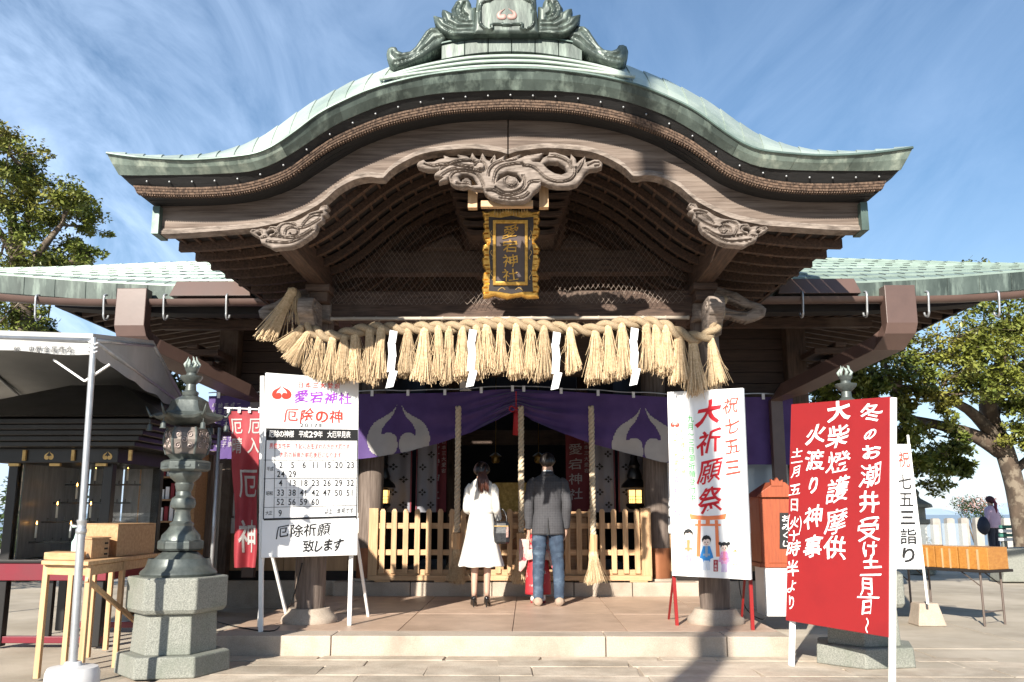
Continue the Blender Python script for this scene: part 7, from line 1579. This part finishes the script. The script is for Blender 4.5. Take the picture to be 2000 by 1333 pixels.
# ------------------------------------------------------------------ trees
leafm = mat('broad_leaf', (.19, .205, .035), (.075, .11, .02), 1.1, .45, c3=(.28, .23, .05), s3=.8, lo3=.5, hi3=.75)
leafd = mat('dark_leaf', (.055, .085, .022), (.028, .05, .014), 1.3, .5, c3=(.10, .10, .03), s3=.9, lo3=.52, hi3=.8)
bark = mat('mottled_bark', (.12, .085, .06), (.055, .04, .028), 5, .9, bump=.02, stretch=(1, 1, .4), c3=(.19, .155, .115), s3=3.5, lo3=.52, hi3=.60)
def leaves(m, c, r, n, size, rg, flat=.6):
    for _ in range(n):
        while 1:
            v = Vector((rg.uniform(-1, 1), rg.uniform(-1, 1), rg.uniform(-1, 1)))
            if v.length < 1: break
        v = v.normalized() * v.length ** .45
        p = Vector(c) + Vector((v.x * r[0], v.y * r[1], v.z * r[2])); u = Vector((rg.gauss(0, 1), rg.gauss(0, 1), rg.gauss(-.25, .6))).normalized(); w = u.cross(Vector((rg.gauss(0, .5), rg.gauss(0, .5), 1))).normalized()
        l = size * rg.uniform(.5, 1.25); k = w * l * .27; nrm = u.cross(w) * l * .06
        m.add([p, p + u * l * .45 + k + nrm, p + u * l, p + u * l * .45 - k + nrm], [(0, 1, 2, 3)])
def tree(name, label, base, trunk, limbs, clumps, size, lm, seed, per=260, nest=5, group=None):
    rg = random.Random(seed); t = thing(name, label, 'tree', tuple(base), group)
    m = M(); m.tube(smooth_poly([p for p, r in trunk], 4, False), [float(np.interp(i / 4, range(len(trunk)), [r for p, r in trunk])) * (1 + .06 * noise.noise(Vector((i, seed, 0)))) for i in range(4 * (len(trunk) - 1) + 1)], 14); m.build('trunk', bark, t, smooth=True)
    for lb in limbs:
        m = M(); pts = smooth_poly([Vector(p) for p, r in lb], 4, False); m.tube(pts, [float(np.interp(i / 4, range(len(lb)), [r for p, r in lb])) for i in range(4 * (len(lb) - 1) + 1)], 8); m.build('limb', bark, t, smooth=True)
    m = M(); tw = M(); ends = [Vector(lb[-1][0]) for lb in limbs] + [Vector(lb[len(lb) // 2][0]) for lb in limbs] + [Vector(trunk[-1][0])]
    for c, r in clumps:
        c = Vector(c); e = min(ends, key=lambda q: (q - c).length); mid = (e + c) / 2 + Vector((rg.uniform(-.2, .2), rg.uniform(-.2, .2), rg.uniform(-.1, .25))) * r; tw.tube([e, mid, c], [.035, .022, .01], 5)
        for _ in range(nest):
            v = Vector((rg.gauss(0, .45), rg.gauss(0, .45), rg.gauss(0, .33))) * r; rr = r * rg.uniform(.28, .48); leaves(m, c + v, (rr, rr, rr * .55), int(per / nest), size, rg); tw.tube([c, c + v * .6, c + v], [.012, .009, .004], 4)
    tw.build('twigs', bark, t); o = m.build('crown', lm, t, fix=False); return t
rg = random.Random(21)
# right tree
def PP(px, py, Y): return pt(px, py, Y)
b = PP(2010, 1110, 19)
tr = [(Vector((b.x, 19, 0)), .25), (PP(1998, 1030, 19), .21), (PP(1982, 950, 19), .19), (PP(1962, 880, 19), .19), (PP(1940, 830, 19), .17), (PP(1930, 790, 18.8), .18), (PP(1945, 730, 18.6), .12), (PP(1975, 660, 18.6), .05)]
L1 = [(PP(1955, 880, 19), .2), (PP(1900, 850, 18.8), .14), (PP(1830, 830, 18.4), .10), (PP(1760, 815, 18), .07), (PP(1690, 800, 17.6), .03)]
L2 = [(PP(1940, 850, 19), .16), (PP(1890, 800, 18.5), .10), (PP(1820, 770, 18), .06), (PP(1740, 750, 17.6), .03)]
L3 = [(PP(1935, 820, 19), .16), (PP(1960, 760, 19.3), .10), (PP(2010, 700, 19.6), .06), (PP(2080, 640, 20), .03)]
L4 = [(PP(1900, 850, 18.8), .07), (PP(1860, 880, 18.4), .04), (PP(1830, 915, 18.2), .02)]
L5 = [(PP(1970, 930, 19), .1), (PP(2040, 870, 18.8), .07), (PP(2100, 820, 18.6), .04)]
cl = []
for px, py, Y, r in ((1640, 745, 17.4, .5), (1680, 720, 17.6, .55), (1700, 765, 17.6, .5), (1730, 700, 18, .6), (1745, 750, 17.7, .5), (1760, 800, 17.9, .42), (1790, 720, 18, .6), (1800, 770, 17.8, .5), (1830, 690, 18, .65), (1850, 740, 18, .6), (1870, 660, 18.2, .7), (1890, 710, 18.2, .6), (1915, 640, 18.4, .75), (1940, 690, 18.3, .7), (1960, 620, 18.6, .8), (1985, 680, 18.6, .75), (2010, 620, 18.8, .8), (2000, 740, 18.4, .7), (1960, 745, 18, .55),
                     (1900, 765, 17.8, .5), (1700, 820, 17.8, .4), (1740, 850, 17.9, .38), (1770, 880, 18, .42), (1800, 905, 18.1, .40), (1830, 925, 18.2, .38), (1850, 890, 18.2, .38), (1790, 850, 18.0, .38), (1870, 860, 18.2, .3), (1880, 915, 18.4, .25), (1660, 790, 17.6, .35), (1640, 700, 18, .5), (1610, 735, 17.8, .4), (1720, 880, 18.2, .25), (2000, 850, 18.4, .4), (1850, 800, 18, .4), (2020, 800, 18.5, .5), (1760, 660, 18.4, .6), (1700, 660, 18.4, .6), (1990, 790, 18.2, .35), (2060, 700, 18.5, .8), (2080, 600, 19, .9), (1600, 770, 17.6, .4), (1625, 790, 17.6, .4), (1675, 750, 17.5, .4), (1655, 820, 17.8, .3), (1950, 570, 19, .8)):
    cl.append((PP(px, py, Y), r))
tree('camphor_tree', 'large broadleaf tree with mottled leaning trunk spreading over the right side of the terrace', b, tr, [L1, L2, L3, L4, L5], cl, .118, leafm, 5, per=950, nest=11)
# left tree
bL = PP(60, 1000, 17); Yl = 17
trl = [(Vector((bL.x, Yl, 0)), .3), (PP(50, 800, Yl), .26), (PP(45, 640, Yl), .22), (PP(40, 560, Yl), .18), (PP(30, 480, Yl), .12), (PP(20, 400, Yl), .05)]
Ll = [[(PP(42, 560, Yl), .12), (PP(80, 490, Yl - .2), .08), (PP(120, 440, Yl - .3), .04)], [(PP(40, 540, Yl), .1), (PP(10, 470, Yl), .07), (PP(-40, 400, Yl), .04)], [(PP(35, 500, Yl), .1), (PP(60, 400, Yl), .05), (PP(50, 330, Yl), .03)], [(PP(42, 580, Yl), .1), (PP(110, 530, Yl), .06), (PP(160, 500, Yl), .03)]]
cl = [(PP(x, y, Yl + rg.uniform(-.8, .8)), r) for x, y, r in ((15, 300, .6), (50, 330, .6), (-20, 340, .8), (80, 365, .55), (120, 385, .5), (150, 410, .45), (165, 440, .35), (100, 425, .5), (50, 400, .6), (10, 390, .6), (-30, 430, .8), (40, 455, .45), (140, 475, .4), (175, 500, .3), (20, 290, .4), (-30, 280, .6), (95, 510, .35), (20, 505, .6), (-10, 540, .7), (60, 520, .5), (150, 520, .4), (30, 345, .5), (140, 395, .3), (10, 610, .5), (50, 630, .4), (-20, 650, .5), (90, 650, .3))]
tree('broadleaf_tree', 'dense olive green tree rising behind the left wing of the hall', bL, trl, Ll, cl, .10, leafm, 9, per=900, nest=11)
# leafy branch seen under the left eave, between tent and hall
m = M(); rr_ = random.Random(3); base = PP(300, 720, 16)
tree('young_tree', 'small tree glimpsed between the tent roof and the left eave', Vector((base.x, 16, 0)), [(Vector((base.x, 16, 0)), .1), (Vector((base.x, 16, 2.5)), .07), (PP(300, 700, 16), .03)], [[(Vector((base.x, 16, 2.6)), .04), (PP(340, 700, 16), .02)]], [(PP(300, 715, 16), .35), (PP(330, 740, 16), .3), (PP(270, 700, 16), .35), (PP(355, 760, 15.8), .25)], .11, leafd, 13, per=300)
def bush(name, label, c, r, n, size, lm, seed, blossoms=None):
    rg = random.Random(seed); t = thing(name, label, 'bush', (c.x, c.y, GZ0)); m = M()
    for k in range(6): a = rg.uniform(0, 6.28); m.tube([(c.x, c.y, GZ0), (c.x + .3 * r[0] * cos(a), c.y + .3 * r[1] * sin(a), c.z * .6), (c.x + .7 * r[0] * cos(a), c.y + .7 * r[1] * sin(a), c.z + r[2] * rg.uniform(-.3, .6))], [.03, .02, .008], 5)
    m.build('stems', bark, t); m = M()
    for k in range(14):
        v = Vector((rg.uniform(-.8, .8) * r[0], rg.uniform(-.8, .8) * r[1], rg.uniform(-.7, .7) * r[2])); leaves(m, c + v, (r[0] * .35, r[1] * .35, r[2] * .4), n // 14, size, rg)
    m.build('foliage', lm, t, fix=False)
    if blossoms:
        m = M(); 
        for k in range(160):
            v = Vector((rg.gauss(0, .5) * r[0], -r[1] * rg.uniform(.3, 1), rg.uniform(-.2, 1) * r[2])); leaves(m, c + v, (.05, .05, .05), 3, size * .8, rg)
        m.build('blossoms', blossoms, t, fix=False)
bush('flowering_bush', 'bush with faded pink blossom behind the stone fence near the distant person', Vector((xat(1905, 34, 1.2), 34.2, 1.3)), (1.0, .5, .5), 2200, .09, leafd, 2, mat('dusty_pink_blossom', (.55, .30, .26)))
bush('round_bush', 'dark green bush beside the cabinet at the far left edge', Vector((xat(8, 15, 1.2), 15, 1.1)), (1.3, .8, .75), 3500, .10, leafd, 3)
bush('low_bush', 'low green shrub behind the white banner', Vector((xat(1752, 21, 1), 21, .9)), (.7, .5, .7), 2000, .10, leafd, 4)
# the tall tree behind the viewer whose trunk shades the right column
Tb = Vector((-2.2, -3.0, 0)); rg = random.Random(31)
tk = [(Tb, .30), (Vector((-2.20, -3, 3)), .17), (Vector((-2.22, -3, 6)), .14), (Vector((-2.32, -3, 8)), .13), (Vector((-2.48, -3, 10)), .12), (Vector((-2.7, -3, 12)), .08)]
lb = [[(Vector((-2.45, -3, 9.8)), .06), (Vector((-2.9, -3, 10.6)), .04), (Vector((-3.4, -3, 11.0)), .02)], [(Vector((-2.2, -3, 4.2)), .05), (Vector((-2.0, -3.1, 4.7)), .035), (Vector((-1.6, -3.2, 4.9)), .015)], [(Vector((-2.2, -3, 4.6)), .03), (Vector((-3.0, -3.2, 5.15)), .018), (Vector((-4.4, -3.3, 5.0)), .010)]]
cl = [(Vector((-3.2, -3, 11.35)), .28), (Vector((-2.85, -3, 12.1)), .7), (Vector((-2.4, -2.6, 13)), .8), (Vector((-3.2, -3, 13.2)), .8), (Vector((-2.25, -3, 10.15)), .14), (Vector((-1.75, -3.2, 4.6)), .30), (Vector((-2.15, -3.1, 4.25)), .25), (Vector((-1.4, -3.2, 4.35)), .22)]
tree('tall_pine', 'tall slender tree standing behind the viewer', Tb, tk, lb, cl, .12, leafd, 17, per=500)
